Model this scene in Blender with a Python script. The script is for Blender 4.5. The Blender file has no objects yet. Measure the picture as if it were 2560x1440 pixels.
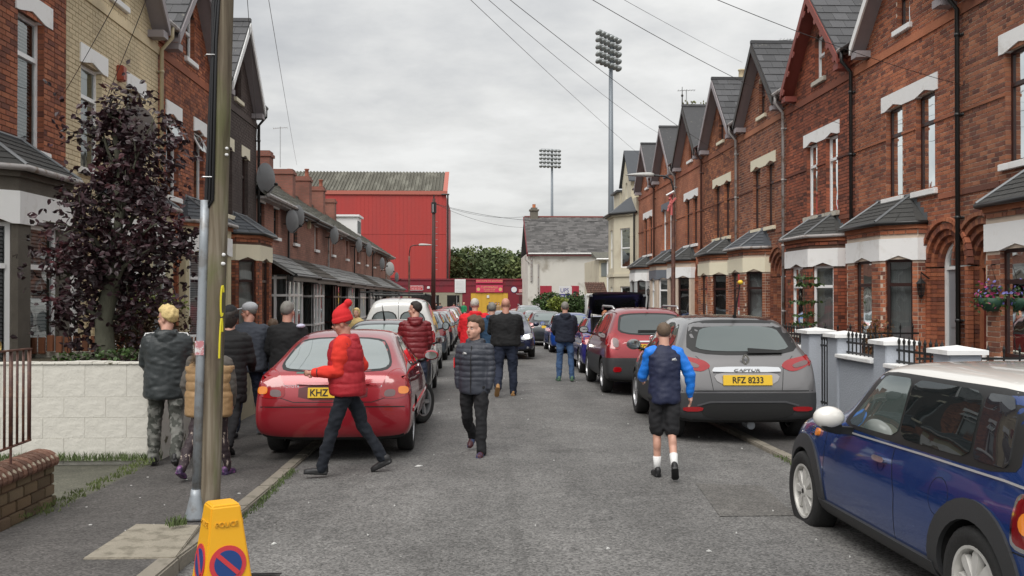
import bpy, bmesh, math, random
from math import sin, cos, tan, pi, radians, sqrt, atan, atan2
from mathutils import Vector, Matrix, noise
from mathutils.bvhtree import BVHTree
random.seed(7)
sc = bpy.context.scene
COL = sc.collection
# ------------------------------------------------------------------ camera
YAW = atan(90/2300); PITCH = atan(17/2300); CAMH = 1.65; FPX = 2300.0
cam_d = bpy.data.cameras.new('camera'); cam = bpy.data.objects.new('camera', cam_d); COL.objects.link(cam)
cam_d.lens = 36*FPX/2560; cam_d.sensor_width = 36; cam_d.clip_end = 3000; cam_d.clip_start = 0.05
cam.location = (0, 0, CAMH); cam.rotation_euler = (pi/2+PITCH, 0, -YAW)
sc.camera = cam
# ------------------------------------------------------------------ world: overcast sky over a weak clear sky
SUN_EL, SUN_AZ = radians(52), radians(205)
w = bpy.data.worlds.new('World'); sc.world = w; w.use_nodes = True
N = w.node_tree.nodes; Lk = w.node_tree.links; N.clear()
def wn(t, **k):
    n = N.new(t)
    for a, b in k.items(): setattr(n, a, b)
    return n
out = wn('ShaderNodeOutputWorld'); mixs = wn('ShaderNodeMixShader'); b1 = wn('ShaderNodeBackground'); b2 = wn('ShaderNodeBackground')
sky = wn('ShaderNodeTexSky', sky_type='NISHITA'); sky.sun_disc = False; sky.sun_elevation = SUN_EL; sky.sun_rotation = SUN_AZ
b1.inputs[1].default_value = 0.1; Lk.new(sky.outputs[0], b1.inputs[0])
tc = wn('ShaderNodeTexCoord'); sep = wn('ShaderNodeSeparateXYZ'); Lk.new(tc.outputs['Generated'], sep.inputs[0])
def wm(op, a, b=None, c=None):
    n = wn('ShaderNodeMath', operation=op)
    for i, v in enumerate((a, b, c)):
        if v is None: continue
        if isinstance(v, (int, float)): n.inputs[i].default_value = v
        else: Lk.new(v, n.inputs[i])
    return n.outputs[0]
zc = wm('MAXIMUM', sep.outputs[2], 0.0); den = wm('ADD', zc, 0.16)
cx = wm('DIVIDE', sep.outputs[0], den); cy = wm('DIVIDE', sep.outputs[1], den)
comb = wn('ShaderNodeCombineXYZ'); Lk.new(cx, comb.inputs[0]); Lk.new(cy, comb.inputs[1])
def wnoise(scale, det, rough, off, dist=0.0):
    mp = wn('ShaderNodeMapping'); mp.inputs['Location'].default_value = off; Lk.new(comb.outputs[0], mp.inputs[0])
    n = wn('ShaderNodeTexNoise'); n.inputs['Scale'].default_value = scale; n.inputs['Detail'].default_value = det
    n.inputs['Roughness'].default_value = rough; n.inputs['Distortion'].default_value = dist
    Lk.new(mp.outputs[0], n.inputs['Vector']); return n.outputs['Fac']
n1 = wnoise(0.45, 7, 0.55, (3.1, 1.7, 0), 0.25); n2 = wnoise(2.4, 6, 0.6, (0.4, 5.2, 0))
nn = wm('ADD', wm('MULTIPLY', n1, 0.72), wm('MULTIPLY', n2, 0.28))
ramp = wn('ShaderNodeValToRGB'); Lk.new(nn, ramp.inputs[0])
cr = ramp.color_ramp; cr.elements[0].position = 0.33; cr.elements[0].color = (0.285, 0.293, 0.305, 1)
cr.elements[1].position = 0.60; cr.elements[1].color = (0.585, 0.583, 0.572, 1)
e = cr.elements.new(0.45); e.color = (0.41, 0.413, 0.412, 1)
e = cr.elements.new(0.52); e.color = (0.495, 0.494, 0.484, 1)
grad = wm('ADD', 0.86, wm('MULTIPLY', zc, 1.05))
mulc = wn('ShaderNodeMix', data_type='RGBA', blend_type='MULTIPLY'); mulc.inputs[0].default_value = 1.0
Lk.new(ramp.outputs[0], mulc.inputs[6]); cg = wn('ShaderNodeCombineXYZ')
for i in range(3): Lk.new(grad, cg.inputs[i])
Lk.new(cg.outputs[0], mulc.inputs[7]); Lk.new(mulc.outputs[2], b2.inputs[0]); b2.inputs[1].default_value = 1.0
mixs.inputs[0].default_value = 0.95; Lk.new(b1.outputs[0], mixs.inputs[1]); Lk.new(b2.outputs[0], mixs.inputs[2]); Lk.new(mixs.outputs[0], out.inputs[0])
# ------------------------------------------------------------------ sun (veiled)
sd = bpy.data.lights.new('sun', 'SUN'); sun = bpy.data.objects.new('sun', sd); COL.objects.link(sun)
sd.energy = 1.5; sd.angle = radians(38); sd.color = (1.0, 0.965, 0.92)
sun.rotation_euler = (pi/2-SUN_EL, 0, pi-SUN_AZ+0.0)
sun.location = (0, 0, 40)
# ------------------------------------------------------------------ colour management, samples
sc.view_settings.view_transform = 'Standard'; sc.view_settings.look = 'None'
sc.view_settings.exposure = 0.58; sc.view_settings.gamma = 1.0; sc.view_settings.use_curve_mapping = False
sc.render.engine = 'CYCLES'; sc.cycles.use_denoising = True; sc.cycles.max_bounces = 6; sc.cycles.transparent_max_bounces = 12
sc.cycles.sample_clamp_indirect = 6.0

# ================================================================== helpers
def ray(px, py):
    d = Vector(((px-1280)/FPX, 1.0, (720-py)/FPX))
    d = Matrix.Rotation(PITCH, 3, 'X') @ d
    return Matrix.Rotation(-YAW, 3, 'Z') @ d
def gz(y, x=0.75):
    y = max(y, -30); t = min(max((x-0.75)/2.65, -1), 1)
    return -0.01217*min(y, 45) - 0.005*max(y-45, 0) - 0.06*t*t
def P(px, py, Y):                 # point of the pixel ray at world distance Y
    d = ray(px, py); t = Y/d.y; return Vector((d.x*t, Y, CAMH+d.z*t))
def G(px, py, h=0.0):             # point of the pixel ray on the ground raised by h
    d = ray(px, py); lo, hi = 0.5, 300
    for _ in range(50):
        t = (lo+hi)/2; p = d*t
        if CAMH+p.z > gz(p.y, p.x)+h: lo = t
        else: hi = t
    p = d*lo; return Vector((p.x, p.y, gz(p.y, p.x)+h))
def tag(o, label=None, cat=None, group=None, kind=None):
    if label: o['label'] = label
    if cat: o['category'] = cat
    if group: o['group'] = group
    if kind: o['kind'] = kind
    return o
def empty(name, loc=(0, 0, 0), rz=0, label=None, cat=None, group=None, parent=None):
    o = bpy.data.objects.new(name, None); COL.objects.link(o); o.location = loc; o.rotation_euler.z = rz
    o.empty_display_size = 0.2
    if parent: o.parent = parent
    return tag(o, label, cat, group)
class MB:
    def __init__(s): s.v = []; s.f = []; s.m = []; s.mats = []; s.cur = 0; s.M = None; s.flip = False
    def mat(s, m):
        if m not in s.mats: s.mats.append(m)
        s.cur = s.mats.index(m); return s
    def add(s, vs, fs):
        b = len(s.v); M = s.M
        if M is None: s.v.extend([tuple(v) for v in vs])
        else: s.v.extend([tuple(M @ Vector(v)) for v in vs])
        for f in fs: s.f.append(tuple(b+i for i in f)); s.m.append(s.cur)
    def box(s, x0, x1, y0, y1, z0, z1):
        s.add([(x0, y0, z0), (x1, y0, z0), (x1, y1, z0), (x0, y1, z0), (x0, y0, z1), (x1, y0, z1), (x1, y1, z1), (x0, y1, z1)],
              [(0, 3, 2, 1), (4, 5, 6, 7), (0, 1, 5, 4), (1, 2, 6, 5), (2, 3, 7, 6), (3, 0, 4, 7)])
    def hexa(s, p):  # 8 points, bottom 4 then top 4
        s.add(p, [(0, 3, 2, 1), (4, 5, 6, 7), (0, 1, 5, 4), (1, 2, 6, 5), (2, 3, 7, 6), (3, 0, 4, 7)])
    def bar(s, a, b, w, h=None, up=(0, 0, 1)):
        a = Vector(a); b = Vector(b); h = h or w; d = (b-a)
        if d.length < 1e-6: return
        d.normalize(); u = Vector(up)
        if abs(d.dot(u)) > 0.98: u = Vector((0, 1, 0))
        r = d.cross(u).normalized(); u = r.cross(d)
        r *= w/2; u *= h/2
        s.hexa([a-r-u, a+r-u, a+r+u, a-r+u, b-r-u, b+r-u, b+r+u, b-r+u])
    def tube(s, pts, rad, n=8, caps=True):
        pts = [Vector(p) for p in pts]; rr = rad if isinstance(rad, (list, tuple)) else [rad]*len(pts)
        vs = []; fs = []; prev = None
        for i, p in enumerate(pts):
            d = (pts[min(i+1, len(pts)-1)]-pts[max(i-1, 0)]).normalized()
            if prev is None:
                u = Vector((0, 0, 1)) if abs(d.z) < 0.9 else Vector((1, 0, 0)); a = d.cross(u).normalized()
            else: a = (prev-d*prev.dot(d)).normalized()
            prev = a; b = d.cross(a)
            for k in range(n):
                t = 2*pi*k/n; vs.append(p+(a*cos(t)+b*sin(t))*rr[i])
        for i in range(len(pts)-1):
            for k in range(n):
                k2 = (k+1) % n; fs.append((i*n+k, i*n+k2, (i+1)*n+k2, (i+1)*n+k))
        if caps: fs.append(tuple(range(n))[::-1]); fs.append(tuple((len(pts)-1)*n+k for k in range(n)))
        s.add(vs, fs)
    def rings(s, rs, caps=True):  # list of equally long point rings
        n = len(rs[0]); vs = [p for r in rs for p in r]; fs = []
        for i in range(len(rs)-1):
            for k in range(n):
                k2 = (k+1) % n; fs.append((i*n+k, i*n+k2, (i+1)*n+k2, (i+1)*n+k))
        if caps: fs.append(tuple(range(n))[::-1]); fs.append(tuple((len(rs)-1)*n+k for k in range(n)))
        s.add(vs, fs)
    def lathe(s, prof, c=(0, 0, 0), axis='Z', n=24, caps=True):
        rs = []
        for r, h in prof:
            ring = []
            for k in range(n):
                t = 2*pi*k/n; x, y = r*cos(t), r*sin(t)
                p = (x, y, h) if axis == 'Z' else ((h, x, y) if axis == 'X' else (y, h, x))
                ring.append((p[0]+c[0], p[1]+c[1], p[2]+c[2]))
            rs.append(ring)
        s.rings(rs, caps)
    def ell(s, c, r, n=12, m=8, R=None):
        vs = []; c = Vector(c)
        rs = []
        for i in range(m+1):
            ph = -pi/2+pi*i/m; ring = []
            rr = max(cos(ph), 1e-3)
            for k in range(n):
                t = 2*pi*k/n; v = Vector((r[0]*rr*cos(t), r[1]*rr*sin(t), r[2]*sin(ph)))
                if R is not None: v = R @ v
                ring.append(c+v)
            rs.append(ring)
        s.rings(rs)
    def prism(s, poly, fn, a, b):   # poly 2-D, fn(u,v,w)->3-D, extruded from w=a to w=b
        n = len(poly); vs = [fn(u, v, a) for u, v in poly]+[fn(u, v, b) for u, v in poly]
        fs = [tuple(range(n))[::-1], tuple(range(n, 2*n))]
        for i in range(n): j = (i+1) % n; fs.append((i, j, n+j, n+i))
        s.add(vs, fs)
    def mesh(s, name, smooth=False):
        me = bpy.data.meshes.new(name); me.from_pydata(s.v, [], s.f)
        for m in s.mats: me.materials.append(m)
        if len(s.mats) > 1: me.polygons.foreach_set('material_index', s.m)
        if smooth: me.polygons.foreach_set('use_smooth', [True]*len(s.f))
        me.update(); return me
    def build(s, name, parent=None, smooth=False, fix=True, loc=None, kind=None, bevel=0, auto=None):
        me = s.mesh(name, smooth)
        if fix or bevel:
            bm = bmesh.new(); bm.from_mesh(me); bmesh.ops.recalc_face_normals(bm, faces=bm.faces)
            if bevel: bmesh.ops.bevel(bm, geom=[e for e in bm.edges if e.is_manifold and e.calc_face_angle(0) > 0.5], offset=bevel, segments=2, affect='EDGES', clamp_overlap=True)
            bm.to_mesh(me); bm.free()
        if auto: me.set_sharp_from_angle(angle=radians(auto))
        o = bpy.data.objects.new(name, me); COL.objects.link(o)
        if parent: o.parent = parent
        if loc is not None: o.location = loc
        if kind: o['kind'] = kind
        return o
# ------------------------------------------------------------------ materials
MATS = {}
def nodes_of(m):
    m.use_nodes = True; return m.node_tree.nodes, m.node_tree.links
def mat(name, col, rough=0.6, metal=0.0, var=0.12, vs=6.0, bump=0.0, bs=40.0, island=0.0, coat=0.0, spec=None, dark=None, ds=1.5, dthr=(0.5, 0.62), emit=None, stretch=None, streak=0.0):
    if name in MATS: return MATS[name]
    m = bpy.data.materials.new(name); MATS[name] = m; n, l = nodes_of(m); p = n['Principled BSDF']
    p.inputs['Roughness'].default_value = rough; p.inputs['Metallic'].default_value = metal
    if coat: p.inputs['Coat Weight'].default_value = coat; p.inputs['Coat Roughness'].default_value = 0.04
    if spec is not None: p.inputs['Specular IOR Level'].default_value = spec
    if emit: p.inputs['Emission Color'].default_value = (*emit[0], 1); p.inputs['Emission Strength'].default_value = emit[1]
    t = n.new('ShaderNodeTexCoord'); vec = t.outputs['Object']
    if stretch:
        mp = n.new('ShaderNodeMapping'); mp.inputs['Scale'].default_value = stretch; l.new(vec, mp.inputs[0]); vec = mp.outputs[0]
    def noi(sc_, det=5):
        x = n.new('ShaderNodeTexNoise'); x.inputs['Scale'].default_value = sc_; x.inputs['Detail'].default_value = det; x.inputs['Roughness'].default_value = 0.6
        l.new(vec, x.inputs['Vector']); return x.outputs['Fac']
    def math_(op, a, b):
        x = n.new('ShaderNodeMath'); x.operation = op
        for i, v in enumerate((a, b)):
            if isinstance(v, (int, float)): x.inputs[i].default_value = v
            else: l.new(v, x.inputs[i])
        return x.outputs[0]
    colr = None
    if var > 0 or island > 0:
        f = math_('MULTIPLY_ADD', noi(vs), 2*var); n_ = f.node; n_.inputs[2].default_value = 1-var
        if island > 0:
            g = n.new('ShaderNodeNewGeometry'); oi = n.new('ShaderNodeObjectInfo')
            fr = math_('FRACT', math_('ADD', g.outputs['Random Per Island'], math_('MULTIPLY', oi.outputs['Random'], 7.31)), 0)
            q = math_('MULTIPLY_ADD', fr, 2*island); q.node.inputs[2].default_value = 1-island
            f = math_('MULTIPLY', f, q)
        mx = n.new('ShaderNodeVectorMath'); mx.operation = 'SCALE'; mx.inputs[0].default_value = col; l.new(f, mx.inputs['Scale']); colr = mx.outputs[0]
    if dark is not None:
        rp = n.new('ShaderNodeMapRange'); rp.inputs[1].default_value = dthr[0]; rp.inputs[2].default_value = dthr[1]; l.new(noi(ds, 8), rp.inputs[0])
        mm = n.new('ShaderNodeMix'); mm.data_type = 'RGBA'; l.new(rp.outputs[0], mm.inputs[0])
        if colr is not None: l.new(colr, mm.inputs[6])
        else: mm.inputs[6].default_value = (*col, 1)
        mm.inputs[7].default_value = (*dark, 1); colr = mm.outputs[2]
    if colr is not None: l.new(colr, p.inputs['Base Color'])
    else: p.inputs['Base Color'].default_value = (*col, 1)
    if bump > 0:
        b = n.new('ShaderNodeBump'); b.inputs['Strength'].default_value = bump; b.inputs['Distance'].default_value = 0.02
        l.new(noi(bs, 6), b.inputs['Height']); l.new(b.outputs[0], p.inputs['Normal'])
    return m
def glass_mat(name, tint=(0.03, 0.04, 0.045), trans=0.0, refl=1.0, rough=0.02):
    if name in MATS: return MATS[name]
    m = bpy.data.materials.new(name); MATS[name] = m; n, l = nodes_of(m); n.clear()
    o = n.new('ShaderNodeOutputMaterial'); g = n.new('ShaderNodeBsdfGlossy'); g.inputs['Roughness'].default_value = rough; g.inputs['Color'].default_value = (0.9, 0.95, 0.95, 1)
    fr = n.new('ShaderNodeFresnel'); fr.inputs['IOR'].default_value = 1.6
    ml = n.new('ShaderNodeMath'); ml.operation = 'MULTIPLY'; ml.inputs[1].default_value = refl; ml.use_clamp = True; l.new(fr.outputs[0], ml.inputs[0])
    mx = n.new('ShaderNodeMixShader'); l.new(ml.outputs[0], mx.inputs[0]); l.new(g.outputs[0], mx.inputs[2])
    if trans > 0:
        a = n.new('ShaderNodeBsdfTransparent'); a.inputs['Color'].default_value = (trans, trans, trans, 1); l.new(a.outputs[0], mx.inputs[1])
    else:
        a = n.new('ShaderNodeBsdfDiffuse'); a.inputs['Color'].default_value = (*tint, 1); l.new(a.outputs[0], mx.inputs[1])
    tcn = n.new('ShaderNodeTexCoord'); nz = n.new('ShaderNodeTexNoise'); nz.inputs['Scale'].default_value = 1.3; l.new(tcn.outputs['Object'], nz.inputs['Vector'])
    bp = n.new('ShaderNodeBump'); bp.inputs['Strength'].default_value = 0.06; bp.inputs['Distance'].default_value = 0.1; l.new(nz.outputs['Fac'], bp.inputs['Height'])
    for q in (g, fr): l.new(bp.outputs[0], q.inputs['Normal'])
    l.new(mx.outputs[0], o.inputs[0]); return m
def brick_mat(name, cols, mort=None, tex=False, along='Y'):
    """random brick colour per island / object; tex=True draws the joints too (far walls)"""
    if name in MATS: return MATS[name]
    m = bpy.data.materials.new(name); MATS[name] = m; n, l = nodes_of(m); p = n['Principled BSDF']; p.inputs['Roughness'].default_value = 0.85
    t = n.new('ShaderNodeTexCoord'); rp = n.new('ShaderNodeValToRGB')
    for i, c in enumerate(cols):
        if i < 2: e = rp.color_ramp.elements[i]; e.position = i/(len(cols)-1)
        else: e = rp.color_ramp.elements.new(i/(len(cols)-1))
        e.color = (*c, 1)
    rp.color_ramp.elements[0].color = (*cols[0], 1)
    nz = n.new('ShaderNodeTexNoise'); nz.inputs['Scale'].default_value = 0.7; nz.inputs['Detail'].default_value = 10; l.new(t.outputs['Object'], nz.inputs['Vector'])
    nf = n.new('ShaderNodeTexNoise'); nf.inputs['Scale'].default_value = 60; nf.inputs['Detail'].default_value = 4; l.new(t.outputs['Object'], nf.inputs['Vector'])
    bp = n.new('ShaderNodeBump'); bp.inputs['Strength'].default_value = 0.5; bp.inputs['Distance'].default_value = 0.01
    if not tex:
        g = n.new('ShaderNodeNewGeometry'); oi = n.new('ShaderNodeObjectInfo')
        a = n.new('ShaderNodeMath'); a.operation = 'MULTIPLY_ADD'; l.new(oi.outputs['Random'], a.inputs[0]); a.inputs[1].default_value = 5.37; l.new(g.outputs['Random Per Island'], a.inputs[2])
        b = n.new('ShaderNodeMath'); b.operation = 'FRACT'; l.new(a.outputs[0], b.inputs[0]); l.new(b.outputs[0], rp.inputs[0]); base = rp.outputs[0]
        l.new(nf.outputs['Fac'], bp.inputs['Height'])
    else:
        sp = n.new('ShaderNodeSeparateXYZ'); l.new(t.outputs['Object'], sp.inputs[0]); cb = n.new('ShaderNodeCombineXYZ')
        l.new(sp.outputs[1 if along == 'Y' else 0], cb.inputs[0]); l.new(sp.outputs[2], cb.inputs[1])
        br = n.new('ShaderNodeTexBrick'); l.new(cb.outputs[0], br.inputs['Vector']); br.inputs['Scale'].default_value = 1
        br.inputs['Brick Width'].default_value = 0.225; br.inputs['Row Height'].default_value = 0.078; br.inputs['Mortar Size'].default_value = 0.006
        br.inputs['Color1'].default_value = (*cols[1], 1); br.inputs['Color2'].default_value = (*cols[-2], 1); br.inputs['Mortar'].default_value = (*(mort or (0.2, 0.15, 0.12)), 1)
        base = br.outputs['Color']; l.new(br.outputs['Fac'], bp.inputs['Height']); bp.invert = True
    mr = n.new('ShaderNodeMapRange'); mr.inputs[1].default_value = 0.3; mr.inputs[2].default_value = 0.75; mr.inputs[3].default_value = 1.18; mr.inputs[4].default_value = 0.55; l.new(nz.outputs['Fac'], mr.inputs[0])
    m2 = n.new('ShaderNodeMapRange'); m2.inputs[3].default_value = 0.8; m2.inputs[4].default_value = 1.2; l.new(nf.outputs['Fac'], m2.inputs[0])
    mu = n.new('ShaderNodeMath'); mu.operation = 'MULTIPLY'; l.new(mr.outputs[0], mu.inputs[0]); l.new(m2.outputs[0], mu.inputs[1])
    v = n.new('ShaderNodeVectorMath'); v.operation = 'SCALE'; l.new(base, v.inputs[0]); l.new(mu.outputs[0], v.inputs['Scale']); l.new(v.outputs[0], p.inputs['Base Color'])
    l.new(bp.outputs[0], p.inputs['Normal']); return m
REDB = [(.15, .052, .036), (.26, .085, .048), (.36, .118, .06), (.42, .14, .068), (.46, .17, .086), (.32, .11, .063), (.19, .07, .048)]
DKRB = [(.10, .035, .025), (.2, .06, .035), (.30, .085, .045), (.38, .11, .055), (.32, .095, .05), (.22, .08, .05)]
YELB = [(.66, .55, .36), (.69, .575, .38), (.71, .59, .39), (.67, .56, .37)]
DRKB = [(.085, .062, .056), (.095, .07, .062), (.105, .078, .07), (.09, .066, .06)]
M_RED = brick_mat('red_brick', REDB); M_RB2 = brick_mat('brown_red_brick', [(c[0]*.82, c[1]*.92, c[2]*.98) for c in REDB]); M_RB3 = brick_mat('orange_red_brick', [(c[0]*1.0, c[1]*1.12, c[2]*1.1) for c in REDB]); M_DRED = brick_mat('deep_red_brick', DKRB); M_YEL = brick_mat('cream_painted_brick', YELB); M_DRK = brick_mat('dark_brown_painted_brick', DRKB)
M_REDT = brick_mat('red_brick_far', REDB[1:-1], (.17, .12, .1), True); M_PNKT = brick_mat('pale_red_brick_far', [(.2, .09, .06), (.27, .115, .08), (.40, .17, .11), (.36, .16, .11), (.3, .13, .09)], (.17, .12, .1), True)
M_MORTL = mat('pale_mortar', (.56, .46, .37), .9, vs=3, var=.25); M_MORTD = mat('dark_mortar', (.12, .07, .05), .9, vs=3, var=.25)
M_MORTY = mat('cream_painted_joint', (.42, .33, .21), .8); M_MORTK = mat('brown_painted_joint', (.045, .034, .03), .8)
M_WHT = mat('white_paint', (.86, .86, .85), .55, var=.04, bump=.1, dark=(.66, .64, .6), ds=3, dthr=(.56, .75)); M_CRM = mat('cream_paint', (.78, .72, .55), .6, var=.06)
M_PVC = mat('white_pvc', (.82, .82, .82), .3, var=.02); M_BRN = mat('brown_window_frame', (.035, .014, .012), .35, var=.1)
M_GRYP = mat('grey_paint', (.14, .155, .18), .6); M_LGRY = mat('pale_grey_render', (.42, .43, .43), .8, bump=.2)
M_SLATE = mat('roof_slate', (.066, .066, .07), .6, var=.2, vs=8, bump=.3, bs=30, island=.3, dark=(.19, .18, .15), ds=9, dthr=(.62, .72))
M_SLATEB = mat('blue_slate', (.062, .068, .078), .55, var=.15, vs=8, bump=.2, island=.2)
M_LEAD = mat('lead_flashing', (.16, .17, .18), .5, metal=.3); M_BAYR = mat('bay_roof_felt', (.052, .052, .05), .8, var=.3, vs=5, bump=.5, bs=25)
M_GUTB = mat('black_gutter', (.018, .018, .018), .35, var=.05); M_GUTG = mat('grey_painted_pipe', (.36, .34, .33), .5, dark=(.2, .15, .12), ds=6); M_GUTR = mat('red_brown_pipe', (.085, .035, .025), .5)
M_BARGER = mat('red_oxide_bargeboard', (.24, .06, .045), .6); M_SOFF = mat('mauve_grey_soffit', (.30, .27, .28), .6); M_BARGEK = mat('dark_bargeboard', (.03, .025, .022), .5)
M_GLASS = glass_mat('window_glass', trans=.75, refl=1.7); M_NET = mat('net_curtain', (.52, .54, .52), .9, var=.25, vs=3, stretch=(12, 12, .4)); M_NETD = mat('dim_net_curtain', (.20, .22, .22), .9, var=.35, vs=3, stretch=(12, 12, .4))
M_ROOM = mat('dark_room', (.018, .018, .018), .9); M_BLIND = mat('blind_slat', (.78, .79, .80), .6)  # M_ROOM: near-black paint stands for unlit rooms behind openings
M_REDDOOR = mat('dark_red_door', (.12, .015, .012), .4); M_GRYDOOR = mat('grey_door', (.25, .26, .28), .4); M_SANDST = mat('terracotta_trim', (.40, .15, .075), .85, var=.25, bump=.3)
M_STUCCO = mat('dark_pebbledash', (.13, .115, .095), .95, var=.35, vs=4, bump=.8, bs=60); M_CREAMR = mat('cream_render', (.55, .49, .33), .85, var=.12, vs=2, bump=.3, bs=50)
M_STONE = mat('pale_stone_sill', (.52, .49, .42), .8, var=.2, bump=.2, dark=(.2, .17, .13), ds=7, dthr=(.55, .75))
M_ALU = mat('aluminium', (.5, .5, .5), .35, metal=.8); M_DISH = mat('satellite_dish_grey', (.16, .165, .17), .5)
M_IRON = mat('black_ironwork', (.012, .012, .012), .45); M_RUST = mat('rust_brown_paint', (.10, .045, .035), .5, dark=(.17, .08, .05), ds=12)
# ================================================================== facade kit
class Frame:      # u along the wall, n outwards, z up
    def __init__(s, o, ud, nd): s.o = Vector((o[0], o[1])); s.u = Vector(ud).normalized(); s.n = Vector(nd).normalized()
    def p(s, u, n, z): q = s.o+s.u*u+s.n*n; return (q.x, q.y, z)
    def fn(s, off=0): return lambda u, z, n: s.p(u, n+off, z)
    def box(s, mb, u0, u1, n0, n1, z0, z1):
        mb.hexa([s.p(u0, n0, z0), s.p(u1, n0, z0), s.p(u1, n1, z0), s.p(u0, n1, z0), s.p(u0, n0, z1), s.p(u1, n0, z1), s.p(u1, n1, z1), s.p(u0, n1, z1)])
    def sub(s, a, b):   # frame of the facet from (u,n) point a to b
        A = s.o+s.u*a[0]+s.n*a[1]; B = s.o+s.u*b[0]+s.n*b[1]; d = (B-A).normalized()
        q = Vector((d.y, -d.x));
        if q.dot(s.n+ (s.u*(a[1]-b[1])*0.0)) < 0 or (abs(q.dot(s.n)) < 1e-6): q = -q if q.dot(s.n) < 0 else q
        return Frame(A, d, q), (B-A).length
class Op:         # opening: rectangle, or arch-topped (round=True)
    def __init__(s, u0, u1, z0, z1, arch=0.0): s.u0, s.u1, s.z0, s.z1, s.arch = u0, u1, z0, z1, arch; s.spring = z1-arch
    def at(s, z):
        if z <= s.z0+1e-6 or z >= s.z1-1e-6: return None
        if s.arch and z > s.spring:
            c = (s.u0+s.u1)/2; hw = (s.u1-s.u0)/2*sqrt(max(0, 1-((z-s.spring)/s.arch)**2)); return (c-hw, c+hw)
        return (s.u0, s.u1)
    def outline(s, inset=0, n=10):
        u0, u1, z0, z1, a = s.u0+inset, s.u1-inset, s.z0+inset, s.z1-inset, s.arch
        if not a: return [(u0, z0), (u1, z0), (u1, z1), (u0, z1)]
        c = (u0+u1)/2; hw = (u1-u0)/2; a2 = a-inset; return [(u0, z0), (u1, z0)]+[(c+hw*cos(pi*k/n), s.spring+a2*sin(pi*k/n)) for k in range(n+1)]
def spans(a, b, z, ops):
    iv = [(a, b)]
    for o in ops:
        q = o.at(z)
        if not q: continue
        nx = []
        for x, y in iv:
            if q[1] <= x or q[0] >= y: nx.append((x, y)); continue
            if q[0] > x: nx.append((x, q[0]))
            if q[1] < y: nx.append((q[1], y))
        iv = nx
    return iv
def wall_mesh(F, mb, ext, zs, ops, n0=-.25, n1=0.0):
    cuts = set(zs)
    for o in ops:
        cuts.add(o.z0); cuts.add(o.z1)
        if o.arch:
            for k in range(0, 9): cuts.add(o.spring+o.arch*sin(pi/2*k/8))
    cuts = sorted(c for c in cuts if zs[0] <= c <= zs[-1])
    for za, zb in zip(cuts[:-1], cuts[1:]):
        if zb-za < 1e-5: continue
        zm = (za+zb)/2; a0, b0 = ext(za); a1, b1 = ext(zb); am, bm = (a0+a1)/2, (b0+b1)/2
        for x, y in spans(am, bm, zm, ops):
            xl = (a0, a1) if abs(x-am) < 1e-6 else (x, x); yl = (b0, b1) if abs(y-bm) < 1e-6 else (y, y)
            if yl[0]-xl[0] < 1e-4 and yl[1]-xl[1] < 1e-4: continue
            mb.hexa([F.p(xl[0], n0, za), F.p(yl[0], n0, za), F.p(yl[0], n1, za), F.p(xl[0], n1, za), F.p(xl[1], n0, zb), F.p(yl[1], n0, zb), F.p(yl[1], n1, zb), F.p(xl[1], n1, zb)])
def bricks(F, mb, ext, z0, z1, ops, off=0.0, col=None, skip=(), single=False, zmax=None):
    """lay courses of stretchers and headers proud of the joint face; full stretchers may go to `col` as single bricks"""
    H = .078; k0 = int(math.floor(z0/H)); k1 = int(math.ceil(z1/H)); g = .014
    for k in range(k0, k1):
        za = k*H+g/2; zb = (k+1)*H-g/2; zm = (za+zb)/2
        if za < z0-1e-3 or zb > z1+1e-3: continue
        if any(a < zm < b for a, b in skip): continue
        a, b = ext(zm); u = a-((k % 2)*.1125+(k*37 % 5)*.003); pat = k % 2
        segs = spans(a, b, zm, ops); i = 0
        while u < b:
            L = .225 if (i % 3 != 2) else .1125
            x0, x1 = u+g/2, u+L-g/2; u += L; i += 1
            for s0, s1 in segs:
                y0, y1 = max(x0, s0+.004), min(x1, s1-.004)
                if y1-y0 < .035: continue
                t = .006+random.random()*.004
                if col is not None and y1-y0 > .205: col.append((F, (y0+y1)/2, zm, off+t)); continue
                # five faces only
                mb.add([F.p(y0, off-.01, za), F.p(y1, off-.01, za), F.p(y1, off-.01, zb), F.p(y0, off-.01, zb), F.p(y0, off+t, za), F.p(y1, off+t, za), F.p(y1, off+t, zb), F.p(y0, off+t, zb)],
                       [(4, 5, 6, 7), (0, 1, 5, 4), (1, 2, 6, 5), (2, 3, 7, 6), (3, 0, 4, 7)])
BRK = {}
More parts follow.
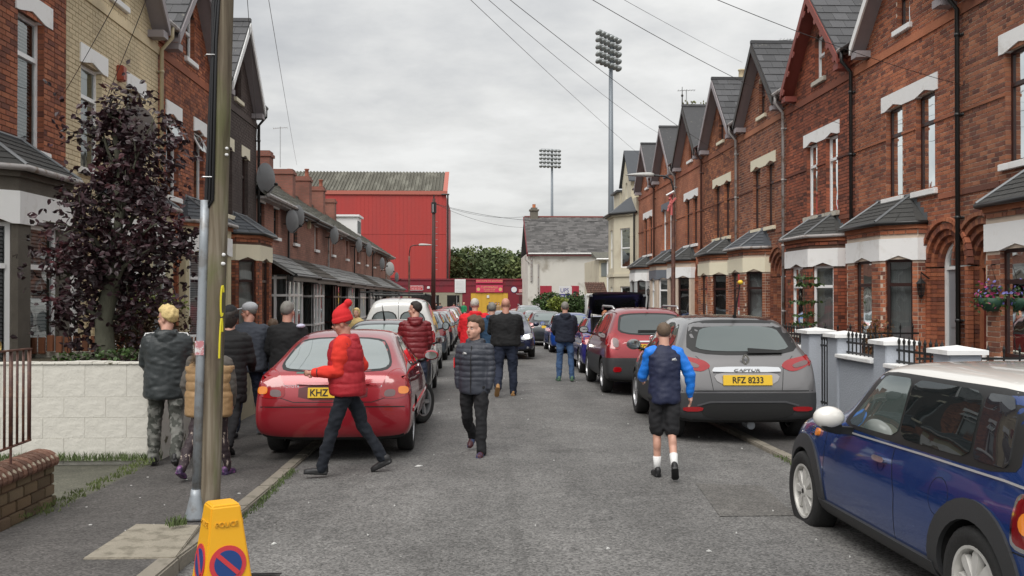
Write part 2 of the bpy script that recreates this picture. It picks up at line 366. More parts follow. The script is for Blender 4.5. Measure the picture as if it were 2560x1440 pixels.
def place_bricks(col, m, parent, mb, limit=300):
    """the nearest bricks become objects, the rest go back into the joined mesh"""
    col.sort(key=lambda c: (Vector(c[0].p(c[1], 0, c[2]))-Vector((0, 0, 1.65))).length*(1+.0*c[2])-.0)
    vis = [c for c in col if in_view(c[0].p(c[1], 0, c[2]))]
    sel = set(id(c) for c in vis[:limit])
    if m.name not in BRK:
        b = MB().mat(m); b.add([(a_, b_, c_) for b_ in (-.016, 0) for a_, c_ in ((-.1055, -.032), (.1055, -.032), (.1055, .032), (-.1055, .032))],
                               [(0, 1, 2, 3), (4, 5, 6, 7), (0, 1, 5, 4), (1, 2, 6, 5), (2, 3, 7, 6), (3, 0, 4, 7)])
        BRK[m.name] = b.mesh('brick')
    for c in col:
        F, u, z, n = c
        if id(c) in sel:
            o = bpy.data.objects.new('brick', BRK[m.name]); COL.objects.link(o); o.parent = parent
            o.matrix_local = Matrix(((F.u.x, F.n.x, 0, 0), (F.u.y, F.n.y, 0, 0), (0, 0, 1, 0), (0, 0, 0, 1))) if F.u.x*F.n.y-F.u.y*F.n.x > 0 else Matrix(((-F.u.x, F.n.x, 0, 0), (-F.u.y, F.n.y, 0, 0), (0, 0, 1, 0), (0, 0, 0, 1)))
            o.location = F.p(u, n, z)
        else:
            x0, x1, za, zb = u-.1055, u+.1055, z-.032, z+.032
            mb.add([F.p(x0, n-.016, za), F.p(x1, n-.016, za), F.p(x1, n-.016, zb), F.p(x0, n-.016, zb), F.p(x0, n, za), F.p(x1, n, za), F.p(x1, n, zb), F.p(x0, n, zb)],
                   [(4, 5, 6, 7), (0, 1, 5, 4), (1, 2, 6, 5), (2, 3, 7, 6), (3, 0, 4, 7)])
def in_view(p):
    v = Vector(p)-Vector((0, 0, CAMH)); v = Matrix.Rotation(YAW, 3, 'Z') @ v
    if v.y < 1: return False
    return abs(v.x/v.y) < .55 and -.31 < v.z/v.y < .315
def window(F, parent, o, frame, style='net', n=-.09, transom=.3, sash=False, openhatch=False):
    """window frame object with pane and curtain children"""
    fw = .055; mb = MB().mat(frame)
    out_, inn = o.outline(0), o.outline(fw)
    k = len(out_)
    for i in range(k):
        j = (i+1) % k
        mb.hexa([F.p(out_[i][0], n-.06, out_[i][1]), F.p(out_[j][0], n-.06, out_[j][1]), F.p(inn[j][0], n-.06, inn[j][1]), F.p(inn[i][0], n-.06, inn[i][1]),
                 F.p(out_[i][0], n, out_[i][1]), F.p(out_[j][0], n, out_[j][1]), F.p(inn[j][0], n-.006, inn[j][1]), F.p(inn[i][0], n-.006, inn[i][1])])
    tz = o.z0+(o.z1-o.z0)*(1-transom)
    if transom: F.box(mb, o.u0+fw, o.u1-fw, n-.06, n+.012, tz-.035, tz+.03)
    w_ = mb.build('window', parent)
    pane = MB().mat(M_GLASS); pl = o.outline(fw); pane.add([F.p(u, n-.03, z) for u, z in pl], [tuple(range(len(pl)))]); pane.build('pane', w_, fix=False)
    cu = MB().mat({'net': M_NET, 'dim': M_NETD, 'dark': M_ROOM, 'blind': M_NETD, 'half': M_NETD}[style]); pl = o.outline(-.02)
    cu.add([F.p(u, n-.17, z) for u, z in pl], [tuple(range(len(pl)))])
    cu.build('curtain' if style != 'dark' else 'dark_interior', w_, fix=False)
    if style == 'blind':
        bl = MB().mat(M_BLIND); z = o.z0+.08
        while z < o.z1-.06:
            bl.add([F.p(o.u0+fw, n-.09, z), F.p(o.u1-fw, n-.09, z), F.p(o.u1-fw, n-.12, z+.036), F.p(o.u0+fw, n-.12, z+.036)], [(0, 1, 2, 3)]); z += .05
        bl.build('blind', w_, fix=False)
    if openhatch:   # top-hung sash pushed open
        h = MB().mat(frame); a0, a1, zt, zb = o.u0+.03, o.u1-.03, o.z1-.04, tz
        for (x0, x1, y0, y1) in ((a0, a1, 0, .06), (a0, a1, .94, 1), (a0, a0+.05, 0, 1), (a1-.05, a1, 0, 1)):
            z_0, z_1 = zt-(zt-zb)*y1*.9, zt-(zt-zb)*y0*.9; n_0, n_1 = .04+.22*y1, .04+.22*y0
            h.hexa([F.p(x0, n+n_0-.03, z_0), F.p(x1, n+n_0-.03, z_0), F.p(x1, n+n_0, z_0), F.p(x0, n+n_0, z_0), F.p(x0, n+n_1-.03, z_1), F.p(x1, n+n_1-.03, z_1), F.p(x1, n+n_1, z_1), F.p(x0, n+n_1, z_1)])
        ho = h.build('open_sash', w_); g = MB().mat(M_GLASS); g.add([F.p(a0, n+.235, zt-(zt-zb)*.9), F.p(a1, n+.235, zt-(zt-zb)*.9), F.p(a1, n+.03, zt), F.p(a0, n+.03, zt)], [(0, 1, 2, 3)]); g.build('sash_pane', w_, fix=False)
    return w_
def lintel(F, mb, u0, u1, z0, z1, notches, n1=.035):
    poly = [(u0, z1), (u0, z0)]
    for a, b in notches: poly += [(a, z0), ((a+b)/2, z0+.09), (b, z0)]
    poly += [(u1, z0), (u1, z1)]
    # split into convex pieces between the notch points
    pts = [(u0, z0)]
    for a, b in notches: pts += [(a, z0), ((a+b)/2, z0+.09), (b, z0)]
    pts.append((u1, z0))
    for (x0, y0), (x1, y1) in zip(pts[:-1], pts[1:]):
        if x1-x0 < 1e-4: continue
        mb.hexa([F.p(x0, -.16, y0), F.p(x1, -.16, y1), F.p(x1, n1, y1), F.p(x0, n1, y0), F.p(x0, -.16, z1), F.p(x1, -.16, z1), F.p(x1, n1, z1), F.p(x0, n1, z1)])
def reveals(F, mb, ops, d=.10):
    for o in ops:
        for u, s in ((o.u0, 1), (o.u1, -1)):
            z = o.z0+.004
            while z < o.spring-.03: F.box(mb, min(u, u+s*.006), max(u, u+s*.006), -d, .004, z, min(z+.069, o.spring)); z += .078
def arch_rings(F, mb, o, rings=3, step=.11, depth=.07, n_out=.03):
    """stepped brick arch: rings of voussoirs round a door opening, jambs below"""
    c = (o.u0+o.u1)/2; r0 = (o.u1-o.u0)/2
    for k in range(rings):
        ra, rb = r0+k*step+.004, r0+(k+1)*step-.004; n1 = n_out-(rings-1-k)*depth
        nb = int(pi*(ra+rb)/2/.085)
        for i in range(nb):
            t0, t1 = pi*i/nb+.006, pi*(i+1)/nb-.006
            q = [(c+ra*cos(t0), o.spring+ra*sin(t0)), (c+rb*cos(t0), o.spring+rb*sin(t0)), (c+rb*cos(t1), o.spring+rb*sin(t1)), (c+ra*cos(t1), o.spring+ra*sin(t1))]
            mb.hexa([F.p(*(q[j][0], n1-.1, q[j][1])) for j in range(4)]+[F.p(*(q[j][0], n1, q[j][1])) for j in range(4)])
        for s in (-1, 1):
            z = o.z0; a, b = sorted((c+s*ra, c+s*rb))
            while z < o.spring-.05:
                F.box(mb, a, b, n1-.1, n1, z+.004, z+.074); z += .078
def tilted(F, u0, u1, na, za, nb, zb, mb, th=.05):
    """roof slab from (na,za) to (nb,zb) over u0..u1"""
    mb.hexa([F.p(u0, na, za-th), F.p(u1, na, za-th), F.p(u1, nb, zb-th), F.p(u0, nb, zb-th), F.p(u0, na, za), F.p(u1, na, za), F.p(u1, nb, zb), F.p(u0, nb, zb)])
def slates(p0, du, dv, nu, nv, mb, parent=None, m=None, singles=0, gap=.006, th=.008, lap=.35):
    """rows of lapped slates on the plane p0 + du*i + dv*j (du along the eave, dv up the slope)"""
    p0, du, dv = Vector(p0), Vector(du), Vector(dv); nrm = du.cross(dv).normalized(); cnt = 0
    if nrm.z < 0: nrm = -nrm
    W, H = du.length, dv.length; U, V = du.normalized(), dv.normalized()
    me = None
    for j in range(nv):
        for i in range(nu+(j % 2)):
            a, b = (i-(.5 if j % 2 else 0))*W, (i+1-(.5 if j % 2 else 0))*W; a, b = max(a, 0), min(b, nu*W)
            if b-a < .05: continue
            lift = random.random()*.006; y0 = j*H; y1 = (j+1+lap)*H
            q = [(a+gap/2, y0, th+.010+lift), (b-gap/2, y0, th+.010+lift), (b-gap/2, y1, .001), (a+gap/2, y1, .001)]
            pt = [p0+U*x+V*y+nrm*z for x, y, z in q]; lo = [p-nrm*th for p in pt]
            if cnt < singles and b-a > W*.9:
                b_ = MB().mat(m); c = (pt[0]+pt[2])/2; b_.hexa([p-c for p in lo]+[p-c for p in pt]); o = b_.build('slate', parent, fix=False); o.location = c; cnt += 1
            else: mb.hexa(lo+pt)
def bay(F, parent, cfg, spec):
    """splayed ground-floor bay: piers, bands, windows, hipped roof"""
    us, u1, u2, ue, b, r = spec; F0 = F
    plan = [(us, 0), (us, r), (u1, b), (u2, b), (ue, r), (ue, 0)]
    H1 = cfg.get('bayh', 3.22); ZB, ZW0, ZW1 = .18, .72, H1-.64
    pier = MB().mat(cfg['bay_back']); brk = MB().mat(cfg['bay_brick']); band = MB().mat(cfg['bay_band']); sill = MB().mat(cfg['sill_mat'])
    col = []; geo = cfg['geo'] and not cfg.get('bay_plain'); wins = []
    for i in range(5):
        f, L = F.sub(plan[i], plan[i+1])
        # outward normal must point away from the bay's centre
        cen = F.o+F.u*((u1+u2)/2)+F.n*0.0; mid = f.o+f.u*(L/2)
        if (mid-cen).dot(f.n) < 0: f.n = -f.n
        ops = []
        if i == 2: ops = [Op(L/2-.42, L/2+.42, ZW0, ZW1)] if L < 1.9 else [Op(L/2-.42, L/2+.42, ZW0, ZW1)]
        elif i in (1, 3) and L > .5:
            ww = min(.52, L-.16); ops = [Op(L/2-ww/2, L/2+ww/2, ZW0, ZW1)]
        e = (lambda L: (lambda z: (0, L)))(L)
        wall_mesh(f, pier, e, [-.8, H1], ops, n0=-.14)
        if geo: reveals(f, brk, ops, .07); bricks(f, brk, e, -.05, ZW1, ops, col=col if cfg.get('single') else None)
        if geo: bricks(f, brk, e, ZW1+.43, H1, [], off=.02)
        lintel(f, band, -.01, L+.01, ZW1-.02, ZW1+.40, [(q.u0, q.u1) for q in ops], n1=.03+.002*(i % 2))
        for q in ops:
            f.box(sill, q.u0-.06, q.u1+.06, -.1, .07, ZW0-.1, ZW0)
            wins.append((f, q))
    po = pier.build('bay_wall', parent)
    if geo:
        if cfg.get('single'): place_bricks(col, cfg['bay_brick'], po, brk, cfg['single'][1])
        tag(brk.build('brick', po, fix=False), kind='stuff')
    band.build('bay_band', parent); sill.build('bay_sill', parent)
    for k, (f, q) in enumerate(wins): window(f, parent, q, cfg['bay_frame'], cfg.get('bay_style', ['dim', 'net', 'dark'])[k % len(cfg.get('bay_style', [0, 0, 0]))], n=-.06, transom=.3)
    # cornice + gutter + hipped roof
    cor = MB().mat(cfg.get('cornice', M_SANDST)); ro = MB().mat(cfg['bay_roof'])
    off = .13; pl = [(us-.05, 0), (us-.05, r+.05), (u1-.05, b+off), (u2+.05, b+off), (ue+.05, r+.05), (ue+.05, 0)]
    cor.prism([(u, n) for u, n in plan], lambda u, n, z: F.p(u+(.035 if u > (u1+u2)/2 else -.035), n+(.04 if n > 0 else 0), z), H1-.06, H1+.02)
    cor.build('bay_cornice', parent)
    gt = MB().mat(cfg.get('gutter_mat', M_GUTB)); pts = [F.p(u, n, H1+.05) for u, n in pl]
    gt.tube(pts, .045, 6); gt.build('bay_gutter', parent, smooth=True)
    rz = H1+.07; rt = H1+.62; ra, rb = u1+.1, u2-.1
    top = [F.p(ra, .01, rt), F.p(rb, .01, rt)]; bt = [F.p(u, n, rz) for u, n in pl]
    ro.add(bt+top, [(0, 1, 6), (1, 2, 6), (2, 3, 7, 6), (3, 4, 7), (4, 5, 7), (0, 6, 7, 5), (0, 5, 4, 3, 2, 1)])
    rr = ro.build('bay_roof', parent)
    # lapped courses on the roof so it reads as slate
    sl = MB().mat(cfg['bay_roof'])
    def lane(A, B, C, D, nrow):
        A, B, C, D = map(Vector, (A, B, C, D))
        nm = (B-A).cross(D-A).normalized(); nm = nm if nm.z > 0 else -nm
        for j in range(nrow):
            t0, t1 = j/nrow, min(1, (j+1.15)/nrow); a0, b0 = A.lerp(D, t0), B.lerp(C, t0); a1, b1 = A.lerp(D, t1), B.lerp(C, t1)
            ns = max(1, int((b0-a0).length/.27))
            for i in range(ns):
                s0, s1 = (i+.02)/ns, (i+.98)/ns
                q = [a0.lerp(b0, s0)+nm*.016, a0.lerp(b0, s1)+nm*.016, a1.lerp(b1, s1)+nm*.003, a1.lerp(b1, s0)+nm*.003]
                sl.hexa([p-nm*.008 for p in q]+q)
    if cfg.get('bay_slates', True):
        lane(bt[2], bt[3], top[1], top[0], 6); lane(bt[1], bt[2], top[0], top[0], 6); lane(bt[3], bt[4], top[1], top[1], 6)
        tag(sl.build('slate', rr, fix=False), kind='stuff')
    hp = MB().mat(M_LEAD)
    for a, b_ in ((bt[2], top[0]), (bt[3], top[1]), (top[0], top[1])): hp.tube([Vector(a)+Vector((0, 0, .02)), Vector(b_)+Vector((0, 0, .02))], .028, 6)
    # stepped flashing against the wall
    for k in range(5):
        t = k/5; x = rb+(pl[5][0]-rb)*t; z = rt+(rz-rt)*t; F.box(hp, x, x+(pl[5][0]-rb)/5, .0, .014, z-.12, z+.06)
        x = ra+(pl[0][0]-ra)*t; F.box(hp, x+(pl[0][0]-ra)/5, x, .0, .014, z-.12, z+.06)
    hp.build('flashing', parent, fix=False)
EAVE, PEAK = 7.2, 9.05
def house(side, Y0, W, cfg):
    """three-storey terrace house with a gabled wall dormer; side=+1 right of the street, -1 left"""
    XF = 8.5 if side > 0 else -6.5
    F = Frame((XF, Y0), (0, 1), (-side, 0)); root = empty('terraced_house', (0, 0, 0), label=cfg['label'], cat='house', group=cfg['group'])
    geo = cfg['geo']; col = [] if cfg.get('single') else None
    gc = cfg.get('gc', 2.0); hw = cfg.get('ghw', 1.72); mir = cfg.get('mirror', False)
    U = (lambda a, b: (W-b, W-a)) if mir else (lambda a, b: (a, b))
    ops = []; wl = []
    for (a, b, z0, z1, st, hatch) in cfg['wins']:
        o = Op(a, b, z0, z1); ops.append(o); wl.append((o, st, hatch))
    aw = cfg.get('attic', (gc-.32, gc+.32, 6.98, 8.12)); ao = None
    if aw: ao = Op(*aw, arch=.12); ops.append(ao)
    do = None
    if cfg.get('door') is not None:
        d0, d1 = U(*cfg['door']); do = Op(d0, d1, cfg.get('step', .12), 2.62, arch=(d1-d0)/2); big = Op(d0-.33, d1+.33, -.2, 2.62+.33, arch=(d1-d0)/2+.33); ops.append(big)
    ext = lambda z: (0, W) if z <= EAVE+1e-6 else (gc-hw*(PEAK-z)/(PEAK-EAVE), gc+hw*(PEAK-z)/(PEAK-EAVE))
    wb = MB().mat(cfg['joint'] if geo else cfg['tex'])
    wall_mesh(F, wb, lambda z: ext(z) if z > EAVE+1e-6 else (0, W), [-.8, EAVE], ops)
    wall_mesh(F, wb, lambda z: (gc-hw*(PEAK-z)/(PEAK-EAVE), gc+hw*(PEAK-z)/(PEAK-EAVE)), [EAVE+1e-5, PEAK-.02], ops)
    for a, b in ((0, .02), (W-.02, W)):
        F.box(wb, a, b, -8, -.25, -.8, EAVE)
    F.box(wb, .02, W-.02, -8, -7.98, -.8, EAVE)
    wo = wb.build('wall', root)
    bays_z = [(6.55, 6.72)] if cfg.get('band', True) else []
    if geo:
        bk = MB().mat(cfg['brick']); bricks(F, bk, ext, cfg.get('bz0', -.1), PEAK-.05, ops, col=col, skip=bays_z)
        reveals(F, bk, [w_[0] for w_ in wl]+([ao] if ao else []))
        if do: arch_rings(F, bk, do)
        if col is not None: place_bricks(col, cfg['brick'], wo, bk, cfg['single'][0])
        tag(bk.build('brick', wo, fix=False), kind='stuff')
    elif do:
        bk = MB().mat(M_RED); arch_rings(F, bk, do); bk.build('door_arch', root, fix=False)
    tm = cfg.get('bandmat', cfg.get('brick', M_RED)); tr = MB().mat(tm)
    def trb(*q): t_ = MB().mat(tm); F.box(t_, *q); t_.build('string_course', root, fix=False)
    if cfg.get('band', True):
        trb(0, W, -.02, .035, 6.555, 6.715)
    if cfg.get('midband', True):
        for a, b in spans(0, W, 4.85, [Op(q.u0-.001, q.u1+.001, q.z0, q.z1) for q, _, _ in wl]): trb(a, b, -.02, .03, 4.84, 4.885)
        for a, b in spans(0, W, 3.5, [Op(q.u0-.15, q.u1+.15, 3.3, q.z1) for q, _, _ in wl]): trb(a, b, -.02, .028, 3.40, 3.50)
    if geo and do:   # hood mould over the door arch
        c = (do.u0+do.u1)/2; R = (do.u1-do.u0)/2+.36
        nb = 22
        for i in range(nb):
            t0, t1 = pi*i/nb, pi*(i+.86)/nb; zz = do.spring
            q = [(c+R*cos(t0), zz+R*sin(t0)), (c+(R+.07)*cos(t0), zz+(R+.07)*sin(t0)), (c+(R+.07)*cos(t1), zz+(R+.07)*sin(t1)), (c+R*cos(t1), zz+R*sin(t1))]
            tr.hexa([F.p(j[0], -.02, j[1]) for j in q]+[F.p(j[0], .075, j[1]) for j in q])
    if tr.f: tag(tr.build('hood_mould', root, fix=False), kind='stuff')
    # lintels and sills of the first floor
    lt = MB().mat(cfg['lintel']); si = MB().mat(cfg['sill_mat'])
    for (u0, u1) in cfg['lintels']:
        inside = sorted((q.u0, q.u1) for q, _, _ in wl if q.u0 >= u0-.01 and q.u1 <= u1+.01)
        z = [q.z1 for q, _, _ in wl if q.u0 >= u0-.01][0]
        lt = MB().mat(cfg['lintel']); lintel(F, lt, u0, u1, z-.02, z+cfg.get('lh', .3), inside, n1=.03); lt.build('lintel', root)
    for q in [w_[0] for w_ in wl]+([ao] if ao else []): si = MB().mat(cfg['sill_mat']); F.box(si, q.u0-.1, q.u1+.1, -.12, .08, q.z0-.11, q.z0); si.build('sill', root, bevel=.008)
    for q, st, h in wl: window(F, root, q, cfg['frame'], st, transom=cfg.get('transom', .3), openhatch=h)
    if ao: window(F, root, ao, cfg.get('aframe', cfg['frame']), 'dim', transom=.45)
    # door
    if do:
        c = (do.u0+do.u1)/2; hwd = (do.u1-do.u0)/2
        fr = MB().mat(cfg.get('door_frame', M_WHT)); nF = -.2
        out_, inn = do.outline(0, 14), do.outline(.07, 14); k = len(out_)
        for i in range(k):
            if i == 0: continue
            j = (i+1) % k
            fr.hexa([F.p(*(out_[i][0], nF-.08, out_[i][1])), F.p(out_[j][0], nF-.08, out_[j][1]), F.p(inn[j][0], nF-.08, inn[j][1]), F.p(inn[i][0], nF-.08, inn[i][1]),
                     F.p(out_[i][0], nF, out_[i][1]), F.p(out_[j][0], nF, out_[j][1]), F.p(inn[j][0], nF, inn[j][1]), F.p(inn[i][0], nF, inn[i][1])])
        F.box(fr, do.u0+.07, do.u1-.07, nF-.08, nF, do.spring-.06, do.spring)
        df = fr.build('door_frame', root)
        d = MB().mat(cfg.get('doorm', M_REDDOOR)); F.box(d, do.u0+.07, do.u1-.07, nF-.09, nF-.04, do.z0, do.spring-.06)
        for (a, b, z0, z1) in ((.12, .46, .25, .9), (.54, .88, .25, .9), (.12, .46, 1.05, 1.75), (.54, .88, 1.05, 1.75)):
            ww = hwd*2-.14; F.box(d, do.u0+.07+ww*a, do.u0+.07+ww*b, nF-.04, nF-.025, z0, z1)
        dd = d.build('door', root, bevel=.006)
        kn = MB().mat(M_ALU); kn.lathe([(.0, 0), (.03, 0), (.03, .03), (.0, .035)], n=10); kn = kn.build('handle', dd); kn.rotation_euler = (0, -side*pi/2, 0); kn.location = F.p(do.u0+.15, nF-.03, 1.1)
        bx = F.p(c, nF-.1, do.spring); fl = MB().mat(M_NETD); pl = [(c+(hwd-.07)*cos(pi*i/12), do.spring+(hwd-.07)*sin(pi*i/12)) for i in range(13)]
        fl.add([F.p(u, nF-.05, z) for u, z in pl], [tuple(range(13))]); fl.build('fanlight', root, fix=False)
        st = MB().mat(M_STONE); F.box(st, do.u0-.1, do.u1+.1, -.28, .3, -.3, do.z0-.003); st.build('doorstep', root, bevel=.01)
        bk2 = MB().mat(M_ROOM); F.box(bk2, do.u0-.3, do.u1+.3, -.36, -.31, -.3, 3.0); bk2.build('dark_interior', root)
    # roofs
    rf = MB().mat(M_SLATE if not cfg.get('blueslate') else M_SLATEB)
    RZ = 10.1; NR = -4.2
    g0, g1 = gc-hw-.1, gc+hw+.1; zk = EAVE-.02+(RZ-EAVE)*.62/(.22-NR)
    for a_, b_, n_, z_ in ((0, g0, .22, EAVE-.02), (g0, g1, -.40, zk), (g1, W, .22, EAVE-.02)):
        if b_-a_ > .02: tilted(F, a_, b_, n_, z_, NR, RZ, rf, .06)
    tilted(F, 0, W, NR, RZ, -8.2, EAVE, rf, .06)
    ov = .33; sl = (PEAK-EAVE)/hw; ll = sqrt(1+sl*sl)
    nb_ = NR*(PEAK-EAVE+.1)/(RZ-EAVE)-.3; e = .14
    for s in (-1, 1):
        ue = gc+s*(hw+e); ze = PEAK+.1-(hw+e)*sl
        a = [F.p(gc, ov, PEAK+.1), F.p(gc, nb_, PEAK+.1), F.p(ue, nb_+1.9, ze), F.p(ue, ov, ze)]
        rf.hexa([Vector(p)-Vector((0, 0, .06)) for p in a]+a)
    F.box(rf, gc-.07, gc+.07, nb_, ov+.02, PEAK+.06, PEAK+.15)
    ro = rf.build('roof', root)
    if cfg.get('slates', 0) or geo:
        sm = MB().mat(M_SLATE if not cfg.get('blueslate') else M_SLATEB)
        for s in (-1, 1):
            if s*1 == 1 and not cfg.get('bothslopes'): continue
            ue = gc+s*(hw+e); ze = PEAK+.1-(hw+e)*sl; E = Vector(F.p(ue, ov, ze)); R_ = Vector(F.p(gc, ov, PEAK+.1)); up = (R_-E)
            nr = 8; dv = up/nr; du = Vector(F.p(0, ov-.34, 0))-Vector(F.p(0, ov, 0)); nu = int((ov-nb_)/.34)
            slates(E, du, dv, nu, nr, sm, ro, cfg.get('slm', M_SLATE), singles=cfg.get('slates', 0))
        tag(sm.build('slate', ro, fix=False), kind='stuff')
    if cfg.get('chimney'):
        ch = MB().mat(M_RED if geo else M_REDT); F.box(ch, -.45, .45, -3.4, -2.6, 8.4, 10.6); F.box(ch, -.5, .5, -3.45, -2.55, 10.6, 10.72); co = ch.build('chimney', root)
        pt = MB().mat(M_CREAMR)
        for u in (-.22, .2): q = F.p(u, -3, 10.72); pt.lathe([(.15, 0), (.13, .1), (.12, .5), (.15, .52), (.15, .56), (.10, .56), (.10, .3)], c=q, n=14)
        pt.build('chimney_pot', co, smooth=True)
    # bargeboards, soffit
    bg = MB().mat(cfg['barge']); so = MB().mat(cfg.get('soffit', M_SOFF))
    for s in (-1, 1):
        A = (gc, PEAK+.04); B = (gc+s*(hw+e+.02), PEAK+.04-(hw+e+.02)*sl); d = .2
        bg.hexa([F.p(A[0], ov-.01, A[1]-d-.03), F.p(B[0], ov-.01, B[1]-d), F.p(B[0], ov+.03, B[1]-d), F.p(A[0], ov+.03, A[1]-d-.03), F.p(A[0], ov-.01, A[1]), F.p(B[0], ov-.01, B[1]), F.p(B[0], ov+.03, B[1]), F.p(A[0], ov+.03, A[1])])
        so.hexa([F.p(A[0], -.0, A[1]-.16), F.p(B[0], 0, B[1]-.16), F.p(B[0], ov-.01, B[1]-.16), F.p(A[0], ov-.01, A[1]-.16), F.p(A[0], 0, A[1]-.1), F.p(B[0], 0, B[1]-.1), F.p(B[0], ov-.01, B[1]-.1), F.p(A[0], ov-.01, A[1]-.1)])
        F.box(so, *(sorted((B[0]-s*.02, B[0]-s*.3))), 0, ov-.01, B[1]-.3, B[1]-.16)
        if cfg.get('fretwork'):
            L = 5
            for i in range(L):
                t = (i+.5)/L; cu_, cz_ = A[0]+(B[0]-A[0])*t, A[1]-d+(B[1]-A[1])*t-.04
                pl = [(cu_+.085*cos(2*pi*k/10), cz_+.085*sin(2*pi*k/10)) for k in range(10)]; bg.prism(pl, F.fn(), ov-.005, ov+.025)
    bg.build('bargeboard', root); so.build('soffit', root)
    if cfg.get('finial'):
        f = MB().mat(M_BARGEK); q = Vector(F.p(gc, ov, PEAK+.1)); f.tube([q, q+Vector((0, 0, .75))], [.03, .01], 6); f.ell(q+Vector((0, 0, .4)), (.05, .05, .06), 8, 6); f.build('finial', root)
    # eaves gutter pieces in the valleys, fascia
    gm = cfg.get('gutter_mat', M_GUTB); gt = MB().mat(gm)
    L0, L1 = gc-hw-e, gc+hw+e
    for a, b in ((0, L0), (L1, W)):
        if b-a > .1: gt.tube([F.p(a, .3, EAVE-.04), F.p(b, .3, EAVE-.04)], .06, 8); F.box(gt, a, b, 0, .24, EAVE-.12, EAVE-.06)
    gt.build('gutter', root, smooth=False)
    for a, b in ((0, L0), (L1, W)):
        if b-a > .1:
            cb = MB().mat(cfg.get('corbel', cfg.get('brick', M_RED)))
            for k in range(3): F.box(cb, a, b, 0, .05+.05*k, EAVE-.36+.08*k, EAVE-.285+.08*k)
            tag(cb.build('eaves_corbel', root, fix=False), kind='stuff')
    pm = cfg.get('pipe'); pu = cfg.get('pipe_u', 0.02)
    if pm:
        pp = MB().mat(pm); pp.tube([F.p(pu, .30, EAVE-.08), F.p(pu, .30, EAVE-.3), F.p(pu, .09, EAVE-.55), F.p(pu, .09, .1)], .042, 8)
        for z in (1.2, 3.0, 4.8, 6.2): pp.lathe([(.05, z-.03), (.055, z), (.05, z+.03)], c=F.p(pu, .09, 0), n=8); F.box(pp, pu-.08, pu+.08, 0, .03, z-.02, z+.02)
        pp.build('downpipe', root, smooth=True)
    if cfg.get('bay'):
        s = cfg['bay']; 
        if mir: s = (W-s[3], W-s[2], W-s[1], W-s[0], s[4], s[5])
        bay(F, root, cfg, s)
    if cfg.get('lamp') is not None:
        carriage_lamp(F, root, cfg['lamp'])
    return root, F
def carriage_lamp(F, root, u):
    q = Vector(F.p(u, .16, 1.75)); b = MB().mat(M_IRON); W_ = Vector(F.p(u, 0, 1.95))
    b.tube([W_, W_+Vector((q.x-W_.x, 0, .12)), Vector((q.x, q.y, 1.95))], .015, 6)
    b.lathe([(.0, .2), (.02, .2), (.09, .13), (.1, .11), (.0, .11)], c=q, n=6); b.lathe([(.0, -.17), (.03, -.15), (.055, -.1), (.0, -.1)], c=q, n=6)
    for k in range(6):
        t = 2*pi*k/6; b.tube([q+Vector((.08*cos(t), .08*sin(t), .11)), q+Vector((.055*cos(t), .055*sin(t), -.1))], .006, 4)
    o = b.build('wall_lantern', root); g = MB().mat(M_GLASS); g.lathe([(.052, -.1), (.076, .11)], c=q, n=6); g.build('lantern_glass', o)
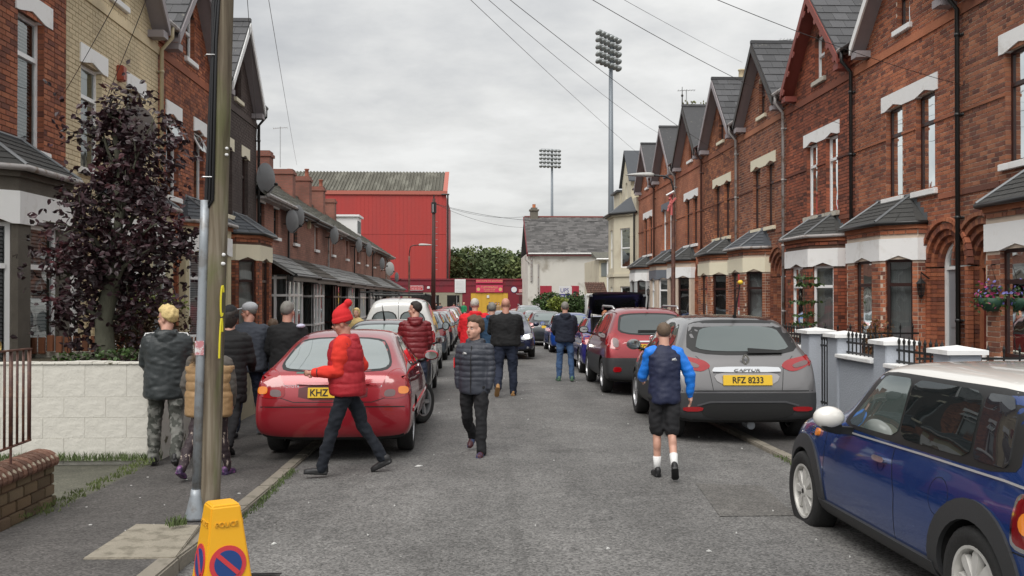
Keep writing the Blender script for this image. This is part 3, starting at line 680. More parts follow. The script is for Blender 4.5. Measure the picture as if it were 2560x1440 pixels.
# ================================================================== setting: road, pavements, kerbs
def asphalt(name, base, agg=1.0, patch=.25, tint=(1, 1, 1), brown=0.0):
    m = bpy.data.materials.new(name); n, l = nodes_of(m); p = n['Principled BSDF']; p.inputs['Roughness'].default_value = .82
    t = n.new('ShaderNodeTexCoord')
    def nz(s, d=4, r=.6):
        x = n.new('ShaderNodeTexNoise'); x.inputs['Scale'].default_value = s; x.inputs['Detail'].default_value = d; x.inputs['Roughness'].default_value = r; l.new(t.outputs['Object'], x.inputs['Vector']); return x.outputs['Fac']
    def mr(v, a, b, c, d):
        x = n.new('ShaderNodeMapRange'); x.inputs[1].default_value = a; x.inputs[2].default_value = b; x.inputs[3].default_value = c; x.inputs[4].default_value = d; l.new(v, x.inputs[0]); return x.outputs[0]
    def mul(a, b):
        x = n.new('ShaderNodeMath'); x.operation = 'MULTIPLY'; l.new(a, x.inputs[0]); l.new(b, x.inputs[1]); return x.outputs[0]
    v = n.new('ShaderNodeTexVoronoi'); v.inputs['Scale'].default_value = 75; l.new(t.outputs['Object'], v.inputs['Vector'])
    sp = n.new('ShaderNodeSeparateColor'); l.new(v.outputs['Color'], sp.inputs[0])
    a = mr(sp.outputs[0], 0, 1, 1-.55*agg, 1+.6*agg); b = mr(nz(.45, 6), .3, .7, 1-patch, 1+patch); c = mr(nz(4, 5), .3, .7, .85, 1.15)
    mpg = n.new('ShaderNodeMapping'); mpg.inputs['Scale'].default_value = (1.3, .07, 1); l.new(t.outputs['Object'], mpg.inputs[0]); ns_ = n.new('ShaderNodeTexNoise'); ns_.inputs['Scale'].default_value = 1.2; ns_.inputs['Detail'].default_value = 5; l.new(mpg.outputs[0], ns_.inputs['Vector'])
    oil = mr(nz(1.1, 3, .5), .64, .74, 1, .62); f = mul(mul(mul(a, b), c), mul(mr(ns_.outputs['Fac'], .3, .7, .84, 1.14), oil))
    # rare bright chippings
    v2 = n.new('ShaderNodeTexVoronoi'); v2.inputs['Scale'].default_value = 26; l.new(t.outputs['Object'], v2.inputs['Vector']); s2 = n.new('ShaderNodeSeparateColor'); l.new(v2.outputs['Color'], s2.inputs[0])
    d1 = mr(v2.outputs['Distance'], .12, .2, 1, 0); d2 = mr(s2.outputs[1], .93, .95, 0, 1.6); br = mul(d1, d2)
    ad = n.new('ShaderNodeMath'); ad.operation = 'ADD'; l.new(f, ad.inputs[0]); l.new(br, ad.inputs[1])
    # cracks
    vc = n.new('ShaderNodeTexVoronoi'); vc.feature = 'DISTANCE_TO_EDGE'; vc.inputs['Scale'].default_value = .55
    wv = n.new('ShaderNodeTexNoise'); wv.inputs['Scale'].default_value = 1.6; wv.inputs['Detail'].default_value = 6; l.new(t.outputs['Object'], wv.inputs['Vector'])
    ma = n.new('ShaderNodeVectorMath'); ma.operation = 'MULTIPLY_ADD'; l.new(wv.outputs['Color'], ma.inputs[0]); ma.inputs[1].default_value = (1.1, 1.1, 0); l.new(t.outputs['Object'], ma.inputs[2]); l.new(ma.outputs[0], vc.inputs['Vector'])
    ck = mr(vc.outputs['Distance'], .002, .008, .8, 1.0); fin = mul(ad.outputs[0], ck)
    s = n.new('ShaderNodeVectorMath'); s.operation = 'SCALE'; s.inputs[0].default_value = (base*tint[0], base*tint[1], base*tint[2]); l.new(fin, s.inputs['Scale']); l.new(s.outputs[0], p.inputs['Base Color'])
    bp = n.new('ShaderNodeBump'); bp.inputs['Strength'].default_value = .7; bp.inputs['Distance'].default_value = .012; l.new(mul(a, ck), bp.inputs['Height']); l.new(bp.outputs[0], p.inputs['Normal'])
    MATS[name] = m; return m
M_ROAD = asphalt('road_asphalt', .14, tint=(1, .97, .93)); M_PAVE = asphalt('pavement_asphalt', .078, .8, .3, (1, .93, .88)); M_FORE = asphalt('mossy_concrete', .09, .5, .5, (1, .98, .75))
M_KERB = mat('kerb_stone', (.24, .215, .175), .85, var=.25, vs=5, bump=.4, dark=(.09, .085, .06), ds=5, dthr=(.52, .7)); M_SOIL = mat('garden_soil', (.06, .05, .03), .95, var=.4)
M_GRASS = mat('grass_blade', (.07, .10, .03), .7, var=.3, island=.4); M_MOSS = mat('moss', (.09, .115, .035), .9, var=.4, island=.3)
KL, KR, WL, WR = -1.9, 3.4, -3.45, 5.15
def strip(name, x0, x1, y0, y1, h, m, nx=6, ny=60, side=True, hf=None, label=None):
    b = MB().mat(m); ys = [y0+(y1-y0)*(i/ny)**1.6 for i in range(ny+1)]; xs = [x0+(x1-x0)*i/nx for i in range(nx+1)]
    for y in ys:
        for x in xs: b.v.append((x, y, gz(y, x)+(hf(y) if hf else h)))
    for j in range(ny):
        for i in range(nx): k = j*(nx+1)+i; b.f.append((k, k+1, k+nx+2, k+nx+1)); b.m.append(0)
    return tag(b.build(name, fix=False, smooth=True), label, kind='structure')
HL = lambda y: .10 if y < 6.0 else (.10-.07*(y-6)/2 if y < 8 else .03)
g = MB().mat(M_SOIL); g.add([(-400, -60, -.75), (400, -60, -.75), (400, 500, -1.9), (-400, 500, -1.9)], [(0, 1, 2, 3)]); tag(g.build('ground', fix=False), kind='structure')
strip('road', KL-.02, KR+.02, -6, 91, 0, M_ROAD, 12, 80)
rd2 = MB().mat(M_ROAD); rd2.add([(-30, 84, gz(88)-.10), (40, 84, gz(88)-.10), (40, 97, gz(95)-.04), (-30, 97, gz(95)-.04)], [(0, 1, 2, 3)]); tag(rd2.build('cross_road', fix=False), kind='structure')
pl = strip('pavement', WL, KL-.13, -6, 88, 0, M_PAVE, 2, 90, hf=HL); pr = strip('pavement', KR+.13, WR+.1, -6, 88, .04, M_PAVE, 2, 60)
# kerbs: one stone at a time
kl = empty('kerb', label='line of worn kerb stones along the left pavement'); kr = empty('kerb', label='line of kerb stones along the right pavement'); kl['kind'] = 'structure'; kr['kind'] = 'structure'
for root, xa, xb, hf in ((kl, KL-.135, KL, HL), (kr, KR, KR+.135, lambda y: .045)):
    y = .6
    while y < 60:
        L = .9; b = MB().mat(M_KERB); jit = random.uniform(-.006, .006); cx, cy = (xa+xb)/2, y+L/2
        z0, z1 = gz(y, cx)+hf(y), gz(y+L, cx)+hf(y+L); w_ = (xb-xa)/2; l_ = L/2-.006
        b.hexa([(-w_, -l_, -.2), (w_, -l_, -.2), (w_, l_, -.2), (-w_, l_, -.2), (-w_, -l_, z0-z0), (w_, -l_, 0), (w_, l_, z1-z0), (-w_, l_, z1-z0)])
        b.build('kerb_stone', root, bevel=.012 if y < 12 else 0, loc=(cx+jit, cy, z0+.002)); y += L
# forecourts/gardens behind the walls
strip('mossy_forecourt', -6.4, WL, 2, 10.0, .02, M_FORE, 4, 20); strip('front_garden', -6.4, WL, 10.0, 72, .06, M_SOIL, 2, 20); strip('front_garden', WR, 8.6, 2, 49, .03, M_PAVE, 2, 30)
# square concrete inspection cover in the left pavement
cs = [G(340, 1312, .1), G(500, 1315, .1), G(440, 1396, .1), G(207, 1398, .1)]
b = MB().mat(mat('pale_concrete', (.30, .27, .215), .9, var=.25, vs=7, bump=.6, bs=60, dark=(.19, .17, .13), ds=8)); b.prism([(c.x, c.y) for c in cs], lambda x, y, z: (x, y, gz(y, x)+z), .05, .109)
tag(b.build('concrete_cover', bevel=.006), 'square pale concrete slab set into the left pavement below the pole', 'paving slab')
# darker patch in the road, right
cs = [G(1740, 1210), G(1905, 1215), G(1990, 1290), G(1800, 1292)]
b = MB().mat(asphalt('road_patch', .118, .8, .3, (1, .95, .88))); b.add([(c.x, c.y, gz(c.y, c.x)+.005) for c in cs], [(0, 1, 2, 3)]); tag(b.build('road_patch', fix=False), kind='structure')
# longitudinal seam (old trench) in the middle of the road
b = MB().mat(asphalt('road_seam', .128, .9, .2, (1, .97, .93)))
for i in range(60):
    y0, y1 = 4+i*.5, 4.5+i*.5; xa = .28+.02*sin(y0*.7)+.02*noise.noise(Vector((y0, 0, 0))); xb_ = .28+.02*sin(y1*.7)+.02*noise.noise(Vector((y1, 0, 0)))
    b.add([(xa, y0, gz(y0, xa)+.004), (xa+.07, y0, gz(y0, xa)+.004), (xb_+.07, y1, gz(y1, xb_)+.004), (xb_, y1, gz(y1, xb_)+.004)], [(0, 1, 2, 3)])
tag(b.build('road_seam', fix=False), kind='structure')
# litter: small pale scraps
b = MB().mat(mat('paper_scrap', (.6, .6, .58), .8))
for k in range(46):
    x, y = random.uniform(-1.8, 3.3), random.uniform(3.5, 22); s = random.uniform(.006, .02)
    if k < 3: x, y, s = [(G(1047, 1167).x, G(1047, 1167).y, .045), (G(685, 1362).x, G(685, 1362).y, .02), (G(920, 1340).x, G(920, 1340).y, .012)][k]
    a = random.uniform(0, 3); z = gz(y, x)+.004; b.hexa([(x+s*cos(a), y+s*sin(a), z), (x-s*sin(a)*.6, y+s*cos(a)*.6, z), (x-s*cos(a), y-s*sin(a), z), (x+s*sin(a)*.6, y-s*cos(a)*.6, z), (x+s*cos(a), y+s*sin(a), z+.006), (x-s*sin(a)*.6, y+s*cos(a)*.6, z+.012), (x-s*cos(a), y-s*sin(a), z+.004), (x+s*sin(a)*.6, y-s*cos(a)*.6, z+.01)])
for k in range(24):
    x, y = random.uniform(-3.3, -2.1), random.uniform(4, 9.5); s = random.uniform(.004, .012); z = gz(y, x)+HL(y)+.003; b.box(x-s, x+s, y-s*.6, y+s*.6, z, z+.005)
tag(b.build('litter', fix=False), 'small scraps of pale litter scattered over road and pavement', 'litter', kind='stuff')
# grass and moss tufts
def tufts(name, pts, h, n, m, label, cat='grass', par=None):
    b = MB().mat(m)
    for p in pts:
        for k in range(n):
            a = random.uniform(0, 6.28); r = random.uniform(0, .06); hh = h*random.uniform(.4, 1); x, y, z = p[0]+r*cos(a), p[1]+r*sin(a), p[2]
            lx, ly = random.uniform(-.5, .5)*hh, random.uniform(-.5, .5)*hh; w_ = .004
            b.add([(x-w_, y, z), (x+w_, y, z), (x+lx*.5+w_*.7, y+ly*.5, z+hh*.65), (x+lx*.5-w_*.7, y+ly*.5, z+hh*.65), (x+lx, y+ly, z+hh)], [(0, 1, 2, 3), (3, 2, 4)])
    return tag(b.build(name, fix=False), label, cat, kind='stuff')
tufts('grass', [(-6.0+2.65*i/110+random.uniform(-.02, .02), 9.93+random.uniform(-.06, .03), gz(10)+.02) for i in range(110)], .10, 10, M_GRASS, 'grass growing along the foot of the white garden wall')
tufts('grass', [(WL+random.uniform(-.06, .12), 7.3+2.5*i/60, gz(8)+.025) for i in range(60)], .035, 12, M_MOSS, 'mossy weeds along the edge of the left forecourt')
tufts('grass', [(KL+random.uniform(.0, .05), 6.2+3.4*i/70, gz(8, KL)+.0) for i in range(70)], .035, 12, M_GRASS, 'thin line of moss and grass in the left gutter')
tufts('grass', [(-2.15+random.uniform(-.06, .05), 6.72+random.uniform(-.05, .05), gz(6.7)+.07) for i in range(6)], .08, 14, M_GRASS, 'weeds beside the foot of the telegraph pole')
tufts('grass', [(KR+random.uniform(-.05, .02), 8.2+2*i/20, gz(8.5, KR)+.01) for i in range(20)], .05, 12, M_GRASS, 'weeds in the right gutter behind the blue car')
# ================================================================== terraces of three-storey houses
RB = (1.32, 1.85, 3.46, 4.0, .65, .17)
def rcfg(**k):
    c = dict(group='three-storey brick terrace on the right', geo=True, joint=M_MORTL, tex=M_REDT, brick=M_RED, frame=M_BRN, lintel=M_WHT, sill_mat=M_WHT, barge=M_BARGEK, bay_brick=M_RED, bay_back=M_MORTL, bay_band=M_WHT,
             bay_frame=M_BRN, bay_roof=M_BAYR, wins=[(.98, 1.72, 3.63, 5.46, 'net', False), (2.28, 3.02, 3.63, 5.46, 'net', False)], lintels=[(.86, 3.2)], bay=RB, bayh=2.97, door=(.14, 1.04), gc=2.1, ghw=1.78)
    c.update(k); return c
R0 = 15.72; RW = 4.58
rh = [
 rcfg(brick=M_RB2, bay_brick=M_RB2, label='nearest right-hand brick house cut by the picture edge, with a red door and hanging basket', mirror=True, single=(200, 60), pipe=None, doorm=M_REDDOOR, door_frame=M_SANDST, wins=[(1.2, 2.0, 3.75, 5.55, 'dim', False), (2.5, 3.3, 3.75, 5.55, 'dim', False)], lintels=[(1.05, 3.45)], bay_style=['dim'], slates=0, gc=2.4),
 rcfg(label='brick house with brown windows, white lintels and an arched grey door beside a black downpipe', single=(210, 80), pipe=M_GUTB, pipe_u=0.03, doorm=M_GRYDOOR, barge=M_WHT, slates=0, bay_style=['dim', 'dark', 'dim'], lamp=1.22, attic=(1.95, 2.5, 6.98, 8.12), bay_slates=True),
 rcfg(label='deep red brick house with white windows and a red oxide fretwork bargeboard', mirror=True, joint=M_MORTD, brick=M_DRED, bay_brick=M_DRED, bay_back=M_MORTD, frame=M_PVC, bay_frame=M_PVC, barge=M_BARGER, soffit=M_BARGER, fretwork=True, pipe=M_GUTB, single=(180, 50), slates=60, wins=[(.98, 1.72, 3.63, 5.46, 'net', False), (2.28, 3.02, 3.63, 5.46, 'net', False)], sill_mat=M_STONE, bay_style=['dim'], gutter_mat=M_GUTG, bay_roof=M_BAYR),
 rcfg(brick=M_RB2, bay_brick=M_RB2, label='brick house with dark bargeboards, cream lintel and a pale grey bay roof on the right', pipe=M_GUTG, lintel=M_CRM, bay_band=M_CRM, slates=60, sill_mat=M_CRM, bay_style=['dim', 'dark', 'blind'], blueslate=False, gutter_mat=M_GUTG, bay_roof=M_SLATEB, single=(60, 40)),
 rcfg(brick=M_RB3, bay_brick=M_RB3, joint=M_MORTD, label='brick house with a pale soffit and cream lintel, third gable beyond the fretwork house', mirror=True, pipe=M_GUTG, lintel=M_CRM, sill_mat=M_CRM, bay_band=M_CRM, barge=M_SOFF, slates=40, bay_style=['dark', 'dim'], chimney=False, bay_roof=M_BAYR),
 rcfg(label='brick house with a finial on its gable behind the right street lamp', geo=False, pipe=M_GUTR, finial=True, barge=M_BARGEK, chimney=False, bay_style=['dark', 'dim'], gutter_mat=M_GUTB),
 rcfg(label='brick house with grey painted lintel, white windows and lichen-spotted roof', geo=False, mirror=True, pipe=M_GUTG, lintel=M_GRYP, bay_band=M_GRYP, frame=M_PVC, bay_frame=M_PVC, sill_mat=M_GRYP, barge=M_SOFF, chimney=True),
 rcfg(label='last brick house of the right terrace with a grey painted bay', geo=False, pipe=M_GUTR, bay_back=M_LGRY, bay_plain=True, barge=M_SOFF, lamp=1.1),
]
for i, c in enumerate(rh): house(1, R0+RW*(i-1), RW, c)
LB = (.9, 1.4, 2.85, 3.35, .65, .17); L0_, LWD = 10.6, 4.22
def lcfg(**k):
    c = dict(group='three-storey terrace on the left', geo=True, joint=M_MORTD, tex=M_REDT, brick=M_RED, frame=M_PVC, lintel=M_WHT, sill_mat=M_WHT, barge=M_SOFF, bay_brick=M_RED, bay_back=M_MORTD, bay_band=M_WHT, bay_frame=M_PVC,
             bay_roof=M_SLATEB, wins=[(.6, 1.35, 3.8, 5.55, 'net', False), (2.5, 3.2, 3.8, 5.55, 'net', False)], lintels=[(.5, 1.55), (2.4, 3.4)], bay=LB, door=(3.15, 3.95), gc=2.1, ghw=1.65, bothslopes=False, gutter_mat=M_GUTG, midband=False)
    c.update(k); return c
lh = [
 lcfg(label='brick house at the left edge with a blackened rendered bay and white window blinds', wins=[(2.68, 3.48, 3.78, 5.72, 'blind', False)], lintels=[(2.6, 3.72)], bay_back=M_STUCCO, bay_plain=True, single=(230, 0), bz0=3.3, joint=M_MORTD, bay=(.95, 1.4, 2.9, 3.35, .65, .17), bay_style=['blind'], door=None, bay_roof=M_BAYR, cornice=M_STUCCO, gutter_mat=M_GUTG),
 lcfg(label='cream painted brick house behind the purple-leaved tree', brick=M_YEL, joint=M_MORTY, bay_brick=M_YEL, bay_back=M_CREAMR, bay_plain=True, corbel=M_YEL, bandmat=M_YEL, wins=[(.55, 1.4, 3.75, 5.5, 'net', False), (2.55, 3.3, 3.75, 5.5, 'net', False)], lintels=[(.5, 1.62), (2.5, 3.5)], door=(.15, .95), bay=(1.35, 1.85, 3.2, 3.7, .65, .17), doorm=M_PVC, single=(170, 0), pipe=mat('cream_pipe', (.5, .42, .27), .5), pipe_u=4.19, bay_style=['net', 'blind'], slates=0, barge=M_SOFF),
 lcfg(label='red brick house with an open white top-hung window, left of the telegraph pole', wins=[(.5, 1.3, 3.75, 5.45, 'net', True), (2.4, 3.15, 3.75, 5.45, 'net', True)], lintels=[(.45, 1.5), (2.35, 3.35)], single=(130, 20), slates=60, bay=(1.3, 1.8, 3.2, 3.7, .65, .17), door=(.15, .95), bay_style=['blind', 'net'], bay_brick=M_RED, bay_back=M_CREAMR, bay_plain=True),
 lcfg(label='dark brown painted house at the end of the left three-storey row', brick=M_DRK, joint=M_MORTK, bz0=3.55, bandmat=M_DRK, corbel=M_DRK, frame=M_BRN, bay_frame=M_BRN, lintel=M_CRM, bay_band=M_CRM, sill_mat=M_CRM, wins=[(.85, 1.5, 3.75, 5.5, 'dark', False), (2.55, 3.2, 3.75, 5.5, 'dark', False)], lintels=[(.75, 1.65), (2.45, 3.35)], barge=M_WHT, bay=(1.1, 1.6, 3.1, 3.65, .7, .2), door=(.12, .9), slates=60, pipe=M_GUTB, pipe_u=4.15, gutter_mat=M_GUTB, bay_style=['net', 'dark']),
]
for i, c in enumerate(lh): rt_, FF = house(-1, L0_+LWD*i, LWD, c)
# ground-floor brick of the dark house: bare red brick below the painted storeys
Fd = Frame((-6.5, L0_+LWD*3), (0, 1), (1, 0)); b = MB().mat(M_RED); bricks(Fd, b, lambda z: (0, LWD), -.1, 3.5, [Op(.12-.33, .9+.33, -.2, 2.95, arch=.72), Op(1.1, 3.65, -.3, 3.2)]); tag(b.build('brick', rt_, fix=False), kind='stuff')
# house number plates beside the dark house's door, red and yellow door stickers
# horizontal moulding on the left houses (pipe-like string at 6.3 m)
# ================================================================== two-storey terrace, left
T0, TW, TE = L0_+LWD*4, 4.28, 4.86
twz = [(28.2-.35, 28.2+.35), (30.2-.35, 30.2+.35), (33.4-.35, 33.4+.35), (37.7-.35, 37.7+.35), (42.1-.35, 42.1+.35), (46.6-.35, 46.6+.35), (50.9-.35, 50.9+.35), (54.9-.35, 54.9+.35), (59-.35, 59+.35), (63.7-.35, 63.7+.35), (67.6-.35, 67.6+.35)]
tfr = [M_GUTB, M_GUTB, M_PVC, M_PVC, M_PVC, M_BRN, M_PVC, M_PVC, M_PVC, M_PVC, M_PVC]
M_TROOF = mat('mossy_concrete_tile', (.10, .098, .085), .85, var=.3, vs=9, bump=.5, bs=30, dark=(.17, .165, .11), ds=7, dthr=(.5, .65)); M_PORCH = mat('porch_slate', (.20, .20, .195), .7, var=.25, vs=5, bump=.3, island=.25, dark=(.22, .2, .14), ds=4, dthr=(.6, .75))
M_PORCHD = mat('porch_slate_brown', (.055, .045, .035), .8, var=.3, vs=6, bump=.4, island=.25)
for k in range(10):
    Y0 = T0+TW*k; F = Frame((-6.5, Y0), (0, 1), (1, 0)); dz = gz(Y0+2)*.6
    root = empty('small_terraced_house', label=['pale brick two-storey house next to the dark brown house with a large satellite dish', 'second two-storey brick house on the left with paired satellite dishes', 'third two-storey house in the left row, cream wall box between its windows',
        'fourth two-storey house in the left row with one dish by its window', 'fifth two-storey house in the left row with a dark upstairs window', 'sixth two-storey house in the left row under a pair of dishes', 'seventh two-storey house in the left row', 'eighth two-storey house in the left row', 'ninth two-storey house in the left row with the white dormer', 'last two-storey house of the left row against the red stand'][k], cat='house', group='two-storey brick terrace on the left')
    ops = [Op(a-Y0, b_-Y0, 3.62+dz*.5, 4.55+dz*.5) for a, b_ in twz if Y0 <= a and b_ <= Y0+TW]; wb = MB().mat(M_PNKT)
    wall_mesh(F, wb, lambda z: (0, TW), [-1.6, TE+dz], ops+[Op(.1, TW-.1, .4+dz, 2.5+dz)]); F.box(wb, 0, .02, -6, -.25, -1.6, TE+dz); F.box(wb, TW-.02, TW, -6, -.25, -1.6, TE+dz); F.box(wb, .02, TW-.02, -6, -5.98, -1.6, TE+dz)
    wb.build('wall', root)
    si = MB().mat(M_WHT)
    for q in ops: F.box(si, q.u0-.1, q.u1+.1, -.1, .09, q.z0-.1, q.z0); F.box(si, q.u0-.08, q.u1+.08, -.1, .02, q.z1, q.z1+.09); window(F, root, q, tfr[k % 11], ['dark', 'dark', 'net', 'dim'][k % 4], transom=.35)
    si.build('sill', root)
    r = MB().mat(M_TROOF); RH = 7.15+dz; tilted(F, 0, TW, .3, TE+dz+.02, -3.1, RH, r, .07); tilted(F, 0, TW, -3.1, RH, -6.3, TE+dz, r, .07); F.box(r, 0, TW, -3.2, -3.0, RH-.02, RH+.09); ro = r.build('roof', root)
    tl = MB().mat(M_TROOF); slates(F.p(0, .32, TE+dz+.03), Vector(F.p(.3, 0, 0))-Vector(F.p(0, 0, 0)), (Vector(F.p(0, -3.1, RH))-Vector(F.p(0, .3, TE+dz+.02)))/11, int(TW/.3), 11, tl, th=.015); tag(tl.build('tile', ro, fix=False), kind='stuff')
    gt = MB().mat(M_GUTB if k % 3 else M_GUTG); gt.tube([F.p(0, .36, TE+dz-.03), F.p(TW, .36, TE+dz-.03)], .06, 6); F.box(gt, 0, TW, 0, .3, TE+dz-.14, TE+dz-.06)
    if k % 2 == 1: gt.tube([F.p(.05, .3, TE+dz-.05), F.p(.05, .08, TE+dz-.4), F.p(.05, .08, 3.1+dz)], .04, 6)
    gt.build('gutter', root, fix=False)
    # lean-to bay roof and white framed ground-floor windows
    pr_ = MB().mat([M_PORCH, M_PORCHD][1 if k in (1, 5, 8) else 0]); zt, zb = 3.15+dz, 2.48+dz; tilted(F, .0, TW, 1.12, zb, 0, zt, pr_, .05); po = pr_.build('porch_roof', root)
    ps = MB().mat([M_PORCH, M_PORCHD][1 if k in (1, 5, 8) else 0]); slates(F.p(0.02, 1.14, zb+.01), Vector(F.p(.45, 0, 0))-Vector(F.p(0, 0, 0)), (Vector(F.p(0, 0, zt))-Vector(F.p(0, 1.12, zb)))/4, 9, 4, ps, th=.012)
    tag(ps.build('slate', po, fix=False), kind='stuff')
    gp = MB().mat(M_GUTB); gp.tube([F.p(0, 1.18, zb-.04), F.p(TW, 1.18, zb-.04)], .05, 6); F.box(gp, 0, TW, .9, 1.1, zb-.2, zb-.06)
    if k % 2 == 0: gp.tube([F.p(TW-.1, 1.18, zb-.06), F.p(TW-.1, .6, zb-.3), F.p(TW-.1, .1, zb-.5)], .04, 6)
    gp.build('porch_gutter', root, fix=False)
    FB = Frame(F.p(0, .85, 0)[:2], (0, 1), (1, 0)); frm = [M_PVC, M_PVC, M_BRN, M_PVC, M_PVC][k % 5]
    fr = MB().mat(frm); a, b_ = .55, 2.75; zf = .3+dz
    for u in (a, a+.75, b_-.8, b_): FB.box(fr, u-.045, u+.045, -.07, .0, zf, zb-.02)
    for z in (zf, zf+.55, zf+1.55, zb-.1): FB.box(fr, a, b_, -.06, .012, z-.035, z+.035)
    # return side of the bay towards the viewer
    FR = Frame(F.p(a-.045, 0, 0)[:2], (1, 0), (0, -1)); FR.box(fr, .0, .85, -.05, -.0, zf-.04, zf+.04)
    for u in (.06, .45, .84): FR.box(fr, u-.04, u+.04, -.05, .0, zf, zb-.02)
    for z in (zf+.55, zf+1.55, zb-.1): FR.box(fr, .0, .88, -.05, .01, z-.035, z+.035)
    wf = fr.build('bay_window', root); gl = MB().mat(M_GLASS); gl.add([FB.p(a, -.04, zf), FB.p(b_, -.04, zf), FB.p(b_, -.04, zb-.1), FB.p(a, -.04, zb-.1)], [(0, 1, 2, 3)]); gl.add([FR.p(0, -.03, zf), FR.p(.85, -.03, zf), FR.p(.85, -.03, zb-.1), FR.p(0, -.03, zb-.1)], [(0, 1, 2, 3)]); gl.build('pane', wf, fix=False)
    cu = MB().mat([M_NETD, M_NET, M_NETD][k % 3])
    for j in range(22): u = a+(b_-a)*j/22; cu.add([FB.p(u, -.14, zf), FB.p(u+.075, -.19, zf), FB.p(u+.075, -.19, zb-.1), FB.p(u, -.14, zb-.1)], [(0, 1, 2, 3)])
    cu.mat(M_NETD); cu.add([FB.p(a, -.3, zf), FB.p(b_, -.3, zf), FB.p(b_, -.3, zb), FB.p(a, -.3, zb)], [(0, 1, 2, 3)]); cu.add([FR.p(0, -.12, zf), FR.p(.85, -.12, zf), FR.p(.85, -.12, zb), FR.p(0, -.12, zb)], [(0, 1, 2, 3)]); cu.build('blind', wf, fix=False)
    lo = MB().mat(M_PNKT); FB.box(lo, a-.05, b_+.05, -.85, .0, -1.5, zf); FB.box(lo, b_+.045, TW, -.85, -.7, -1.5, zb-.05); lo.build('bay_base', root)
    dr = MB().mat([M_PVC, M_REDDOOR, M_BRN, M_GRYDOOR][k % 4]); FB.box(dr, 2.95, TW-.25, -.86, -.72, -1.4, zf+1.75); dr.build('door', root)
# chimneys
def pot_stack(x, y, z0, z1, w_, d_, m, npots, label, potm=None, grp=None):
    r = empty('chimney_stack', label=label, cat='chimney', group=grp); b = MB().mat(m); b.box(x-w_/2, x+w_/2, y-d_/2, y+d_/2, z0, z1-.25); b.box(x-w_/2-.06, x+w_/2+.06, y-d_/2-.06, y+d_/2+.06, z1-.25, z1-.12); b.box(x-w_/2, x+w_/2, y-d_/2, y+d_/2, z1-.12, z1); b.build('stack', r)
    p = MB().mat(potm or mat('terracotta_pot', (.32, .11, .07), .8))
    for i in range(npots): p.lathe([(.12, 0), (.11, .08), (.10, .36), (.13, .38), (.13, .43), (.09, .43), (.09, .3)], c=(x-w_/2+.2+(w_-.4)*(i/max(1, npots-1)), y, z1), n=12)
    if npots: p.build('chimney_pot', r, smooth=True)
M_PNKX = brick_mat('pale_red_brick_far_x', [(.2, .09, .06), (.25, .10, .07), (.33, .12, .08), (.3, .11, .08), (.3, .13, .09)], (.17, .12, .1), True, 'X')
for k, (yy, np_, lb) in enumerate([(40.5, 0, 'broad brick chimney nearest the dark brown house'), (45.5, 0, 'brick chimney with stepped top, second from the dark brown house'), (50, 2, 'brick chimney with red pots, third along the left row'), (54.5, 2, 'brick chimney with two red pots beside the red stand'), (58.8, 0, 'plain brick chimney next to the white dormer')]):
    pot_stack(-9.6, yy, 6.2, 8.05-.02*k-(.25 if not np_ else 0)+(.1 if k == 0 else 0), 1.35, .75, M_PNKX, np_, lb, grp='chimneys of the left terrace')
r = empty('roof_dormer', label='white boarded roof dormer above the left terrace, in front of the red stand', cat='dormer'); b = MB().mat(M_PVC); b.box(-9.4, -7.9, 61.5, 63.6, 5.2, 6.85); b.box(-9.5, -7.75, 61.35, 63.75, 6.85, 6.98); b.build('dormer_wall', r)
b = MB().mat(M_NETD); b.box(-7.9, -7.87, 61.8, 63.3, 5.8, 6.6); b.build('pane', r)
# roof aerials
def aerial(x, y, z0, h, label):
    r = empty('tv_aerial', (x, y, z0), label=label, cat='aerial'); b = MB().mat(M_ALU); b.tube([(0, 0, 0), (0, 0, h)], .02, 6); b.tube([(-.35, 0, h*.95), (.35, 0, h*.99)], .012, 4)
    for i in range(7): t = -.33+.11*i; b.tube([(t, -.14, h*.97), (t, .14, h*.97)], .008, 4)
    b.build('mast', r)
aerial(-9.6, 45.5, 7.9, 2.0, 'tall thin aerial mast on a chimney of the left terrace')
q = P(1716, 255, 36.5); aerial(q.x, q.y, q.z-.6, 1.1, 'television aerial on the right-hand roofs by the finial')
q = P(1975, 105, 29); aerial(q.x, q.y, q.z-.9, 1.0, 'television aerial behind the fretwork gable')
b = MB().mat(mat('roof_weed', (.16, .17, .07), .8, island=.4))
for k in range(70): p0 = P(1738, 258, 37)+Vector((random.gauss(0, .22), random.gauss(0, .2), random.uniform(-.35, .1))); b.ell(p0, (.03, .03, .045), 5, 3)
tag(b.build('roof_weed'), 'weed growing from the roof ridge beside the aerial', 'plant')
q = P(1868, 185, 37); pot_stack(q.x, q.y, q.z-2.2, q.z-.25, .9, .9, M_REDT, 1, 'brick chimney with a cream pot behind the right-hand gables', M_CREAMR)
# satellite dishes
def dish(p, r, az, label, m=None, arm=.5):
    o = empty('satellite_dish', p, az, label=label, cat='satellite dish', group='satellite dishes on the left terrace'); b = MB().mat(m or M_DISH); rs = []
    for k in range(5):
        rr = r*k/4; rs.append([(rr*cos(2*pi*i/20), .22*(rr/r)**2*r-.12*r, rr*1.12*sin(2*pi*i/20)) for i in range(20)])
    b.rings([rs[0]]+rs[1:], caps=False); bk = [[(x*.99, y+.012, z) for x, y, z in q] for q in rs[::-1]]; b.rings([rs[-1], bk[0]], caps=False); b.rings(bk, caps=False)
    d = b.build('dish', o, smooth=True); a = MB().mat(M_GUTB); a.tube([(0, .0, -.1*r), (0, .25, -.25*r), (-.1, .25+arm, -.2*r)], .022, 6); a.tube([(0, 0, -r*1.05), (0, -.5*r-.1, -r*.5)], .014, 5); a.ell((0, -.5*r-.12, -r*.45), (.05, .07, .05), 8, 6); a.build('arm', o)
    return o
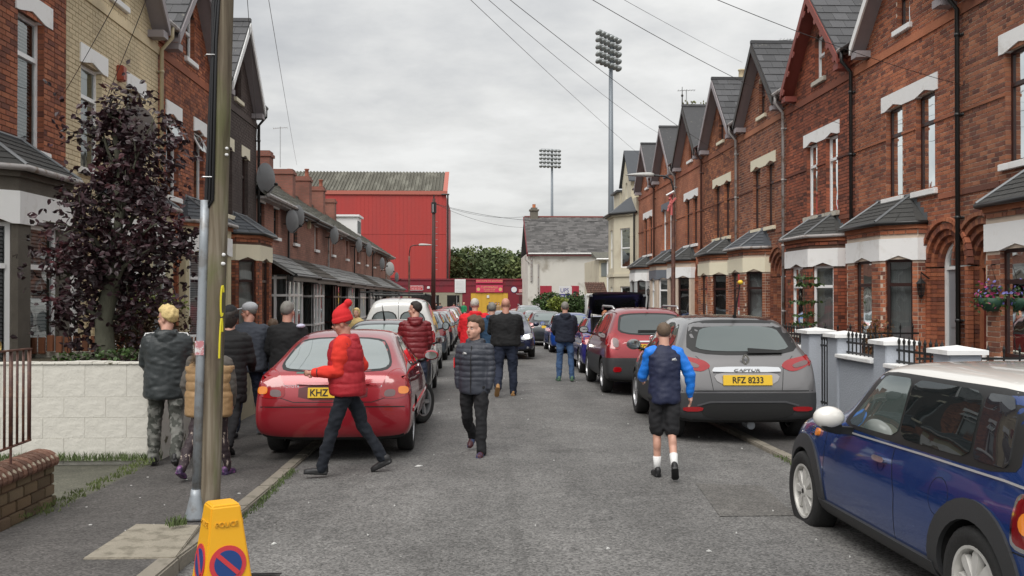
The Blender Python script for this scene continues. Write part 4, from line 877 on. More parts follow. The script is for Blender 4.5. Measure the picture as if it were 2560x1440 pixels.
for px, py, Y, r, az, lb in [(668, 446, 27.6, .42, 1.1, 'largest satellite dish, on the roof edge beside the dark brown house'), (733, 553, 31.2, .36, 1.15, 'front dish of the pair on the second two-storey house'), (748, 541, 31.9, .36, 1.15, 'rear dish of the pair on the second two-storey house'),
    (838, 588, 39.8, .36, 1.2, 'dish beside the upstairs window in the middle of the left row'), (899, 612, 48, .36, 1.2, 'dish further along the left row, before the white downpipe'), (924, 624, 52, .36, 1.2, 'dish just past the white downpipe of the left row'), (957, 659, 60, .36, 1.2, 'grey dish near the end of the left row'), (993, 693, 70.5, .34, 1.2, 'lowest dish at the very end of the left row')]:
    dish(P(px, py, Y), r, az, lb)
dish(P(976, 672, 62), .42, .9, 'pale round dish near the end of the left row', mat('pale_dish', (.45, .45, .44), .5))
dish(P(345, 325, 17.2), .42, .9, 'large dark dish on the cream house behind the tree', mat('brown_dish', (.12, .10, .09), .6))
# yellow house odds: alarm box
b = MB().mat(mat('alarm_box', (.35, .07, .04), .5)); q = P(294, 184, 16.95); q.x = -6.46; b.box(-.06, .09, -.09, .09, -.14, .14); tag(b.build('alarm_box', loc=q, bevel=.02), 'small red alarm box on the cream house between its windows', 'alarm box')
b = MB().mat(M_CREAMR); q = P(706, 0, 1); b.box(0, .12, -.1, .1, -.15, .15); tag(b.build('meter_box', loc=(-6.5, 35.8, 4.35), bevel=.02), 'cream box on the wall of the third two-storey house', 'wall box')

# ================================================================== far end
def text(s, size, m, loc, rot=(pi/2, 0, 0), name='lettering', parent=None, align='CENTER', ext=.004, sx=1.0, bold=0.0):
    c = bpy.data.curves.new(name, 'FONT'); c.body = s; c.size = size; c.extrude = ext; c.align_x = align; c.align_y = 'CENTER'; c.offset = bold; c.resolution_u = 3
    o = bpy.data.objects.new(name, c); me = bpy.data.meshes.new_from_object(o); bpy.data.objects.remove(o); me.materials.clear(); me.materials.append(m)
    o = bpy.data.objects.new(name, me); COL.objects.link(o); o.location = loc; o.rotation_euler = rot; o.scale = (sx, 1, 1)
    if parent: o.parent = parent
    return o
M_CLAD = mat('red_cladding', (.43, .042, .036), .55, var=.06, vs=.5, stretch=(1, 1, .15), dark=(.39, .045, .04), ds=.7, dthr=(.45, .6)); M_CLADL = mat('salmon_flashing', (.44, .13, .095), .6, var=.08); M_CORR = mat('weathered_corrugated_sheet', (.10, .095, .075), .85, var=.35, vs=.8, dark=(.17, .165, .135), ds=1.2, dthr=(.5, .62), bump=.3, stretch=(1, .25, .25))
M_MAR = mat('maroon_paint', (.20, .012, .025), .6, var=.2, vs=1.2, dark=(.15, .02, .03), ds=.8); M_GATE = mat('yellow_gate', (.66, .39, .045), .55, var=.08); M_CONC = mat('weathered_concrete', (.30, .28, .21), .9, var=.25, vs=.8)
st = empty('football_stand', label='tall red clad football stand with a grey corrugated roof, beyond the left terrace', cat='football stand')
YS = 105; xr, xl = P(1117, 487, YS).x, -24.5; zw, zb = 13.05, -1.5
b = MB().mat(M_CLAD); x = xl
while x < xr-.15: b.box(x, x+.40, YS, YS+.3, zb, zw); b.box(x+.40, x+.44, YS+.02, YS+.3, zb, zw); x += .44
b.box(xl, xr-.05, YS+.3, YS+18, zb, zw-.2); b.build('cladding', st); b = MB().mat(M_CLADL); b.box(xl-.2, xr+.08, YS-.18, YS+.1, zw, zw+.42)
zr = 16.5; b.hexa([(xr-.42, YS-.12, zw+.40), (xr+.08, YS-.12, zw+.40), (xr+.08, YS+.02, zw+.40), (xr-.42, YS+.02, zw+.40), (xr-.42, YS+6.9, zr+.1), (xr+.08, YS+6.9, zr+.1), (xr+.08, YS+7, zr+.1), (xr-.42, YS+7, zr+.1)]); b.build('flashing', st)
b = MB().mat(M_CORR); x = xl
while x < xr-.5: b.hexa([(x, YS-.1, zw+.36), (x+.26, YS-.1, zw+.36), (x+.26, YS+7, zr), (x, YS+7, zr), (x+.05, YS-.1, zw+.50), (x+.21, YS-.1, zw+.50), (x+.21, YS+7, zr+.12), (x+.05, YS+7, zr+.12)]); x += .40
b.hexa([(xl, YS-.1, zw+.33), (xr-.4, YS-.1, zw+.33), (xr-.4, YS+7, zr-.03), (xl, YS+7, zr-.03), (xl, YS-.1, zw+.37), (xr-.4, YS-.1, zw+.37), (xr-.4, YS+7, zr+.01), (xl, YS+7, zr+.01)]); b.build('roof_sheet', st, fix=False)
b = MB().mat(M_GUTB); b.tube([(xr+.12, YS-.1, 3), (xr+.12, YS-.1, zw)], .09, 8); b.tube([(xr-.6, YS-.25, zw+.02), (xr+.3, YS-.25, zw+.02)], .09, 6); b.build('downpipe', st)
b = MB().mat(M_CLAD); b.box(xl, xr-.05, YS-.03, YS, 8.55, 8.6); b.build('sheet_joint', st)
# maroon gate wall
gw = empty('stadium_wall', label='maroon football ground wall with a yellow gate at the end of the street', cat='wall'); YG = 90; gx0, gx1 = P(985, 700, YG).x-2, P(1330, 700, YG).x; gt_z = P(1200, 697, YG).z
ga, gb_ = P(1177, 0, YG).x, P(1270, 0, YG).x; gzt = P(1200, 732, YG).z; t1a, t1b = P(1062, 0, YG).x, P(1098, 0, YG).x; t2a, t2b = P(1118, 0, YG).x, P(1149, 0, YG).x; tz = P(1100, 738, YG).z
FW = Frame((gx0, YG), (1, 0), (0, -1)); b = MB().mat(M_MAR); o_ = lambda a, c, z0, z1: Op(a-gx0, c-gx0, z0, z1)
cz = P(1100, 731, YG).z; cx0, cx1 = P(1007, 0, YG).x, P(1156, 0, YG).x
wall_mesh(FW, b, lambda z: (0, gx1-gx0), [-2, gt_z], [o_(ga, gb_, -2.01, gzt), o_(cx0, cx1, -2.01, cz), ], n0=-.35)
FW.box(b, 0, gx1-gx0, 0, .08, gt_z-.14, gt_z+.02); FW.box(b, 0, gx1-gx0, 0, .05, P(0, 712, YG).z-.06, P(0, 712, YG).z+.06); b.build('maroon_wall', gw)
b = MB().mat(M_CONC); wall_mesh(FW, b, lambda z: (cx0-gx0, cx1-gx0), [-2, cz], [o_(t1a-1.3, t1b, -2.01, tz), o_(t2a, t2b, -2.01, tz)], n0=-.3, n1=-.02); b.build('concrete_front', gw)
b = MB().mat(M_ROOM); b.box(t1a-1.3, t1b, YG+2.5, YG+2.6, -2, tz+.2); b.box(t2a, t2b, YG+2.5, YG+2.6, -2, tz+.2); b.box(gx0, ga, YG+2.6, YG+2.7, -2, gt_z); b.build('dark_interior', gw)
b = MB().mat(M_ALU); b.box(t1b-.35, t1b-.28, YG+.2, YG+.26, -1, tz); b.box(t2b-.3, t2b-.24, YG+.2, YG+.26, -1, tz); b.build('turnstile_post', gw)
b = MB().mat(M_GATE); nb_ = 7
for i in range(nb_): b.box(ga+(gb_-ga)*i/nb_+.01, ga+(gb_-ga)*(i+1)/nb_-.01, YG+.05, YG+.12, -1.2, gzt)
b.box(ga, gb_, YG+.1, YG+.16, -1.2, gzt); b.build('gate', gw)
b = MB().mat(mat('dark_maroon_door', (.10, .012, .018), .5)); b.box(P(1297, 0, YG).x, P(1312, 0, YG).x, YG-.03, YG, -1.5, P(0, 739, YG).z); b.build('door', gw)
# signs
M_SPK = mat('pink_sign', (.62, .05, .12), .5); M_SGN = mat('sign_gold', (.7, .45, .2), .5); M_SWH = mat('sign_white', (.75, .75, .75), .4, var=.02); M_SRD = mat('sign_red', (.55, .04, .05), .4, var=.03); M_SBL = mat('sign_blue', (.03, .12, .42), .4, var=.05); M_SIND = mat('sign_indigo', (.06, .05, .28), .4, var=.03)
def sign(x0, x1, y0, y1, m, Y, label, texts, cat='sign', th=.06):
    a, c = P(x0, y0, Y), P(x1, y1, Y); r = empty('sign', ((a.x+c.x)/2, Y-.1, (a.z+c.z)/2), label=label, cat=cat); w_, h_ = (c.x-a.x)/2, (a.z-c.z)/2
    b = MB().mat(m); b.box(-w_, w_, 0, th, -h_, h_); b.build('sign_board', r, bevel=.01)
    for (s, sz, tx, tz, mm, sx) in texts: text(s, sz, mm, (tx*w_, -.008, tz*h_), parent=r, sx=sx)
    return r, w_, h_
sign(1190, 1257, 699, 708, M_SPK, YG, 'pink welcome sign with gold words above the yellow gate', [('WELCOME TO SOLITUDE', .24, 0, .15, M_SGN, .95)])
r, w_, h_ = sign(1190, 1257, 713, 731, M_SPK, YG, 'pink football club sign with gold letters over the yellow gate', [('CLIFTONVILLE', .30, 0, .42, M_SGN, .85), ('Football Club', .22, 0, -.22, M_SGN, .9)])
b = MB().mat(M_SGN)
for s in (-1, 1): b.lathe([(0, -.012), (.17, -.012), (.17, 0), (.13, 0)], c=(s*w_*.82, 0, -.05), axis='Y', n=20)
b.box(-w_*.4, w_*.4, -.012, 0, -h_*.72, -h_*.66); b.build('emblem', r)
sign(1137, 1164, 698, 732, M_SWH, YG, 'white notice board with small grey lines of text on the maroon wall', [('_______________', .12, 0, z/10, mat('grey_print', (.35, .36, .38), .6), .9) for z in range(-7, 9, 2)], 'notice board')
r, w_, h_ = sign(1022, 1058, 714, 726, M_SRD, YG, 'red sign with two lines of white words on the maroon wall beside the street lamp', [('MAIN STAND SEATING', .16, 0, .42, M_SWH, .75), ('HOME FANS ONLY', .16, 0, -.42, M_SWH, .75)])
b = MB().mat(M_SWH); b.box(-w_, w_, -.004, 0, h_-.03, h_); b.box(-w_, w_, -.004, 0, -h_, -h_+.03); b.box(w_-.03, w_, -.004, 0, -h_, h_); b.build('sign_border', r)
p_ = P(1285, 724, YG); r = empty('heritage_plaque', (p_.x, YG-.08, p_.z), label='round blue plaque on the maroon wall right of the yellow gate', cat='plaque'); b = MB().mat(M_SBL); b.lathe([(0, 0), (.29, 0), (.29, .06), (0, .06)], axis='Y', n=28); b.build('plaque_disc', r)
b = MB().mat(M_SWH); b.lathe([(.24, -.01), (.265, -.01), (.265, 0), (.24, 0)], axis='Y', n=28); b.build('plaque_ring', r)
for s, z in (('CLIFTONVILLE', .08), ('FOOTBALL', -.02), ('CLUB', -.12)): text(s, .085, M_SWH, (0, -.008, z), parent=r)
sign(1297, 1313, 723, 731, mat('pale_pink_sign', (.7, .3, .3), .5), YG, 'small pale red sign right of the blue plaque', [('TICKETS', .13, 0, .4, M_SWH, .8), ('HERE', .13, 0, -.4, M_SWH, .8)])
text('PLAYERS ENTRANCE', .17, M_SWH, P(1310, 735, YG-.05), parent=None, name='wall_lettering', sx=.95); tag(bpy.data.objects['wall_lettering'], 'white lettering painted under the small red sign on the maroon wall', 'lettering')
b = MB().mat(M_SWH); p_ = P(1321, 727, YG-.06); b.box(-.12, .12, 0, .05, -.2, .2); tag(b.build('notice', loc=p_, bevel=.01), 'small white notice at the right end of the maroon wall', 'notice')
b = MB().mat(M_SWH); p_ = P(1071, 719, YG-.08); b.box(-.13, .13, 0, .1, -.12, .12); tag(b.build('junction_box', loc=p_, bevel=.03), 'white electric box on the maroon wall by the telegraph pole', 'electric box')
sign(1217, 1223, 738, 745, M_SWH, YG+.08, 'small white notice on the yellow gate', [], 'notice')
# white gable building
WB = empty('white_rendered_building', label='white rendered building with a grey slate roof behind the for sale board', cat='building'); YW = 80; x0, x1 = P(1320, 600, YW).x, P(1525, 600, YW).x+3; ze = P(1400, 632, YW).z; YR = 86; zr = P(1400, 543, YR).z
M_STAIN = mat('stained_white_render', (.62, .60, .55), .85, var=.12, vs=.5, bump=.2, bs=4, dark=(.34, .31, .26), ds=.55, dthr=(.55, .68))
b = MB().mat(M_STAIN); b.box(x0, x1, YW, YW+12, -2, ze); b.build('wall', WB); b = MB().mat(M_SLATE); b.hexa([(x0-.05, YW-.25, ze-.02), (x1, YW-.25, ze-.02), (x1, YR, zr-.06), (x0-.05, YR, zr-.06), (x0-.05, YW-.25, ze+.04), (x1, YW-.25, ze+.04), (x1, YR, zr), (x0-.05, YR, zr)])
b.hexa([(x0-.05, YR, zr-.06), (x1, YR, zr-.06), (x1, YW+12.2, ze), (x0-.05, YW+12.2, ze), (x0-.05, YR, zr), (x1, YR, zr), (x1, YW+12.2, ze+.06), (x0-.05, YW+12.2, ze+.06)]); ro = b.build('roof', WB)
b = MB().mat(mat('grey_lapped_slate', (.105, .10, .098), .75, island=.45, var=.2)); slates((x0-.05, YW-.27, ze+.045), (.42, 0, 0), Vector((0, YR-YW+.25, zr-ze-.04))/26, int((x1-x0)/.42), 26, b, th=.012); tag(b.build('slate', ro, fix=False), kind='stuff')
b = MB().mat(M_BARGER); b.box(x0, x1, YR-.12, YR+.12, zr-.02, zr+.1); b.build('ridge_tile', WB); b = MB().mat(mat('maroon_barge', (.14, .02, .025), .6))
b.hexa([(x0-.12, YW-.3, ze-.35), (x0-.04, YW-.3, ze-.35), (x0-.04, YR, zr-.3), (x0-.12, YR, zr-.3), (x0-.12, YW-.3, ze+.02), (x0-.04, YW-.3, ze+.02), (x0-.04, YR, zr+.05), (x0-.12, YR, zr+.05)]); b.box(x0-.1, x1, YW-.3, YW-.2, ze-.28, ze-.18); b.build('bargeboard', WB)
b = MB().mat(M_WHT); b.tube([(x0, YW-.33, ze-.08), (x1, YW-.33, ze-.05)], .07, 6); b.build('gutter', WB)
b = MB().mat(M_GUTG); b.tube([(x0+.9, YW-.08, ze-1), (x0+.9, YW-.08, -1.5)], .06, 6); b.tube([(x0+.3, YW-.08, ze-.2), (x0+.3, YW-.08, ze-2.5)], .09, 6); b.tube([(x0-.25, YW-.1, ze-.3), (x0-.25, YW-.1, ze-.6), (x0+.1, YW-.1, ze-.9)], .05, 6); b.build('downpipe', WB)
b = MB().mat(M_SRD); M_RP = mat('red_painted_panel', (.33, .02, .04), .7, var=.3, vs=3)
b = MB().mat(M_RP)
for a_, c_ in ((1350, 1379), (1427, 1447)): b.box(P(a_, 0, YW).x, P(c_, 0, YW).x, YW-.03, YW, -1.6, P(0, 714, YW).z)
b.build('red_panel', WB)
b = MB().mat(M_ROOM); b.box(P(1433, 0, YW).x, P(1441, 0, YW).x, YW-.05, YW-.03, P(0, 741, YW).z, P(0, 728, YW).z); b.build('vent', WB)
b = MB().mat(mat('sooty_stack', (.16, .145, .12), .9, var=.3)); p_ = P(1335, 545, YR); b.box(p_.x-.36, p_.x+.36, YR-.4, YR+.4, p_.z-.3, p_.z+.65); b.box(p_.x-.45, p_.x+.45, YR-.5, YR+.5, p_.z+.65, p_.z+.78); b.box(p_.x-.3, p_.x+.3, YR-.35, YR+.35, p_.z+.78, p_.z+.95); co = b.build('chimney', WB)
b = MB().mat(mat('orange_pot', (.5, .17, .07), .8)); b.lathe([(.16, 0), (.15, .3), (.17, .33), (.12, .33)], c=(p_.x, YR, p_.z+.95), n=12); b.build('chimney_pot', co)
# for sale board
p_ = P(1411, 755, 60); fs = empty('for_sale_board', (p_.x, 60, gz(60, 3)), label='white and indigo for sale board on a white post by the hedge', cat='sale board'); q1, q2, q3 = P(1397, 715, 60), P(1426, 735, 60), P(1426, 746, 60); b = MB().mat(M_SWH); b.box(q1.x-p_.x, q2.x-p_.x, -.02, .02, q2.z-gz(60, 3), q1.z-gz(60, 3)); xp = q2.x-p_.x+.02; b.box(xp-.01, xp+.07, -.03, .05, 0, q1.z-gz(60, 3)-.03); b.build('board', fs)
b = MB().mat(M_SIND); b.box(q1.x-p_.x, q2.x-p_.x, -.025, .018, q3.z-gz(60, 3), q2.z-gz(60, 3)); b.build('board_strip', fs)
cxx = (q1.x+q2.x)/2-p_.x; text('UPS', .40, M_SIND, (cxx, -.026, (q1.z+q2.z)/2-gz(60, 3)-.04), parent=fs, sx=.85); text('FOR SALE', .165, M_SWH, (cxx, -.03, (q3.z+q2.z)/2-gz(60, 3)), parent=fs, bold=.003)
# cream houses past the right terrace
CH = empty('cream_house', label='cream rendered house with a tall splayed bay just past the brick terrace', cat='house'); M_CR2 = mat('cream_stucco', (.62, .57, .44), .85, var=.1, vs=1.5, bump=.15, dark=(.5, .44, .33), ds=.9, dthr=(.5, .7))
F = Frame((8.4, 47.9), (0, 1), (-1, 0)); b = MB().mat(M_CR2); F.box(b, 0, 7.5, -6, 0, -1.5, 6.8); pts = [(.1, 0), (1.5, .95), (3.6, .95), (4.6, 0)]
for i in range(3):
    f, L = F.sub(pts[i], pts[i+1]); cen = F.o+F.u*2.3; 
    if (f.o+f.u*(L/2)-cen).dot(f.n) < 0: f.n = -f.n
    op = [Op(L/2-.38, L/2+.38, 3.1, 5.2), Op(L/2-.38, L/2+.38, .3, 2.1)]; wall_mesh(f, b, lambda z, L=L: (0, L), [-1.5, 5.95], op, n0=-.2)
    for q in op: window(f, CH, q, M_PVC, 'dim', transom=.5, n=-.06)
    f.box(b, -.03, L+.03, -.2, .07, 2.62, 2.78); f.box(b, -.03, L+.03, -.2, .1, 5.85, 5.97)
b.build('wall', CH); b = MB().mat(M_SLATEB); e0 = [F.p(u, n, 6.0) for u, n in [(-.1, 0), (1.45, 1.2), (3.7, 1.2), (4.9, 0)]]; tp = [F.p(1.7, -.02, 7.0), F.p(3.3, -.02, 7.0)]
b.add(e0+tp, [(0, 1, 4), (1, 2, 5, 4), (2, 3, 5), (0, 3, 2, 1), (0, 4, 5, 3)]); b.build('bay_roof', CH); b = MB().mat(M_GUTB); b.tube(e0, .07, 6); b.tube([F.p(.05, .12, 6), F.p(.05, .12, 0)], .05, 6); b.build('gutter', CH)
b = MB().mat(M_CR2); F2 = Frame((8.4, 49.6), (0, 1), (-1, 0)); gext = lambda z: (0, 3.0) if z < 8 else (1.5-1.5*(9.6-z)/1.6, 1.5+1.5*(9.6-z)/1.6); wall_mesh(F2, b, lambda z: (0, 3.0), [6.7, 8.0], [Op(1.2, 1.8, 7, 7.9)], n0=-3); wall_mesh(F2, b, gext, [8.0001, 9.58], [], n0=-3); F2.box(b, 3.2, 5.5, -3, .1, 6.5, 7.6); b.build('attic_wall', CH)
b = MB().mat(M_SLATEB)
for s in (-1, 1): a = [F2.p(1.5, .15, 9.72), F2.p(1.5, -3, 9.72), F2.p(1.5+s*1.75, -3, 7.85), F2.p(1.5+s*1.75, .15, 7.85)]; b.hexa([Vector(p)-Vector((0, 0, .07)) for p in a]+a)
F2.box(b, 3.1, 5.6, -3, .3, 7.6, 7.7); b.build('roof', CH); window(F2, CH, Op(1.2, 1.8, 7, 7.9), M_PVC, 'dim', transom=0)
CH2 = empty('cream_cottage', label='low cream house with a brown tiled porch beyond the cream bay', cat='house'); b = MB().mat(M_CR2); xa, xb = P(1497, 0, 60).x, 12; b.box(xa, xb, 60, 68, -2, P(0, 645, 60).z); b.build('wall', CH2); b = MB().mat(M_TROOF); za = P(0, 645, 60).z; b.hexa([(xa-.25, 59.8, za), (xb, 59.8, za), (xb, 62, za+.2), (xa-.25, 62, za+.2), (xa-.25, 59.8, za+.08), (xb, 59.8, za+.08), (xb, 62, za+.55), (xa-.25, 62, za+.55)]); b.build('roof', CH2)
b = MB().mat(M_WHT); b.tube([(xa-.2, 59.75, za-.02), (xb, 59.75, za-.02)], .07, 6); b.tube([(xa+.55, 59.9, za-.1), (xa+.55, 59.9, 0)], .06, 6); b.build('gutter', CH2); b = MB().mat(M_NETD)
for px in (1507, 1516): x_ = P(px, 0, 60).x; b.box(x_-.12, x_+.12, 59.97, 60, P(0, 690, 60).z, P(0, 655, 60).z)
b.build('pane', CH2)
# tiled porches
pr_ = empty('tiled_porch', label='brown tiled lean-to porch roof in front of the white building', cat='porch'); M_PANT = mat('brown_pantile', (.10, .05, .035), .8, var=.3, vs=4, island=.3)
b = MB().mat(M_PANT); A, Bp = P(1468, 733, 56), P(1519, 733, 56); zt = P(0, 707, 57.4).z; rows, n_ = 5, 12
for j in range(rows):
    for i in range(n_): x_ = A.x+(Bp.x-A.x)*(i+.5)/n_; y0, y1 = 56+1.4*j/rows, 56+1.4*(j+1.15)/rows; z0, z1 = A.z+(zt-A.z)*j/rows, A.z+(zt-A.z)*(j+1.15)/rows; b.tube([(x_, y0, z0+.03), (x_, y1, z1)], (Bp.x-A.x)/n_*.52, 6)
b.build('pantile', pr_); b = MB().mat(M_WHT); b.box(A.x, Bp.x, 56.1, 57.6, -1.6, A.z-.08); b.box(A.x-.05, Bp.x, 55.95, 56.05, A.z-.14, A.z-.02); b.build('porch_wall', pr_)
# ================================================================== street furniture and planting
def wood_mat():
    m = bpy.data.materials.new('weathered_pole_wood'); n, l = nodes_of(m); p = n['Principled BSDF']; p.inputs['Roughness'].default_value = .85; t = n.new('ShaderNodeTexCoord')
    def nz(scl, s, d=6):
        mp = n.new('ShaderNodeMapping'); mp.inputs['Scale'].default_value = scl; l.new(t.outputs['Object'], mp.inputs[0]); x = n.new('ShaderNodeTexNoise'); x.inputs['Scale'].default_value = s; x.inputs['Detail'].default_value = d; x.inputs['Distortion'].default_value = .6; l.new(mp.outputs[0], x.inputs['Vector']); return x.outputs['Fac']
    r1 = n.new('ShaderNodeValToRGB'); l.new(nz((1, 1, .08), 14), r1.inputs[0]); e = r1.color_ramp.elements; e[0].position = .35; e[0].color = (.08, .06, .04, 1); e[1].position = .68; e[1].color = (.27, .235, .18, 1); q = e.new(.52); q.color = (.16, .13, .09, 1)
    r2 = n.new('ShaderNodeMapRange'); r2.inputs[1].default_value = .50; r2.inputs[2].default_value = .70; l.new(nz((1, 1, .3), 4), r2.inputs[0])
    mx = n.new('ShaderNodeMix'); mx.data_type = 'RGBA'; l.new(r2.outputs[0], mx.inputs[0]); l.new(r1.outputs[0], mx.inputs[6]); mx.inputs[7].default_value = (.10, .125, .03, 1); l.new(mx.outputs[2], p.inputs['Base Color'])
    b = n.new('ShaderNodeBump'); b.inputs['Strength'].default_value = .8; b.inputs['Distance'].default_value = .012; l.new(nz((1, 1, .05), 30), b.inputs['Height']); l.new(b.outputs[0], p.inputs['Normal']); return m
M_WOOD = wood_mat(); M_GALV = mat('galvanised_steel', (.33, .36, .39), .45, metal=.35, var=.15, vs=12, dark=(.25, .25, .25), ds=8); M_CABLE = mat('black_cable', (.012, .012, .014), .4)
pb = G(523, 1287, .09); PT = Vector((pb.x+.13, pb.y+.1, 5.9)); pole = empty('telegraph_pole', pb, label='big weathered wooden telegraph pole with moss, cables and yellow paint marks on the left pavement', cat='telegraph pole')
top = PT-pb; b = MB().mat(M_WOOD); rs = []
for i in range(41):
    t = i/40; c = top*t; r = .078-.008*t; rs.append([(c.x+r*(1+.03*noise.noise(Vector((cos(a)*2, sin(a)*2, t*7))))*cos(a), c.y+r*sin(a), c.z-.1*(1-t)*(i == 0)) for a in [2*pi*k/24 for k in range(24)]])
b.rings(rs); b.build('post', pole, smooth=True)
b = MB().mat(M_GALV); d = Vector((-.088, -.045, 0)); hs = (1.65-pb.z+252/2300*6.7)/top.z
pts = [top*t+d for t in (0.035, .2, .35, hs)]
b.tube([p+Vector((0, 0, 0)) for p in pts], .036, 10); q = top*.0+d; b.lathe([(.085, -.02), (.085, .0), (.045, .16), (.038, .21)], c=q+Vector((0, 0, .0)), n=14); go = b.build('cable_guard', pole, smooth=True)
b = MB().mat(M_ALU)
for t in (.44, .60): c = top*t; b.tube([c+Vector((-.125, -.04, 0)), c+Vector((-.10, -.084, 0)), c+Vector((-.06, -.08, .0)), c+Vector((-.03, -.078, 0))], .005, 5)
b.build('strap', pole)
b = MB().mat(M_CABLE)
for k in range(4): o_ = Vector((-.075+.018*k-.01, -.05-.014*k, 0)); b.tube([top*hs*.97+d*.8+o_*.1]+[top*t+o_*(1.0-.25*t)+Vector((.012*sin(t*25+k), 0, 0)) for t in (hs, .62, .7, .8, .9, .98)], .011, 6)
b.build('cable', pole, smooth=True)
b = MB().mat(mat('yellow_paint', (.72, .62, .03), .6)) # painted marks
def onpole(ang, z): 
    t = z/top.z; c = top*t; r = .0805-.008*t; return c+Vector((r*sin(ang), -r*cos(ang), 0))
for zc_, hh in ((1.66, .12), (1.28, .25)):
    base = [onpole(.95+.16*cos(a), zc_+hh*sin(a)) for a in [0.6+i*.4 for i in range(13 if zc_ > 1.5 else 8)]]
    b.tube(base, .0085, 5)
b.build('paint_mark', pole)
pl_ = MB().mat(M_SWH)
for a, z, w_ in ((.95, 2.02, .03), (.9, 1.95, .035)): c = onpole(a, z); pl_.ell(c, (w_*.6, .010, .014), 10, 6)
c = onpole(1.0, 2.8); pl_.ell(c, (.016, .014, .012), 8, 5); c = onpole(1.0, 2.85); pl_.ell(c, (.014, .014, .012), 8, 5); pl_.build('number_disc', pole)
b = MB().mat(mat('sticker', (.5, .2, .22), .5, dark=(.7, .7, .7), ds=40)); c = top*.212+d; b.box(c.x-.034, c.x+.034, c.y-.04, c.y-.035, c.z-.02, c.z+.09); b.build('sticker', pole)
# steps pegs
# overhead wires from the pole top
def wire(tgt, label, sag=.35, src=None, r=.0048, n=24):
    a = Vector(src) if src else PT+Vector((0, 0, -.1)); t = Vector(tgt); b = MB().mat(M_CABLE); pts = [a.lerp(t, i/n)-Vector((0, 0, 4*sag*(i/n)*(1-i/n))) for i in range(n+1)]
    b.tube(pts, r, 5); return tag(b.build('overhead_wire', smooth=True), label, 'wire', 'overhead telephone wires')
wire(P(1603, 390, 44), 'wire from the near pole to the furthest right-hand gables, lowest of the pair', .1)
wire(P(1652, 336, 39), 'wire from the near pole passing before the tall floodlight to the right terrace', .25)
wire(P(1850, 410, 28.5), 'wire crossing the right gables to the pale downpipe house', .25)
wire(P(1856, 156, 34), 'short wire ending at the chimney behind the right gables', .1); wire(P(2125, 318, 20.4), 'wire crossing the fretwork gable to the black downpipe', .3); wire(P(2410, 214, 15.6), 'upper wire ending at the nearest black downpipe', .25)
wire(P(742, 412, 45.5), 'wire from the near pole to the tall aerial on the left', .1); wire(P(650, 435, 27.4), 'wire from the near pole down to the first two-storey roof', .05); wire((-6.48, 15.9, 4.55), 'wire from the pole to the cream house wall', .1); wire((-6.48, 14.7, 4.8), 'wire from the pole to the joint of the brick and cream houses', .1)
# second telegraph pole and its wires
q = P(1083, 497, 64.6); zb = gz(64.6); pole2 = empty('telegraph_pole', (q.x, q.y, zb), label='tall dark brown telegraph pole in front of the red stand', cat='telegraph pole'); b = MB().mat(mat('tarred_pole', (.06, .022, .018), .7, var=.3, vs=4)); h = q.z-zb; b.tube([(0, 0, 0), (.05, 0, h)], [.17, .11], 12); b.build('post', pole2, smooth=True)
b = MB().mat(M_GUTB); b.tube([(.05, 0, h-1.0), (.05, 0, h-.25)], .19, 10); b.tube([(.05, 0, h), (.05, 0, h+.25)], .05, 6); b.build('junction_cap', pole2); b = MB().mat(M_ALU); b.box(-.03, .03, -.23, -.2, h-.95, h-.4)
for k in range(9): b.tube([(.13, 0, h*.45+k*.42), (.3, 0, h*.45+k*.42)], .012, 4)
b.build('step_peg', pole2)
for x, y, Y in ((1325, 568, 80), (1322, 540, 86), (1527, 552, 52)): wire(P(x, y, Y), 'faint wire from the dark pole towards the %s' % {568: 'white building gutter', 540: 'white building chimney', 552: 'cream house'}[y], .5, src=(q.x+.05, q.y, q.z-.3), r=.012)
# street lamps
def street_lamp(px, ptop, phead, Y, arm, label, rot=0, col=None):
    q = P(px, ptop, Y); zb = gz(Y)+.03; o = empty('street_lamp', (q.x, Y, zb), rot, label=label, cat='street lamp', group='street lamps'); h = q.z-zb; b = MB().mat(col or M_RUST); b.lathe([(.09, 0), (.09, 1.1), (.055, 1.2), (.05, h*.9), (.045, h)], n=12)
    b.build('post', o, smooth=True); b = MB().mat(M_GUTB); hh = h+arm[1]; s = arm[0]
    b.tube([(0, 0, h-.05), (0, 0, h+.12), (-s*.06, 0, hh-.08), (-s*.2, 0, hh), (-s*.62, 0, hh+.03)], .024, 8); b.build('arm', o, smooth=True)
    b = MB().mat(mat('lamp_head_grey', (.48, .48, .46), .5)); rs = []
    for t, w_, z0, z1 in ((0, .05, -.05, .05), (.1, .07, -.055, .07), (.35, .085, -.05, .06), (.6, .07, -.03, .03), (.72, .02, -.01, .0)):
        rs.append([(-s*.5-s*t, w_*cos(a), hh+.03+(z1 if sin(a) > 0 else -z0)*sin(a)) for a in [2*pi*k/12 for k in range(12)]])
    b.rings(rs); b.build('lamp_head', o, smooth=True); return o, h
o, h = street_lamp(1683, 482, 450, 23.2, (1, .42), 'rusty street lamp rising beside the right terrace above the red car')
b = MB().mat(mat('faded_ribbon', (.55, .14, .13), .7, var=.3)); 
for k in range(6): b.tube([(random.uniform(-.07, .07), random.uniform(-.07, .02), h-.02-.04*k), (random.uniform(-.16, -.02), -.09, h-.08-.1*k)], .03, 5)
tag(b.build('ribbon_bunch', loc=(o.location.x, o.location.y, o.location.z)), 'faded red ribbons tied round the top of the right street lamp post', 'ribbon')
b = MB().mat(M_SWH); b.tube([(-.2, -.1, h-.08), (0, -.1, h+.03)], .025, 5); b.build('ribbon_tail', bpy.data.objects['ribbon_bunch'])
street_lamp(1023, 640, 608, 48, (-1, .55), 'rusty street lamp in front of the red stand, arm pointing right', col=M_RUST)
